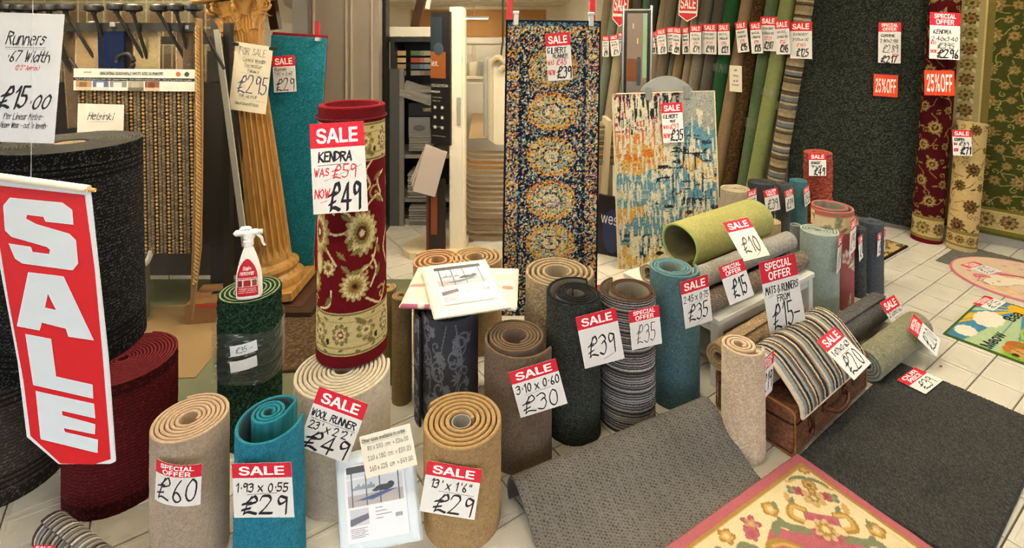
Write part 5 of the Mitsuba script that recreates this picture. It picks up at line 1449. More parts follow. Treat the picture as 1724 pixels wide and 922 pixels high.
roll_ab('tan speckled roll lying on the suitcase behind the striped rug', sc0 + SA * -.02 + SB * .335 + np.array([0, 0, SH + .068]), sc0 + SA * .72 + SB * .335 + np.array([0, 0, SH + .068]), .066, speckle('#8c7659', '#b29a78', .25, frac=.3, seed=111, big=.1), turns=3, rin=.015, t=.012, bind='#9c8664', back='#968060', seed=111, step=.0045, rough=.0018)
# two rolls lying on the tiles to the right of the suitcase
roll_ab('grey green roll lying on the tiles to the right of the suitcase', (1.80,2.655,.083), (2.335,3.015,.083), .081, speckle('#77765f', '#8f8e78', .12, frac=.35, seed=112, big=.12), turns=4, rin=.018, t=.0125, bind='#8c8a78', back='#7d7c6c', seed=112, step=.0045, end=-1.0)
roll_ab('dark grey roll lying behind the grey green one on the tiles', (1.64,2.80,.083), (2.27,3.225,.083), .081, speckle('#545251', '#666462', .12, frac=.3, seed=113, big=.06), turns=4, rin=.018, t=.0125, bind='#5e5c5a', back='#5e5c5a', seed=113, step=.005)
card('20 pound special offer card hanging from the grey green roll', [(2.119,2.800,0.185), (2.253,2.920,0.204), (2.213,2.720,0.075), (2.304,2.820,0.103)], SPEC, [('h', '£20', 14, 46, 86, 90, 'k', 1.7, 1.8)], hf=.34)
card('2.20 metre sale card on the dark grey lying roll', [(2.148,3.020,0.206), (2.301,3.120,0.204), (2.124,2.920,0.104), (2.279,3.020,0.099)], SALE, [('h', '2.20x0.66', 8, 40, 92, 56, 'k', 1.3), ('l', '', 26, 66, 80, 64, 'k', 1.0), ('h', '£25', 20, 70, 84, 96, 'k', 1.4)], hf=.40)

# ------------------------------------------------------------------ standing rolls behind the table
roll('pale mint roll standing right of the white table', 1.965,3.348,0.116,0.506, speckle('#9caaa2', '#8a9a92', .1, frac=.3, seed=120, big=.12), turns=5.4, rin=.014, t=.0115, bind='#a6b2a8', edge='#a3b0a6', end=.4, seed=120, back='#a3b0a6')
roll('narrow folded grey blue roll left of the pale mint roll', 1.985,3.667,0.042,0.425, speckle('#75807f', None, .1, seed=121), turns=1.6, rin=.012, t=.010, bind='#8a9694', edge='#8a9694', seed=121, back='#7d8886')
def aubusson(U, V):
    p = Pat(U, V, '#9c5a5a')
    h = V.max()
    p.band(h - .13, h, '#c9b894'); p.band(h - .028, h, '#a85f58'); p.band(h - .036, h - .028, '#b99a64')
    r = np.random.default_rng(12)
    for i in range(46):
        u, v = r.uniform(-.45, .45), r.uniform(.02, h - .04)
        top = v > h - .13
        p.flower(u, v, r.uniform(.02, .045), 5, [['#8a8a6a', '#7d8468'], ['#c9a890', '#b57a70']][i % 2][:2] if top else [['#cbb6a0', '#b98a80', '#a06060'], ['#8f8f7c', '#b5ad94']][i % 2], dep=.35)
        p.leaf(u, v, .06, .012, r.uniform(0, 6), '#74795f' if top else '#d0c2ae')
    return p.done(.12)
roll('pink floral roll with an open top standing behind the pale mint roll', 2.109,3.476,0.149,0.616, aubusson, turns=1.9, rin=.085, t=.013, bind='#b3685e', edge='#b3685e', end=3.6, hand=-1, loose=.03, off=(.018, .015), seed=122, back='#8f8a7c')
roll('narrow charcoal roll between the floral roll and the slate roll', 2.335,3.524,0.050,0.457, speckle('#3b4040', '#565c5a', .2, seed=123), turns=3, rin=.01, t=.011, bind='#4a5050', edge='#4a5050', seed=123, back='#4a5050')
roll('slate blue roll nearest the bare tiles', 2.468,3.598,0.079,0.474, speckle('#454a52', '#565b63', .12, seed=124), turns=5, rin=.012, t=.011, bind='#4b5058', edge='#4b5058', seed=124, back='#555a62')
roll('cream roll left in the back row behind the pale green rug', 1.659,3.899,0.112,0.611, speckle('#a89c86', '#938772', .1, seed=125), turns=5, rin=.014, t=.012, bind='#b6a98e', edge='#b0a389', seed=125, back='#bfb08e')
roll('charcoal roll second in the back row behind the table', 1.927,4.053,0.102,0.617, speckle('#36393b', '#4a4d4f', .15, seed=126), turns=5, rin=.012, t=.011, bind='#45484b', edge='#45484b', seed=126, back='#4a4d50')
roll('grey roll third in the back row behind the table', 2.120,4.096,0.060,0.591, speckle('#4c4f50', '#5f6263', .12, seed=127), turns=4, rin=.01, t=.010, bind='#4a4d50', edge='#4a4d50', seed=127, back='#4f5255')
roll('teal roll fourth in the back row behind the table', 2.287,4.185,0.071,0.594, speckle('#3f6a70', '#527c82', .12, seed=128), turns=4, rin=.01, t=.010, bind='#47757c', edge='#47757c', seed=128, back='#4f8088')
sh = roll('shaggy salmon red roll against the charcoal carpet', 2.529,4.338,0.115,0.779, speckle('#99463a', '#b8604c', .3, frac=.35, seed=129, big=.12), turns=2.6, rin=.02, t=.022, bind='#a34f3e', edge='#a34f3e', seed=129, back='#8c4438', rough=.008, step=.006, bindr=.016)
card('49 pound sale card on the shaggy salmon roll', [(2.369,4.170,0.812), (2.507,4.170,0.812), (2.369,4.170,0.632)], SALE, [('h', 'SHAGGY', 12, 36, 66, 48, 'k', 1.8), ('h', '90 x 160', 16, 52, 74, 62, 'k', 1.6), ('h', '£49', 30, 64, 92, 96, 'k', 2.6, 2.2)], hf=.29)
for lab, cs, hd, price in (
        ('55 pound sale card on the cream roll in the back row', [(1.683,3.740,0.636), (1.779,3.800,0.645), (1.653,3.730,0.478)], SALE, '£55'),
        ('39 pound card on the charcoal roll in the back row', [(1.875,3.900,0.593), (1.996,3.930,0.611), (1.888,3.900,0.425)], ['OUR', 'PRICE'], '£39'),
        ('39 pound card on the grey roll in the back row', [(2.076,3.980,0.565), (2.166,4.030,0.578), (2.076,3.980,0.402)], ['OUR', 'PRICE'], '£39'),
        ('sale card on the teal roll in the back row', [(2.265,4.060,0.560), (2.341,4.120,0.580), (2.261,4.060,0.403)], SALE, '£35'),
        ('sale card turned edge on on the pale mint roll', [(2.000,3.200,0.521), (2.114,3.340,0.498), (1.973,3.180,0.297)], SALE, '£49'),
        ('sale card on the pink floral roll', [(2.086,3.220,0.608), (2.215,3.360,0.597), (2.062,3.200,0.397)], SALE, '£95'),
        ('sale card on the narrow charcoal roll', [(2.252,3.400,0.436), (2.385,3.540,0.431), (2.243,3.380,0.283)], SALE, '£45'),
        ('sale card on the slate blue roll', [(2.436,3.480,0.429), (2.573,3.600,0.420), (2.410,3.460,0.280)], SALE, '£49')):
    card(lab, cs, hd, [('h', price, 14, 46, 88, 90, 'k', 1.8, 2.0)] + ([('l', '', 20, 40, 84, 38, 'k', 1.2)] if hd == SALE else []), hf=.32)

# ------------------------------------------------------------------ floor rugs
def flrug(P0, ang, u0, u1, v0, v1, z=.0012):
    """frame centred on the rectangle u0..u1, v0..v1 (metres) from the corner P0 along ang and ang+90 degrees."""
    a = math.radians(ang)
    u, v = np.array([math.cos(a), math.sin(a)]), np.array([-math.sin(a), math.cos(a)])
    c = np.array(P0[:2]) + u * (u0 + u1) / 2 + v * (v0 + v1) / 2
    return mat(c[0], c[1], z, yaw=ang), abs(u1 - u0), abs(v1 - v0)
f_, w_, l_ = flrug((2.054, 2.79), 36.0, -1.09, 0, -.575, 0)
rug('large charcoal rug lying on the tiles at the right', f_, w_, l_, speckle('#393a38', '#4c4d4a', .3, frac=.3, seed=130, big=.12), t=.014, step=.0042, seed=130, rough=.0026)
card('39 pound our price card lying on the charcoal floor rug', [(1.943,2.630,0.022), (2.106,2.729,0.022), (1.985,2.517,0.022), (2.159,2.621,0.022)], ['OUR', 'PRICE'], [('h', '£39', 22, 52, 82, 92, 'k', 1.5, 1.8)], hf=.44)
def pinkrug(U, V):
    # local: corner at (+w/2, +l/2); work in distances from the two edges that meet there
    w, l = 1.0, 1.0
    a, b = (PW / 2 - U) / .8, (PL / 2 - V) / .8
    p = Pat(a, b, '#dccb9f')
    pink, gold, green, rose, lt, cream = '#b0636a', '#a5823f', '#7d8262', '#a85a62', '#c4a05e', '#d5c092'
    d = np.minimum(a, b)
    p.set(d < .045, pink)
    p.set((d >= .045) & (d < .055), gold); p.set((d >= .055) & (d < .062), '#b8985a')
    m = d >= .062
    def sym(fn):
        for k in (0, 1):
            fn((lambda x, y: (x, y)) if k == 0 else (lambda x, y: (y, x)))
    # corner crest
    p.flower(.075, .075, .03, 6, [gold, lt], ang=.8, dep=.5)
    def one(s):
        x, y = s(.085, .145); p.line([s(.075, .185), s(.082, .15), s(.11, .12), s(.14, .14)], .022, green)
        p.line([s(.065, .21), s(.078, .20), s(.085, .17)], .012, lt)
        p.flower(*s(.115, .235), .030, 4, [green, '#8e9070'], dep=.4)
        p.flower(*s(.135, .215), .028, 5, [rose, '#9c4a56'], dep=.35)
        p.leaf(*s(.10, .27), .07, .018, .8 if s(0, 1)[0] == 0 else .8, lt); p.leaf(*s(.135, .27), .06, .014, .4, green)
        p.line([s(.20, .29), s(.16, .32), s(.19, .37), s(.26, .34)], .030, gold); p.line([s(.20, .29), s(.165, .32), s(.19, .36), s(.25, .335)], .016, lt)
        p.line([s(.27, .38), s(.22, .42), s(.18, .46), s(.20, .50)], .034, green); p.line([s(.24, .43), s(.17, .43)], .02, green)
        p.flower(*s(.12, .42), .040, 5, [gold, lt, cream], dep=.2); p.leaf(*s(.10, .37), .05, .014, .9, green)
        p.flower(*s(.12, .56), .046, 5, [rose, '#b98a7a', lt], dep=.45); p.flower(*s(.15, .60), .035, 5, [pink, rose], dep=.3)
        p.line([s(.30, .48), s(.24, .52), s(.22, .58), s(.28, .62)], .032, gold); p.line([s(.29, .49), s(.25, .52), s(.23, .57)], .014, lt)
        p.line([s(.20, .64), s(.16, .68), s(.18, .74), s(.12, .78)], .03, green)
        p.flower(*s(.10, .70), .04, 5, [gold, lt, cream], dep=.3); p.flower(*s(.12, .86), .045, 5, [rose, lt, gold], dep=.4)
    sym(one)
    p.flower(.14, .14, .035, 6, [gold, '#b99a68', '#8d6a3a'], ang=.8, dep=.2)
    p.flower(.19, .19, .052, 6, [lt, '#c4a880', gold, cream], ang=.8, dep=.3)
    p.flower(.165, .165, .02, 5, ['#a07a4a', lt], dep=.3)
    # inner pink field with a scalloped edge
    q = np.minimum(a, b) - .05 * np.sin((a - b) * 18) * .3
    field = (a + b > .62) & (np.minimum(a, b) > .20 + .025 * np.cos((a - b) * 30)) & (p.c[:, 0] == lin('#dccb9f')[0])
    p.set(field, pink)
    p.set((a + b > .50) & (a + b <= .62) & (abs(a - b) < .10) & (p.c[:, 0] == lin('#dccb9f')[0]), pink)
    p.flower(.305, .305, .075, 8, [rose, '#c4a880', gold, cream], ang=.8, dep=.35)
    p.ell(.255, .34, .018, .028, cream); p.ell(.34, .255, .028, .018, cream)
    # carved darker outlines are real grooves: see the height function
    return p.done(.07, 5)
PW, PL = 1.0, .80
prm, _, _ = flrug((1.178, 2.158), 31.0, -PW, 0, -PL, 0, z=.0165)
def pinkh(U, V):
    a, b = PW / 2 - U, PL / 2 - V
    d = np.minimum(a, b)
    return .0025 * (vn(np.stack([U, V, U * 0], -1), 24, 6) - .5) - .003 * np.exp(-((d - .058) / .005) ** 2)
rug('pink and cream floral rug with a pink border in the front corner', prm, PW, PL, pinkrug, t=.011, step=.0036, hfn=pinkh, seed=131, rough=.0005)
# grey looped mat with its back edge lifted
mk = thing('looped_mat', 'grey looped mat with a lifted back edge in front of the standing rolls', 'mat')
mdir = math.radians(23.5)
mA = np.array([.005, 1.93, 0.002]); mX = np.array([math.cos(mdir), math.sin(mdir), 0]); mYv = np.array([-math.sin(mdir), math.cos(mdir), 0])
prof = spline([(.045, .006), (.052, .05), (.035, .10), (.005, .128), (-.04, .125), (-.10, .095), (-.18, .045), (-.26, .016), (-.36, .0075), (-.55, .0065), (-.80, .0065)], 8)
def loops(s, z):
    r = np.random.default_rng(14)
    pit = .0115
    row = np.floor(z / pit)
    x = (s + (row % 2) * pit / 2) / pit
    dx = abs(x - np.floor(x) - .5); dz = abs(z / pit - row - .5)
    dark = (dx < .22) & (dz < .28) & (r.random(len(s)) < .85)
    c = np.where(dark[:, None], lin('#4b4844'), lin('#74706a')) * (.82 + .36 * r.random((len(s), 1))) * (.9 + .2 * meshkit.fbm(np.stack([s * 6, z * 6, z * 0], -1), 2)[:, None])
    return np.clip(c, .003, .9)
mm_, mc_ = strip(prof if outer_side(prof) else prof[::-1], .011, .93, 260, loops, ds=.0034, back='#4a4845', edge='#5d5a56', rough=.0016, seed=132)

v_ = mm_.vertices
mm_.vertices = mA + v_[:, 2:3] * mX + v_[:, 0:1] * mYv + v_[:, 1:2] * np.array([0, 0, 1.0]) * (0.85 + .35 * v_[:, 2:3])
mm_.vertices[:, 2] = np.maximum(mm_.vertices[:, 2], .0006)
part(mk, 'pile', mm_, 'pile', True, mc_)

f_, w_, l_ = flrug((3.282, 4.33), 34.0, -.46, 0, 0, .34)
def doormat(u, v):
    p = Pat(u, v, '#b59c68')
    r = np.random.default_rng(15)
    for i in range(40):
        p.flower(r.uniform(-.22, .22), r.uniform(-.16, .16), r.uniform(.02, .04), 6, [['#4a3c24', '#8d6a34'], ['#6d3a22', '#b08c50'], ['#3a3a20', '#7d7440']][i % 3], dep=.4)
    e = np.minimum(.23 - abs(u), .17 - abs(v)); p.set(e < .014, '#241a12')
    return p.done(.1)
rug('small dark bordered oriental mat beyond the slate roll', f_, w_, l_, doormat, t=.010, step=.006, seed=133)
f_, w_, l_ = flrug((3.294, 4.063), 34.0, 0, .55, -.95, 0)
rug('plain grey mat on the tiles at the foot of the green rug', f_, w_, l_, speckle('#605d57', '#727069', .12, seed=134), t=.006, step=.009, seed=134, name='grey_mat', cat_='mat')
UR = .405
uc = np.array([3.64, 3.72])
uk = thing('round_rug', 'round pink edged unicorn rug on the tiles', 'rug')
def unicorn(u, v):
    p = Pat(u, v, '#d0b79c')
    wt, dk = '#e0d2b8', '#7d6858'
    r = np.random.default_rng(16)
    for x, y, q in ((-.30, -.10, .05), (-.24, -.17, .06), (-.33, 0, .03), (.1, -.2, .06), (.2, .1, .07)):
        p.flower(x, y, q, 5, ['#cfae82', '#d6b890'], dep=.3)
    for i in range(30):
        a, q = r.uniform(0, 2 * PI), .36 * math.sqrt(r.random())
        p.flower(q * math.cos(a), q * math.sin(a), r.uniform(.010, .018), 5, [['#b8687a', '#dcae98'], ['#c98a94', '#e0d2b8'], ['#a8788c', '#d6a0a0']][i % 3], dep=.4)
    body = [(-.245, -.035), (-.19, -.03), (-.10, -.01), (.02, -.06), (.16, -.12)]
    p.line(body, .118, dk); p.line(body, .110, wt)
    p.line([(-.20, .01), (-.13, .04)], .09, wt)
    for k, cl in enumerate(('#b8526c', '#cf8a98', '#c06a7c')):
        p.line([(-.20, .045 + .016 * k), (-.26, .06 + .018 * k), (-.29, .03 + .012 * k)], .02, cl)
    for k, cl in enumerate(('#a9ab78', '#c25a78', '#cf8a98', '#b8526c')):
        p.line([(-.17 + .03 * k, .12 - .012 * k), (-.07 + .03 * k, .115 - .02 * k), (.03 + .03 * k, .04 - .02 * k), (.10 + .03 * k, -.06)], .028, cl)
    p.poly([(-.19, .10), (-.155, .10), (-.215, .21)], '#c9a05a')
    p.ell(-.195, -.02, .010, .008, '#4a3a34'); p.ell(-.262, -.045, .005, .005, '#4a3a34')
    p.set(np.hypot(u, v) > UR - .020, '#c4737c')
    return p.done(.05)
nr, na = 60, 220
rr_, aa_ = np.linspace(.002, UR, nr), np.arange(na) * 2 * PI / na
RR, AA = np.meshgrid(rr_, aa_, indexing='ij')
P = np.stack([RR * np.cos(AA), RR * np.sin(AA), np.full(RR.shape, .0095)], -1)
P[-1, :, 2] = .001
part(uk, 'pile', xf(grid(P, cv=True), mat(uc[0], uc[1], .0016, yaw=0)), 'pile', True, unicorn(P[..., 0].ravel(), P[..., 1].ravel()))
card('25 pound special offer card on the round unicorn rug', [(3.466,3.961,0.013), (3.621,4.024,0.013), (3.389,3.803,0.013), (3.554,3.861,0.013)], SPEC, [('h', '£25', 16, 46, 86, 90, 'k', 1.7)], hf=.36, red='#d8434a')
f_, w_, l_ = flrug((2.526, 3.062), 34.6, 0, .78, -.66, 0)
kk_ = thing('animal_rug', 'bright blue and green farm animal rug reading Meow and Baa', 'rug')
def farm(u, v):
    # local origin at the left corner: x along the short side (up the picture), y along the long side to the right
    x, y = u + w_ / 2, l_ / 2 - v
    p = Pat(x, y, '#467f99')
    o = np.array([.72, .20])
    for k in range(9):
        a0 = math.pi * .62 + k * .20
        cl = ['#c9a52c', '#467f99', '#a3b98c', '#467f99'][k % 4]
        p.poly([o, o + 1.2 * np.array([math.cos(a0), math.sin(a0)]), o + 1.2 * np.array([math.cos(a0 + .15), math.sin(a0 + .15)])], cl)
        b0 = -math.pi * .62 - k * .20
        p.poly([o, o + 1.2 * np.array([math.cos(b0), math.sin(b0)]), o + 1.2 * np.array([math.cos(b0 - .15), math.sin(b0 - .15)])], cl)
    p.ell(.72, .20, .09, .07, '#d9a827')
    p.poly([(0, .235), (.10, .245), (.2, .285), (.30, .275), (.40, .25), (.55, .26), (.66, .22), (.78, .24), (.78, .66), (0, .66)], '#9db552')
    p.poly([(0, .25), (.10, .258), (.2, .298), (.30, .288), (.40, .262), (.55, .272), (.66, .232), (.78, .25), (.78, .66), (0, .66)], '#86a83a')
    for cx_, cy_, s_, q_ in ((.145, .066, .072, .045), (.42, .105, .12, .062)):
        for k in range(11):
            a = k * 2 * PI / 11
            p.ell(cx_ + s_ * .8 * math.cos(a), cy_ + q_ * .8 * math.sin(a), s_ * .3, q_ * .34, '#ddd6c2')
        p.ell(cx_, cy_, s_ * .86, q_ * .86, '#ddd6c2')
    p.ell(.17, .285, .075, .05, '#a8622c'); p.ell(.11, .27, .05, .035, '#b06a34'); p.ell(.10, .31, .06, .035, '#c08c58'); p.ell(.46, .30, .06, .04, '#d5cdb8'); p.ell(.06, .30, .02, .016, '#3a2a20')
    for k in range(8):
        p.leaf(.02 + .08 * k, .34, .09, .008, -1.2, '#5d8028')
    e = np.minimum(np.minimum(x, w_ - x), np.minimum(y, l_ - y)); p.set(e < .012, '#3f5a24')
    return p.done(.06)
rug(None, f_, w_, l_, farm, t=.008, step=.0048, key=kk_, base='pile', seed=135)
for tx_, c_x, c_y, sz, rot_ in (('Meow', .15, .188, .25, -2), ('Baa', .58, .183, .16, -4)):
    v, f = typed(tx_, -sz / 2, -.028, sz / 2, .028)
    qm = f_ @ mat(c_x - w_ / 2, l_ / 2 - c_y, .0095, yaw=rot_)
    part(kk_, 'lettering', tm(np.c_[v, v[:, 0] * 0] @ qm[:3, :3].T + qm[:3, 3], f), M('#1d2420', 0.7), label='black lettering')
card('15 pound special offer card on the corner of the farm animal rug', [(2.997,3.399,0.012), (3.170,3.492,0.012), (3.034,3.296,0.012), (3.228,3.414,0.012)], SPEC, [('h', '£15', 18, 46, 84, 90, 'k', 1.6)], hf=.38)
single('dead_leaf', 'tiny brown dried leaf on the bare tiles', 'leaf', xf(tm(np.array([(-.012, 0, 0), (-.003, .006, .003), (.006, .005, .001), (.014, 0, .004), (.004, -.006, .002), (-.005, -.005, .001)]), [(0, 5, 1), (1, 5, 4), (1, 4, 2), (2, 4, 3)]), mat(*(2.267,2.764,0.001), yaw=30)), M('#8a5a2a', 0.7))

ORD = ['first', 'second', 'third', 'fourth', 'fifth', 'sixth', 'seventh', 'eighth', 'ninth', 'tenth', 'eleventh', 'twelfth', 'thirteenth', 'fourteenth', 'fifteenth', 'sixteenth', 'seventeenth', 'eighteenth', 'nineteenth']

# ------------------------------------------------------------------ the side wall: charcoal carpet, Kendra rolls, green rug
Wd = np.array([.819, -.574, 0]); Wn = np.array([-.574, -.819, 0]); Wz = np.array([0, 0, 1.0])
def wframe(p, lean=0.0):
    m = np.eye(4)
    x = Wd * math.cos(lean) - Wz * math.sin(lean); y = Wz * math.cos(lean) + Wd * math.sin(lean)
    m[:3, 0], m[:3, 1], m[:3, 2], m[:3, 3] = x, y, Wn, p
    return m
q0, q1 = np.array((2.781,5.228,1.750)), np.array((3.725,4.566,1.750))
cw_ = np.linalg.norm(q1 - q0)
rug('large charcoal carpet hung on the side wall behind the shaggy salmon roll', wframe((q0 + q1) / 2 * [1, 1, 0] + [0, 0, 1.24], .05), cw_ - .06, 2.36, speckle('#262a25', '#474c43', .45, frac=.28, seed=140, big=.2), t=.014, step=.0075, name='hung_carpet', cat_='carpet', seed=140, rough=.003)
def oriental(field, motif, border, seed, h, dens=1.0, big=1.0, bordz=((.04, .20),), edge='#7d6a3a', foot=None, light='#b9a06a'):
    def fn(U, V):
        p = Pat(U, V, field)
        r = np.random.default_rng(seed)
        u0, u1 = U.min(), U.max()
        ys = np.arange(V.min() + .05, V.max(), .155 * dens)
        for i, y in enumerate(ys):
            for j, x in enumerate(np.arange(u0 - .05, u1 + .05, .17 * dens)):
                xx, yy = x + (.085 if i % 2 else 0) + r.uniform(-.012, .012), y + r.uniform(-.012, .012)
                if (i + j) % 2 == 0:
                    p.flower(xx, yy, big * r.uniform(.045, .062), 10, motif[0], ang=r.random(), dep=.28)
                else:
                    p.flower(xx, yy, big * r.uniform(.028, .038), 7, motif[1], ang=r.random(), dep=.35)
                a = r.uniform(0, 6.28)
                p.line([(xx, yy), (xx + .06 * math.cos(a), yy + .06 * math.sin(a)), (xx + .12 * math.cos(a + .6), yy + .12 * math.sin(a + .6))], .006, light)
                p.scroll(xx + .06 * math.cos(a + 2), yy + .06 * math.sin(a + 2), .026, a, .006, light)
                p.leaf(xx + .04 * math.cos(a + 4), yy + .04 * math.sin(a + 4), .05, .010, a + 4, motif[1][0])
        for a, b in bordz:
            p.band(a, b, border); p.band(a - .03, a, edge); p.band(b, b + .03, edge)
            c, rd = (a + b) / 2, (b - a) * .40
            for k, x in enumerate(np.arange(u0, u1 + .1, (b - a) * .95)):
                p.flower(x, c, rd, 9, ['#5d4a2c', '#8a7444', '#4a3420'] if k % 2 else ['#6b5a34', '#a08850', '#5a3a28'], ang=k, dep=.3)
                p.line([(x, c + rd * .6), (x + rd * 1.1, c - rd * .4), (x + rd * 2, c + rd * .5)], .005, '#7a6a3c')
            for q in (a, b - .004):
                p.band(q, q + .006, '#c0a868')
        if foot:
            p.band(0, .03, foot)
        return p.done(.14, seed)
    return fn
KR = oriental('#40080e', (['#7a683c', '#9c8650', '#40080e', '#7a683c'], ['#84723f', '#5d4f2c', '#40080e']), '#b09a66', 150, 2.45, bordz=((.055, .19), (2.08, 2.28)), foot='#5a0c14', light='#8c7742')
KC = oriental('#b89f6a', (['#4d3c20', '#6a5430', '#382018', '#6b4a2e'], ['#57471f', '#7a6438', '#4a2e20']), '#ad955f', 151, 1.1, bordz=((.045, .13),), foot='#b8a274', light='#6e5c34')
p0, p1 = np.array([3.555, 4.49, .003]), np.array([3.707, 4.447, 2.389])
roll_ab('tall dark red oriental roll leaning on the side wall', p0, p1, .118, KR, turns=2, rin=.08, t=.012, bind='#5a0c14', back='#6b4a3a', seed=150, step=.0065)
p2, p3 = np.array([3.69, 4.30, .003]), np.array([3.80, 4.32, 1.03])
roll_ab('shorter cream oriental roll leaning on the tall dark red one', p2, p3, .108, KC, turns=2, rin=.07, t=.012, bind='#b8a06c', bindboth=True, back='#a8905c', seed=151, step=.0055)
card('special offer card on the tall dark red oriental roll, now 296 pounds', [(3.416,4.270,1.944), (3.638,4.240,1.933), (3.350,4.260,1.566)], SPEC,
     [('h', 'KENDRA', 12, 37, 70, 46, 'k', 2.2), ('l', '', 14, 50, 62, 49, 'k', 1.4), ('h', '2.40x3.40', 6, 52, 92, 61, 'k', 2.0), ('l', '', 22, 65, 80, 64, 'k', 1.4), ('h', 'WAS', 4, 62, 22, 69, 'r', 1.6), ('h', '£395', 26, 66, 82, 77, 'k', 2.0), ('h', 'NOW', 4, 80, 24, 87, 'r', 1.8), ('h', '£296', 26, 79, 94, 97, 'k', 3.4, 2.2)], hf=.28)
card('25 percent off card on the tall dark red oriental roll', [(3.371,4.275,1.468), (3.598,4.250,1.465), (3.343,4.270,1.265)], None, [('t', '25%OFF', 8, 14, 92, 86, '#f4efe6', 2)], paper='#dd4420', name='discount_card', cat_='discount card')
card('sale card on the shorter cream oriental roll, now 71 pounds', [(3.553,4.220,0.992), (3.689,4.200,0.991), (3.516,4.210,0.788)], SALE, [('h', 'KENDRA', 10, 32, 62, 43, 'k', 2.0), ('h', 'WAS', 6, 50, 24, 60, 'r', 1.8), ('h', '£89', 34, 46, 84, 62, 'k', 1.8), ('h', 'NOW', 6, 72, 28, 84, 'r', 2.0), ('h', '£71', 40, 66, 94, 94, 'k', 3.2, 2.4)], hf=.27)
def wcard(label, px, head, lines, off=.055, **kw):
    return card(label, [np.array(p) + Wn * off for p in px], head, lines, **kw)
wcard('special offer card on the charcoal carpet, now 217 pounds', [(3.374,4.812,1.870), (3.511,4.717,1.868), (3.345,4.833,1.503)], SPEC, [('h', 'CORSHE', 12, 29, 74, 36, 'k', 2.0), ('h', '2.80x2.00', 8, 41, 86, 49, 'k', 1.8), ('l', '', 10, 53, 86, 52, 'k', 1.3), ('h', '£289', 20, 55, 88, 75, 'k', 2.0), ('l', '', 18, 76, 92, 56, 'k', 1.2), ('h', 'NOW', 64, 77, 92, 83, 'r', 1.6), ('h', '£217', 14, 82, 82, 99, 'k', 3.2, 2.2)], hf=.23)
wcard('25 percent off card on the charcoal carpet', [(3.345,4.833,1.399), (3.493,4.729,1.395), (3.330,4.843,1.200)], None, [('t', '25%OFF', 8, 18, 92, 84, '#f4efe6', 2)], paper='#dd4420', name='discount_card', cat_='discount card')
GR = oriental('#393d17', (['#85703f', '#6d5430', '#9a8352', '#52301f'], ['#7a6638', '#8a7346', '#553520']), '#ab9766', 152, 2.3, bordz=((.05, .20),), edge='#6a622c', light='#8f8550', dens=.86, big=1.12)
def green(U, V):
    c = GR(U, V)
    u0 = U.min()
    p = Pat(U, V, '#ab9766'); p.c = c.copy()
    r = np.random.default_rng(5)
    p.set((U < u0 + .20) & (V > .05), '#8f8258'); p.set((U > u0 + .19) & (U < u0 + .205) & (V > .2), '#b59f68'); p.set((U >= u0 + .205) & (U < u0 + .25) & (V > .22), '#6a5f30')
    for i, y in enumerate(np.arange(.1, 2.3, .13)):
        p.flower(u0 + .10, y, .055, 9, ['#4a3a20', '#7a6438', '#5a3426'] if i % 2 else ['#5f5a30', '#8a7a48', '#4a3420'], ang=i, dep=.35)
        p.leaf(u0 + .05, y + .06, .06, .014, 1.1, '#b3a274'); p.leaf(u0 + .15, y + .06, .06, .014, 2.0, '#b3a274')
    p.band(0, .022, '#4f5020')
    return p.done(.08)
grm = wframe(np.array((3.784,4.525,1.750)) * [1, 1, 0] + Wd * .78 + Wn * .02 + [0, 0, 1.23], .055)
rug('large green oriental rug with a cream floral border hung on the side wall', grm, 1.55, 2.32, lambda u, v: green(u, v + 1.16), t=.012, step=.0062, name='hung_rug', cat_='rug', seed=153)

# ------------------------------------------------------------------ the row of carpets leaning on the right wall
Vd = np.array([.53, -.848, 0]); Vn = np.array([-.848, -.53, 0])
stq = [(.05, '#8a7a5c'), (.012, '#2b2622'), (.03, '#5d4f3c'), (.02, '#a39878'), (.012, '#26221f'), (.04, '#6b6f70'), (.014, '#b5a888'), (.03, '#57493a'), (.012, '#221f1c'), (.03, '#9a8c6c')]
def damrow(s, z):
    p = speckle('#3f2c18', '#5d4526', .3, seed=160, big=.3)(s, z)
    return p
row = [  # centre pixel at eye height, half width in metres, colours, label
    (1013, .085, '#8a7a60', 'tan'), (1027, .075, '#77806f', 'sage grey'), (1044, .095, '#a3947a', 'pale cream'), (1062, .07, '#6d6a5a', 'khaki'), (1078, .075, '#4a6a52', 'muted green'), (1092, .07, '#3d3a34', 'dark brown'),
    (1107, .075, '#857660', 'taupe'), (1122, .085, '#6f6555', 'grey brown'), (1135, .06, '#5d5e5a', 'slate grey'), (1148, .075, '#8a7454', 'ochre tan'), (1163, .075, '#857862', 'stone'), (1181, .09, '#7c7566', 'warm grey'), (1202, .10, '#5d564e', 'dark grey'),
    (1225, .105, '#27522f', 'bottle green'), (1247, .105, '#8b7455', 'sand'), (1268, .085, None, 'mottled brown'), (1290, .105, '#56684a', 'sage green'), (1316, .11, '#7f8754', 'olive green'), (1345, .125, 'st', 'brown and cream striped')]
def kpt(px):
    s = (px - 862) / 880; Y = (5.231 - .2) / (.848 * s + .53)
    return np.array([s * Y, Y, 0])
rowc = {}
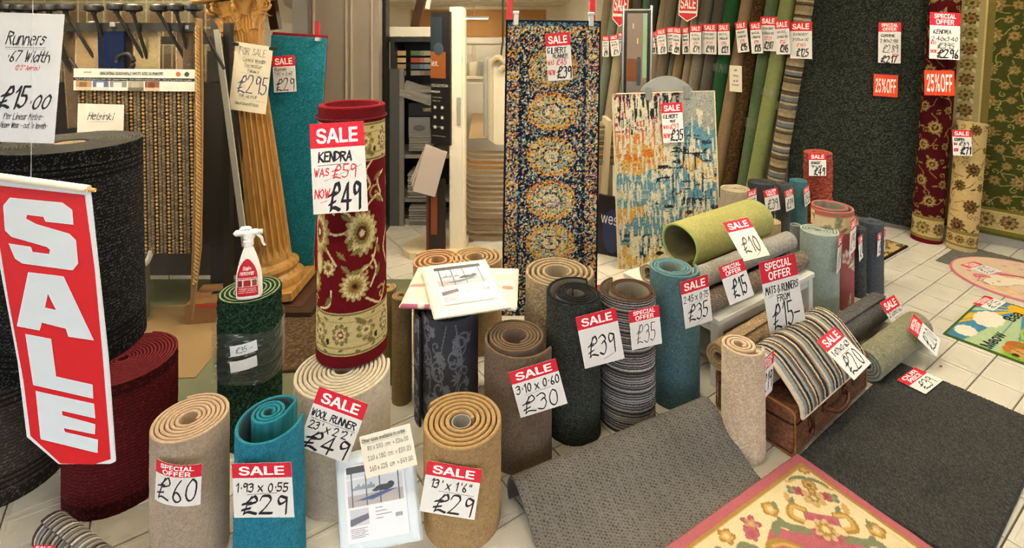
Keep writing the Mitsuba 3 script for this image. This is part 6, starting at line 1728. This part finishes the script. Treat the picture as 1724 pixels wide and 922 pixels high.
for i, (px, r_, cl, nm_) in enumerate(row):
    c = kpt(px) + Vn * ((r_ - .10) * .9 + (.022 if i % 2 else 0))
    lean = .135 + .015 * math.sin(i * 2.3)
    foot = c - Vd * lean * 1.75 + Vn * .10 + np.array([0, 0, .004]); top = c + Vd * lean * .72 - Vn * .07 + np.array([0, 0, 2.46])
    col = stripes(stq, 1, .14, 9, off=.0) if cl == 'st' else damrow if cl is None else speckle(cl, None, .1, seed=161 + i, big=.06)
    if i > 0: r_ = min(r_, np.linalg.norm(kpt(px) - kpt(row[i - 1][0])) * .53)
    k = roll_ab(f'{nm_} carpet roll, {ORD[i]} from the left in the leaning row', foot, top, r_, col, turns=2, rin=.03, t=.014, back=cl if cl and cl != 'st' else '#5a4630', seed=161 + i, step=.011)
    rowc[i] = (foot, top, r_)
    if px in (1225, 1290, 1316, 1345):
        z0, z1 = {1225: (1.36, 1.45), 1290: (.80, .90), 1316: (1.16, 1.24), 1345: (1.02, 1.10)}[px]
        m_, L_ = axis_frame(foot, top)
        th = np.linspace(0, 2 * PI, 40); zz = np.linspace(z0, z1, 6)
        TH, ZZ = np.meshgrid(th, zz, indexing='ij')
        rr = r_ + .0035 + .002 * np.sin(TH * 9 + ZZ * 60)
        part(k, 'tape', xf(grid(np.stack([rr * np.cos(TH), rr * np.sin(TH), ZZ], -1)), m_), 'film', True, label='band of clear tape')
rows_cards = [((1014,60),(1025,60),(1013,95),'£95','tan'), ((1026,60),(1040,57),(1025,96),'£79','sage grey'), ((1040,55),(1050,53),(1038,90),'£85','pale cream'), ((1092,56),(1100,54),(1092,92),'£69','khaki'), ((1098,54),(1108,52),(1098,92),'£75','dark brown'), ((1105,49),(1120,47),(1103,92),'£70','taupe'), ((1122,46),(1134,45),(1118,88),'£72','grey brown'),
    ((1134,45),(1147,46),(1129,90),'£89','slate grey'), ((1147,46),(1159,45),(1143,91),'£85','ochre tan'), ((1162,42),(1181,42),(1156,90),'£79','stone'), ((1182,40),(1207,40),(1175,90),'£99','warm grey'), ((1208,40),(1228,39),(1202,92),'£121','dark grey'), ((1237,38),(1256,35),(1231,90),'£95','bottle green'), ((1262,38),(1281,36),(1254,91),'£175','sand'),
    ((1280,28),(1308,28),(1278,85),'£207','mottled brown'), ((1304,35),(1328,33),(1297,92),'£245','olive green'), ((1330,37),(1367,36),(1325,98),'£125','striped')]
def vpt(px, py, off):
    s = (px - 862) / 880; Y = (5.231 - off) / (.848 * s + .53)
    return np.array([s * Y, Y, 1.75 - (py - 60) * Y / 880])
for i, (a, b, c, price, nm_) in enumerate(rows_cards):
    o = .40 + (.03 if i % 2 else 0)
    card(f'{price[1:]} pound sale card on the {nm_} roll of the leaning row' , [vpt(*a, o), vpt(*b, o), vpt(*c, o)], SALE,
         [('h', 'WOOL' if i % 2 else 'SAXONY', 14, 31, 82, 38, 'k', 1.6), ('h', '3.00x4.00' if i % 3 else '2.40x2.80', 12, 44, 84, 52, 'k', 1.6), ('h', '£' + str(int(price[1:]) + 20), 30, 58, 72, 68, 'r', 1.6), ('h', price, 30, 72, 84, 94, 'k', 3.0, 2.2)], hf=.25, group=None)
card('white notice about fitting on the sand roll of the leaning row', [vpt(1228, 110, .42), vpt(1249, 111, .42), vpt(1223, 153, .42)], None, [('t', 'Ask', 38, 12, 62, 22, 'k', 2), ('t', 'fitting', 28, 34, 72, 44, 'k', 2), ('t', 'on all', 28, 54, 72, 62, 'k', 2), ('t', 'Carpets', 20, 70, 80, 78, 'k', 2)], paper='#ded6c2', name='notice', cat_='notice')
for lab, px, py0, py1, w_ in (('red pointed sale pennant before the warm grey leaning roll', 1160, -12, 36, 32), ('red pointed sale pennant above the chrome poster frame', 1046, -14, 45, 26)):
    pk = thing('sale_pennant', lab, 'pennant')
    a, b, c = vpt(px - w_ / 2, py0, .45), vpt(px + w_ / 2, py0, .45), vpt(px - w_ / 2, py1, .45)
    m_, W_, H_ = frame3(a, b, c)
    def pp(fr, lift, mt, base):
        g = Polygon([(-W_ / 2 + u * W_, H_ / 2 - v * H_) for u, v in fr])
        v, f = tri(g)
        part(pk, base, tm(bendpts(v, lift, 0, m_), f), mt)
    pp([(0, 0), (1, 0), (1, .78), (.5, 1), (0, .78)], 0, M('#e6ddd2', .5), 'cloth')
    pp([(.05, 0), (.95, 0), (.95, .62), (.05, .62)], .001, M('#cc2430', .5), 'red_field')
    pp([(.05, .70), (.95, .70), (.95, .765), (.5, .96), (.05, .765)], .001, M('#cc2430', .5), 'red_tip')
    v, f = typed('SALE', -W_ * .40, -H_ * .05, W_ * .40, H_ * .36)
    part(pk, 'lettering', tm(bendpts(v, .002, 0, m_), f), M('#f2e9de', .5))
    part(pk, 'string', tube([m_[:3, 3] + [0, 0, H_ / 2], m_[:3, 3] + [0, 0, CEIL - m_[2, 3]]], .001, 5), M('#d8d2c4', .5))

# ------------------------------------------------------------------ abstract rug on its arched stand
sk = thing('arched_stand', 'grey stand with an arched top that carries the abstract rug', 'rug stand')
ax, ay = (1125 - 862) * 4.0 / 880, 4.03
arc = [(-.20, 1.32)] + [(-.20 + .40 * t, 1.325 + .115 * math.sin(PI * t) ** .7) for t in np.linspace(0, 1, 21)] + [(.20, 1.32)]
ap = trimesh.creation.extrude_polygon(Polygon(arc), .02, engine='earcut'); ap.vertices = ap.vertices[:, [0, 2, 1]] + [ax, ay, 0]
part(sk, 'arched_top', ap, M('#8d8f8c', .4))
part(sk, 'pole', box(.06, .04, 1.33, (ax, ay + .03, .665)), M('#7d7f7c', .4))
part(sk, 'base', box(.60, .40, .025, (ax, ay + .12, .013)), M('#7d7f7c', .4))
am, aw, al = frame4((0.790,3.950,1.301), (1.549,3.950,1.342), (0.773,3.930,-0.081), (1.545,3.930,-0.072))
ak = thing('abstract_rug', 'abstract rug of blue, orange, red and white streaks hanging on the arched stand', 'rug')
def abstract(u, v):
    X, Y = u / aw + .5, .5 - v / al
    q = np.stack([u, v, u * 0], -1)
    r = np.random.default_rng(19)
    n1, n2 = vn(q, 9, 1) - .5, vn(q * [1, 2, 1], 8, 2) - .5
    n3 = vn(q * [2.6, .45, 1], 28, 3)            # upright streaks
    n4 = vn(q * [.5, 2.6, 1], 26, 4)             # level streaks
    n5 = vn(q * [2.4, .35, 1], 42, 7)
    f = r.random(len(u))
    C = {k: lin(c) for k, c in dict(red='#ad3a4a', black='#22262c', cream='#cdc6aa', orange='#c4722a', gold='#c29a48', blue='#5a8896', navy='#2b3846', grey='#95988e', teal='#85a8ac').items()}
    t, s_ = Y + .10 * n1, X + .14 * n2
    c = np.broadcast_to(C['cream'], (len(u), 3)).copy()
    def put(m, k):
        c[m] = C[k]
    put((t < .22) & (s_ > .5), 'grey'); put((t < .2) & (s_ < .62) & (n3 > .5), 'black'); put((t < .23) & (s_ < .60) & (n3 > .38) & (n3 < .5) & (n1 > -.1), 'red'); put((t > .12) & (t < .2) & (s_ < .5) & (n4 > .56), 'red')
    put((t >= .2) & (t < .40) & (s_ < .5), 'orange'); put((t >= .28) & (t < .42) & (s_ < .52) & (n4 > .45), 'gold'); put((t >= .18) & (t < .42) & (s_ >= .58), 'blue'); put((t >= .22) & (t < .5) & (s_ > .62) & (n4 > .62), 'navy')
    put((t >= .36) & (t < .52) & (s_ > .66) & (n4 > .35), 'gold'); put((t >= .40) & (t < .54) & (s_ < .45) & (n3 > .45), 'gold'); put((t >= .42) & (t < .64) & (s_ > .2) & (s_ < .7), 'blue'); put((t >= .5) & (t < .62) & (s_ >= .6), 'navy')
    put((t >= .44) & (t < .74) & (n2 > -.2), 'blue'); put((t >= .46) & (t < .7) & (n4 > .6), 'teal'); put((t >= .62) & (t < .74) & (s_ > .55) & (n4 > .48), 'gold'); put((t >= .60) & (t < .70) & (s_ < .3), 'gold')
    put((t >= .72) & (t < .86), 'blue'); put((t >= .74) & (t < .88) & (n4 > .5), 'navy'); put((t >= .85), 'gold'); put((t >= .80) & (s_ > .6) & (n3 > .5), 'teal')
    put((n3 > .70) & (t > .12), 'cream'); put((n5 > .66) & (t > .3), 'cream'); put((n5 > .60) & (t < .3) & (s_ < .6), 'cream'); put((n5 < .2) & (s_ > .5) & (t > .3), 'navy'); put((n3 > .57) & (n3 < .59) & (f > .5) & (t > .4), 'black'); put((n4 > .76) & (s_ > .4) & (t > .3), 'black')
    sw = r.random(len(u)) < .10
    c[sw] = np.stack([C['grey'], C['cream'], C['blue'], C['black']])[r.integers(0, 4, sw.sum())]
    return np.clip(c * (.82 + .36 * r.random((len(u), 1))), .003, .9)
rug(None, am, aw, al, abstract, t=.012, step=.0055, key=ak, base='pile', seed=170)
b = np.array([(-aw / 2, -al / 2, .006), (-aw / 2, al / 2 - .03, .006), (-aw / 2 + .03, al / 2, .006), (aw / 2, al / 2, .006), (aw / 2, -al / 2, .006)])
t_ = xf(tube(b, .008, 7), am)
part(ak, 'binding', t_, 'pile', True, np.broadcast_to(lin('#cbbd9c'), (len(t_.vertices), 3)), label='cream bound edge')
for x in (-.115, .175):
    part(ak, 'clip', xf(cat([box(.045, .10, .02, (x, al / 2 - .005, .012), .004)]), am), M('#7f867f', .4, .4), label='grey clip')
card('sale card on the abstract rug, now 35 pounds', [(1.115,3.910,1.243), (1.271,3.910,1.252), (1.111,3.910,0.946)], SALE,
     [('h', 'GILBERT', 5, 29, 78, 39, 'k', 2.0), ('h', 'RUG', 38, 43, 64, 49, 'k', 1.8), ('h', 'WAS', 5, 56, 32, 65, 'r', 1.7), ('h', '£51', 36, 52, 76, 66, 'r', 1.8), ('l', '', 34, 67, 78, 52, 'k', 1.2), ('h', 'NOW', 4, 76, 34, 88, 'r', 1.9), ('h', '£35', 36, 68, 96, 96, 'k', 2.8, 2.2)], hf=.25)

# ------------------------------------------------------------------ poster frame, sample displays and shelves at the back
pf = thing('poster_frame', 'tall chrome framed poster of a sofa in a living room behind the abstract rug', 'poster')
fm, fw, fh = frame3((1.047,4.900,1.989), (1.282,4.800,1.985), (1.036,4.900,0.247))
rad = tube(spline([(-fw / 2, -fh / 2, 0), (-fw / 2, 0, 0), (-fw / 2, fh / 2 - .02, 0), (-fw / 2 + .02, fh / 2, 0), (fw / 2 - .02, fh / 2, 0), (fw / 2, fh / 2 - .02, 0), (fw / 2, 0, 0), (fw / 2, -fh / 2, 0)], 4), .013, 8)
part(pf, 'frame', xf(rad, fm), M('#c9cbc2', .2, .9), True)
def fpan(key, base, m, x0, x1, y0, y1, lift, mt, th=.004):
    return part(key, base, xf(box(x1 - x0, y1 - y0, th, ((x0 + x1) / 2, (y0 + y1) / 2, lift)), m), mt)
fpan(pf, 'panel', fm, -fw / 2 + .01, fw / 2 - .01, -fh / 2, fh / 2 - .01, -.006, M('#1a1918', .4), .008)
sxx = fw * .36
fpan(pf, 'picture_wall', fm, -sxx, sxx, fh * .12, fh / 2 - .03, .001, M('#8a7a6a', .3))
fpan(pf, 'picture_window', fm, sxx * .58, sxx, fh * .14, fh / 2 - .03, .0025, M('#8fb391', .3))
fpan(pf, 'picture_carpet', fm, -sxx, sxx, -fh / 2 + .02, fh * .12, .001, M('#77736c', .4))
fpan(pf, 'picture_sofa', fm, -sxx * .95, sxx * .45, fh * .12, fh * .24, .004, M('#7a4520', .4))
fpan(pf, 'picture_figure', fm, sxx * .05, sxx * .4, fh * .10, fh * .25, .0065, M('#3a4658', .4))
for x, y in ((-.45, .40), (.02, .32)):
    fpan(pf, 'picture_lamp', fm, sxx * x, sxx * (x + .12), fh * y, fh * (y + .03), .0035, M('#d9c49a', .4))
part(pf, 'foot', box(.3, .3, .03, m=mat(fm[0, 3], fm[1, 3] + .1, .0165)), M('#3a3936', .5))
part(pf, 'post', box(.05, .03, fm[2, 3] - fh / 2 + .05, m=mat(fm[0, 3], fm[1, 3] + .02, (fm[2, 3] - fh / 2 + .05) / 2 + .03)), M('#3a3936', .5))
bs = thing('black_sign_board', 'black display board with a dark blue disc left of the abstract rug', 'display board')
sm, sw_, sh_ = frame3((0.697,4.200,0.476), (0.885,4.100,0.464), (0.697,4.200,-0.025))
part(bs, 'board', xf(box(sw_, sh_, .03, (0, 0, -.015)), sm), M('#121318', .35))
v = np.array([(0.0, 0.0)] + [(.17 * math.cos(a), .17 * math.sin(a)) for a in np.arange(40) * PI / 20]) * [sw_ * 2.4, 1.15] * .9 + [sw_ * .1, -.02]
v[:, 0] = np.clip(v[:, 0], -sw_ / 2, sw_ / 2)
part(bs, 'disc', tm(bendpts(v, .001, 0, sm), [(0, i, i + 1) for i in range(1, 40)] + [(0, 40, 1)]), M('#1d2a56', .4), label='dark blue disc')
v, f = typed('west', -sw_ * .36, sh_ * .06, sw_ * .40, sh_ * .22, False)
part(bs, 'lettering', tm(bendpts(v, .002, 0, sm), f), M('#d8d8dc', .5))
part(bs, 'leg', box(.15, .03, sm[2, 3] - sh_ / 2 + .1, m=mat(sm[0, 3] + .02, sm[1, 3] + .05, (sm[2, 3] - sh_ / 2 + .1) / 2 + .001)), M('#6a6860', .5))

# swatch stand with the dark printed panel
ss = thing('swatch_stand', 'cream swatch stand with a tall dark printed panel in the middle of the back', 'display stand')
Yd = 4.2
Xp = lambda px: (px - 862) * Yd / 880
Zp = lambda py: 1.75 - (py - 60) * Yd / 880
part(ss, 'post', box(Xp(779) - Xp(757), .16, Zp(12) - .0, ((Xp(779) + Xp(757)) / 2, Yd + .05, Zp(12) / 2 + .002), .006), M('#d8cfb8', .5))
part(ss, 'post_side', box(.02, .15, Zp(14), (Xp(779) + .008, Yd + .06, Zp(14) / 2 + .002)), M('#d8cfb8', .5))
part(ss, 'holder', box(.03, .02, .22, (Xp(773), Yd - .036, Zp(186)), .004), M('#8d8a7c', .5))
base_p = Polygon([(-.42, -.02), (-.40, -.12), (-.33, -.20), (-.2, -.22), (.10, -.22), (.10, .18), (-.30, .18)])
bb = trimesh.creation.extrude_polygon(base_p, .05, engine='earcut')
part(ss, 'base', xf(bb, mat(Xp(764), Yd + .08, .002)), M('#cbbd9a', .5))
pm, pw_, ph_ = frame3((Xp(724), Yd + .03, Zp(20)), (Xp(759), Yd - .06, Zp(20)), (Xp(725), Yd + .03, Zp(243)))
part(ss, 'panel', xf(box(pw_, ph_, .025, (0, 0, -.0135), .004), pm), M('#1b1a1a', .35))
fpan(ss, 'panel_picture', pm, -pw_ / 2, pw_ * .28, ph_ * .0, ph_ * .20, .0015, M('#8a4c22', .4), .003)
fpan(ss, 'panel_picture_dark', pm, -pw_ / 2, pw_ * .1, ph_ * .20, ph_ * .46, .0015, M('#22303a', .4), .003)
part(ss, 'panel_ball', xf(lathe([(0, .003), (.035, .0025), (.05, 0)], 20), pm @ mat(-pw_ * .08, ph_ * .22, .003)), M('#39434f', .4), True)
ftext(ss, 'panel_lettering', pm, pw_, ph_, [('lex.', .04, .36, .42, .41), ('COLLECTION', .05, .545, .9, .565), ('wools.de', .05, .59, .5, .61)], '#cfcac0', .004, False)
ftext(ss, 'panel_small_lettering', pm, pw_, ph_, [('soft touch carpets', .1, .64, .6, .65), ('made to last', .1, .665, .5, .675), ('for every home', .1, .86, .6, .87), ('underfloor heating safe', .1, .93, .8, .94)], '#a8a49c', .004, False)
for i in range(3):
    for j in range(2):
        part(ss, 'panel_icon', xf(box(.022, .022, .003, (-.05 + .07 * j, -ph_ * (.22 + .075 * i), .0025), 0), pm), M('#c4c0b6', .5))
part(ss, 'lower_board', box(.02, .03, .50, (Xp(722), Yd - .05, .27)), M('#5a2c18', .5))
part(ss, 'lower_board', box(.13, .02, .56, (Xp(738), Yd - .06, .335)), M('#1f1512', .4))
part(ss, 'lower_picture', box(.05, .004, .36, (Xp(733), Yd - .073, .36)), M('#7a3c1a', .4))
sf = thing('swatch_book', 'fanned pink grey carpet swatches hanging from the swatch stand', 'carpet samples')
for i in range(5):
    p0 = [(Xp(722 - i * .5), Yd - .10 - i * .012, Zp(241)), (Xp(758), Yd - .10 - i * .012, Zp(250 - i)), (Xp(696 + i * 2), Yd - .17 - i * .012, Zp(290 + i * 4)), (Xp(726 + i * 3), Yd - .17 - i * .012, Zp(308 + i * 3))]
    fm_, a_, b_ = frame4(*p0)
    part(sf, 'swatch', xf(box(a_, b_, .009, (0, 0, 0), .003), fm_), M(['#a39487', '#8f8377', '#aa9c90', '#8a7e74', '#a1958a'][i], .95))

# big pile of overhanging samples and hanging pale samples
sp_ = thing('sample_stand', 'white plinth and frame that carries the pile of tan carpet samples', 'display stand')
part(sp_, 'plinth', box(.52, .5, .16, (Xp(815) - .0, 4.85, .082), .01), M('#d9d5c8', .5))
part(sp_, 'back', box(.5, .04, 1.15, (Xp(815), 5.02, .72)), M('#c9c2ae', .6))
cols = ['#a98c66', '#b0946c', '#b57f3c', '#b8873f', '#a88e66', '#9c8260', '#8a6f4e', '#7f6447', '#8c7354', '#94795a', '#9a8264', '#8a7254', '#937a5c', '#84694c', '#8f7658', '#a08868', '#937c60', '#86705a', '#8c2a34']
for i, cl in enumerate(cols):
    y = 212 + i * 9.3
    k = thing('carpet_sample', f'{"ochre" if i in (2, 3) else "dark red" if i == 18 else "tan"} carpet sample, {ORD[i]} from the top of the overhanging pile beside the swatch stand', 'carpet sample', 'tan samples in the overhanging pile')
    w = .34
    pts = spline([(-.11, .10 if i == 0 else .06), (-.10, .03), (-.075, -.03), (-.03, -.055 if i else -.05), (.1, -.06), (w, -.06)], 5)
    prof_ = np.stack([pts[:, 0], pts[:, 1]], 1)
    Pm = np.stack([np.stack([Xp(795) + prof_[:, 0] + i * .0012, np.full(len(prof_), 4.52 - i * .005 + dy_), Zp(y + 45) + prof_[:, 1]], 1) for dy_ in (0, .03)], 1)
    th_ = .018
    Pall = np.stack([Pm[:, 0], Pm[:, 1], Pm[:, 1] - [0, 0, th_ * 1.0], Pm[:, 0] - [0, 0, th_]], 1)
    scene[k] = mikit.ply(grid(Pall, cv=True), M('#%02x%02x%02x' % tuple(int(int(cl[q:q + 2], 16) * .88) for q in (1, 3, 5)), .95), smooth=30)
top_ = thing('carpet_sample', 'big beige sample sloping down on top of the overhanging pile', 'carpet sample')
fm_, a_, b_ = frame4((Xp(780), 4.95, Zp(215)), (Xp(848), 4.95, Zp(214)), (Xp(786), 4.50, Zp(246)), (Xp(852), 4.50, Zp(246)))
scene[top_] = mikit.ply(xf(box(a_, b_, .012, (0, 0, 0), .004), fm_), M('#a98f6a', .95))
hk = thing('hanging_samples', 'bundle of pale grey and cream samples hanging left of the medallion runner', 'carpet samples')
for i in range(7):
    x = Xp(812 + i * 3.2)
    ln = Zp(98 - (i > 2) * 2) - Zp(238 + i * 1.3)
    part(hk, 'sample', xf(rslab(.15 + .0 * i, ln, .012, .03, 16), mat(x + .07, 4.40 - i * .016, Zp(98) - ln / 2, yaw=0) @ mat(yaw=14 - i) @ V90), M(['#8f9290', '#a8a594', '#979488', '#b5ae98', '#bfb79e', '#b8ae92', '#c6bda2'][i], .95), 30)
part(hk, 'hanger', tube([(Xp(846), 4.36, Zp(70)), (Xp(842), 4.34, Zp(100))], .008, 6), M('#1c1b1a', .5))
part(hk, 'hanger_arm', tube([(Xp(846), 4.36, Zp(70)), (Xp(846), 4.36, CEIL)], .008, 6), M('#1c1b1a', .5))
part(hk, 'folded_end', xf(tube(spline([(Xp(828), 4.27, Zp(104)), (Xp(838), 4.25, Zp(97)), (Xp(850), 4.26, Zp(108)), (Xp(842), 4.27, Zp(120))], 6), .026, 8), np.eye(4)), M('#a89a7c', .95), True)
lb_ = thing('sample_stack', 'stack of striped samples on a low stool right of the medallion runner', 'carpet samples')
for i in range(14):
    part(lb_, 'sample', box(.30, .26, .022, (Xp(1026) - .01 + .006 * math.sin(i * 3), 4.85, .60 + i * .025), .004), M(['#6d6a58', '#8a7a54', '#5d5a4a', '#947a48', '#7d7460', '#6a5c40', '#a08a60', '#5a5648', '#857a5c', '#75694a', '#938a72', '#7a6e50', '#a89c80', '#6d6648'][i], .95))
part(lb_, 'stool', box(.26, .24, .585, (Xp(1026), 4.85, .2945), .004), M('#8f8570', .7))
# cream sloping board beside
single('cream_side_board', 'cream side board between the sample stack and the abstract rug', 'board', box(.04, .3, 1.0, m=mat(Xp(1036), 4.75, .502, roll=4)), M('#b9a988', .6), kind=None)

# black shelves with samples
bsf = thing('black_shelf_unit', 'black shelf unit holding piles of grey samples left of the swatch stand', 'shelf unit')
Ys = 4.88
Xs = lambda px: (px - 862) * Ys / 880
Zs = lambda py: 1.75 - (py - 60) * Ys / 880
part(bsf, 'back', box(.64, .03, 1.72, (Xs(708), Ys + .45, .865)), M('#151413', .5))
part(bsf, 'top', box(.64, .5, .05, (Xs(708), Ys + .22, Zs(66))), M('#1b1a18', .5))
part(bsf, 'cornice', box(.68, .5, .09, (Xs(708), Ys + .22, Zs(66) + .07)), M('#d9d2c0', .5))
for py in (152, 262, 335, 382):
    part(bsf, 'shelf', box(.56, .46, .035, (Xs(713), Ys + .2, Zs(py))), M('#1a1918' if py == 382 else '#8b877c', .5))
part(bsf, 'side', box(.04, .48, 1.70, (Xs(662), Ys + .2, .852)), M('#22211f', .5))
part(bsf, 'side', box(.04, .48, 1.70, (Xs(764), Ys + .2, .852)), M('#22211f', .5))
part(bsf, 'face_board', box(.14, .03, Zs(115) - Zs(384), (Xs(666), Ys - .06, (Zs(115) + Zs(384)) / 2)), M('#4b4a46', .6), label='leaning grey board')
part(bsf, 'face_board', box(.04, .035, Zs(115) - Zs(384), (Xs(679), Ys - .06, (Zs(115) + Zs(384)) / 2)), M('#77746c', .6))
for cx_, cl in ((668, '#c9a368'), (700, '#a85a24'), (716, '#6d8a5a')):
    for j, py in enumerate((90, 102, 113, 124)):
        part(bsf, 'colour_card', box(.13, .02, .045, (Xs(cx_), Ys + .1, Zs(py))), M([['#b99a68', '#c7ab7c', '#a5895c', '#8f8468'], ['#4f6a42', '#9c3f1c', '#4a5666', '#8a8474'], ['#9a8f7a', '#b0a284', '#7d8a94', '#6d665a']][(668, 700, 716).index(cx_)][j], .5))
part(bsf, 'lettering_board', box(.25, .02, .12, (Xs(712), Ys - .04, Zs(183))), M('#141414', .4))
lm, lw, lh = frame3((Xs(692), Ys - .055, Zs(172)), (Xs(732), Ys - .055, Zs(172)), (Xs(692), Ys - .055, Zs(200)))
ftext(bsf, 'lettering', lm, lw, lh, [('CARPETS', .55, .3, .95, .5)], '#c9b48a')
for n_, (py0, py1, x0, x1) in enumerate(((198, 252, 690, 726), (290, 330, 688, 726), (344, 378, 690, 726))):
    nn_ = [12, 9, 8][n_]
    for i in range(nn_):
        k = thing('grey_sample', f'grey sample, {ORD[i]} from below in the {["upper", "middle", "bottom"][n_]} pile on the black shelves', 'carpet sample', ['upper pile of grey samples', 'middle pile of grey samples', 'bottom pile of grey samples'][n_])
        hgt = (Zs(py0 + (26 if n_ == 0 else 0)) - Zs(py1)) / nn_
        scene[k] = mikit.ply(box(Xs(x1) - Xs(x0) - .01 * (i % 2), .3, hgt * .86, ((Xs(x0) + Xs(x1)) / 2, Ys + .09, Zs(py1 + 4) + .022 + hgt * (i + .5)), .003), M(['#8b8983', '#77756f', '#9a978c', '#84807a'][i % 4], .95))
gs = thing('grey_sample_board', 'upright grey sample with an oval label on the upper shelf pile', 'carpet sample')
part(gs, 'pile', box(Xs(725) - Xs(689), .03, Zs(196) - Zs(226), (Xs(707), Ys - .03, Zs(211) + .0), .006), M('#7d7d7b', .95))
part(gs, 'oval_label', xf(lathe([(0, .002), (.05, .002), (.055, 0)], 24), mat(Xs(707), Ys - .046, Zs(214)) @ V90 @ np.diag([1, .5, 1, 1.0])), M('#5d5a56', .6))
single('draped_samples', 'grey sample sheets sloping down above the lettering board', 'carpet samples', cat([box(.30, .22, .012, m=mat(Xs(704) , Ys + .0 + i * .006, Zs(160) + i * .014, roll=18, pitch=-20)) for i in range(4)]), M('#8f8d86', .95))
# distant clutter in the back room
for i, (px, py, w, h, cl, lab) in enumerate(((700, 105, .5, .55, '#1d1c1b', 'dark arched chair back in the distance behind the black shelves'), (720, 118, .4, .4, '#242322', 'dark rounded object in the distance beside the swatch stand'), (826, 160, .5, .28, '#6d2a34', 'distant dark red roll of carpet in the back room'))):
    Yf = 9.0
    single('carpet_roll', lab, 'carpet roll', xf(lathe([(0, .0), (w / 2, 0), (w / 2 * 1.02, .03), (w / 2, 1.0), (w / 2 * .9, 1.04), (0, 1.05)], 24), mat((px - 862) * Yf / 880, Yf + i * .45, .001) @ np.diag([1, 1, max(.2, 1.75 - (py - 60) * Yf / 880) / 1.05, 1.0])), M(cl, .9), 40)
single('counter', 'pale counter in the distance behind the pile of tan samples', 'counter', cat([box(1.6, .6, .9, (-1.0, 10.5, .4515)), box(1.7, .7, .05, (-1.0, 10.5, .93))]), M('#cfc6ae', .6))
for i, (x, cl) in enumerate(((-.75, '#b9b09a'), (-.62, '#8a8478'), (-.95, '#9c9482'))):
    single('sample_pile', ['pale rounded pile of samples on the distant counter', 'grey rounded pile on the distant counter at its right', 'drab rounded pile on the distant counter at its left'][i], 'carpet samples', xf(lathe([(0, .28), (.07, .27), (.12, .2), (.13, .0), (0, 0)], 20), mat(x * 1.0, 10.4, .957)), M(cl, .9), True)
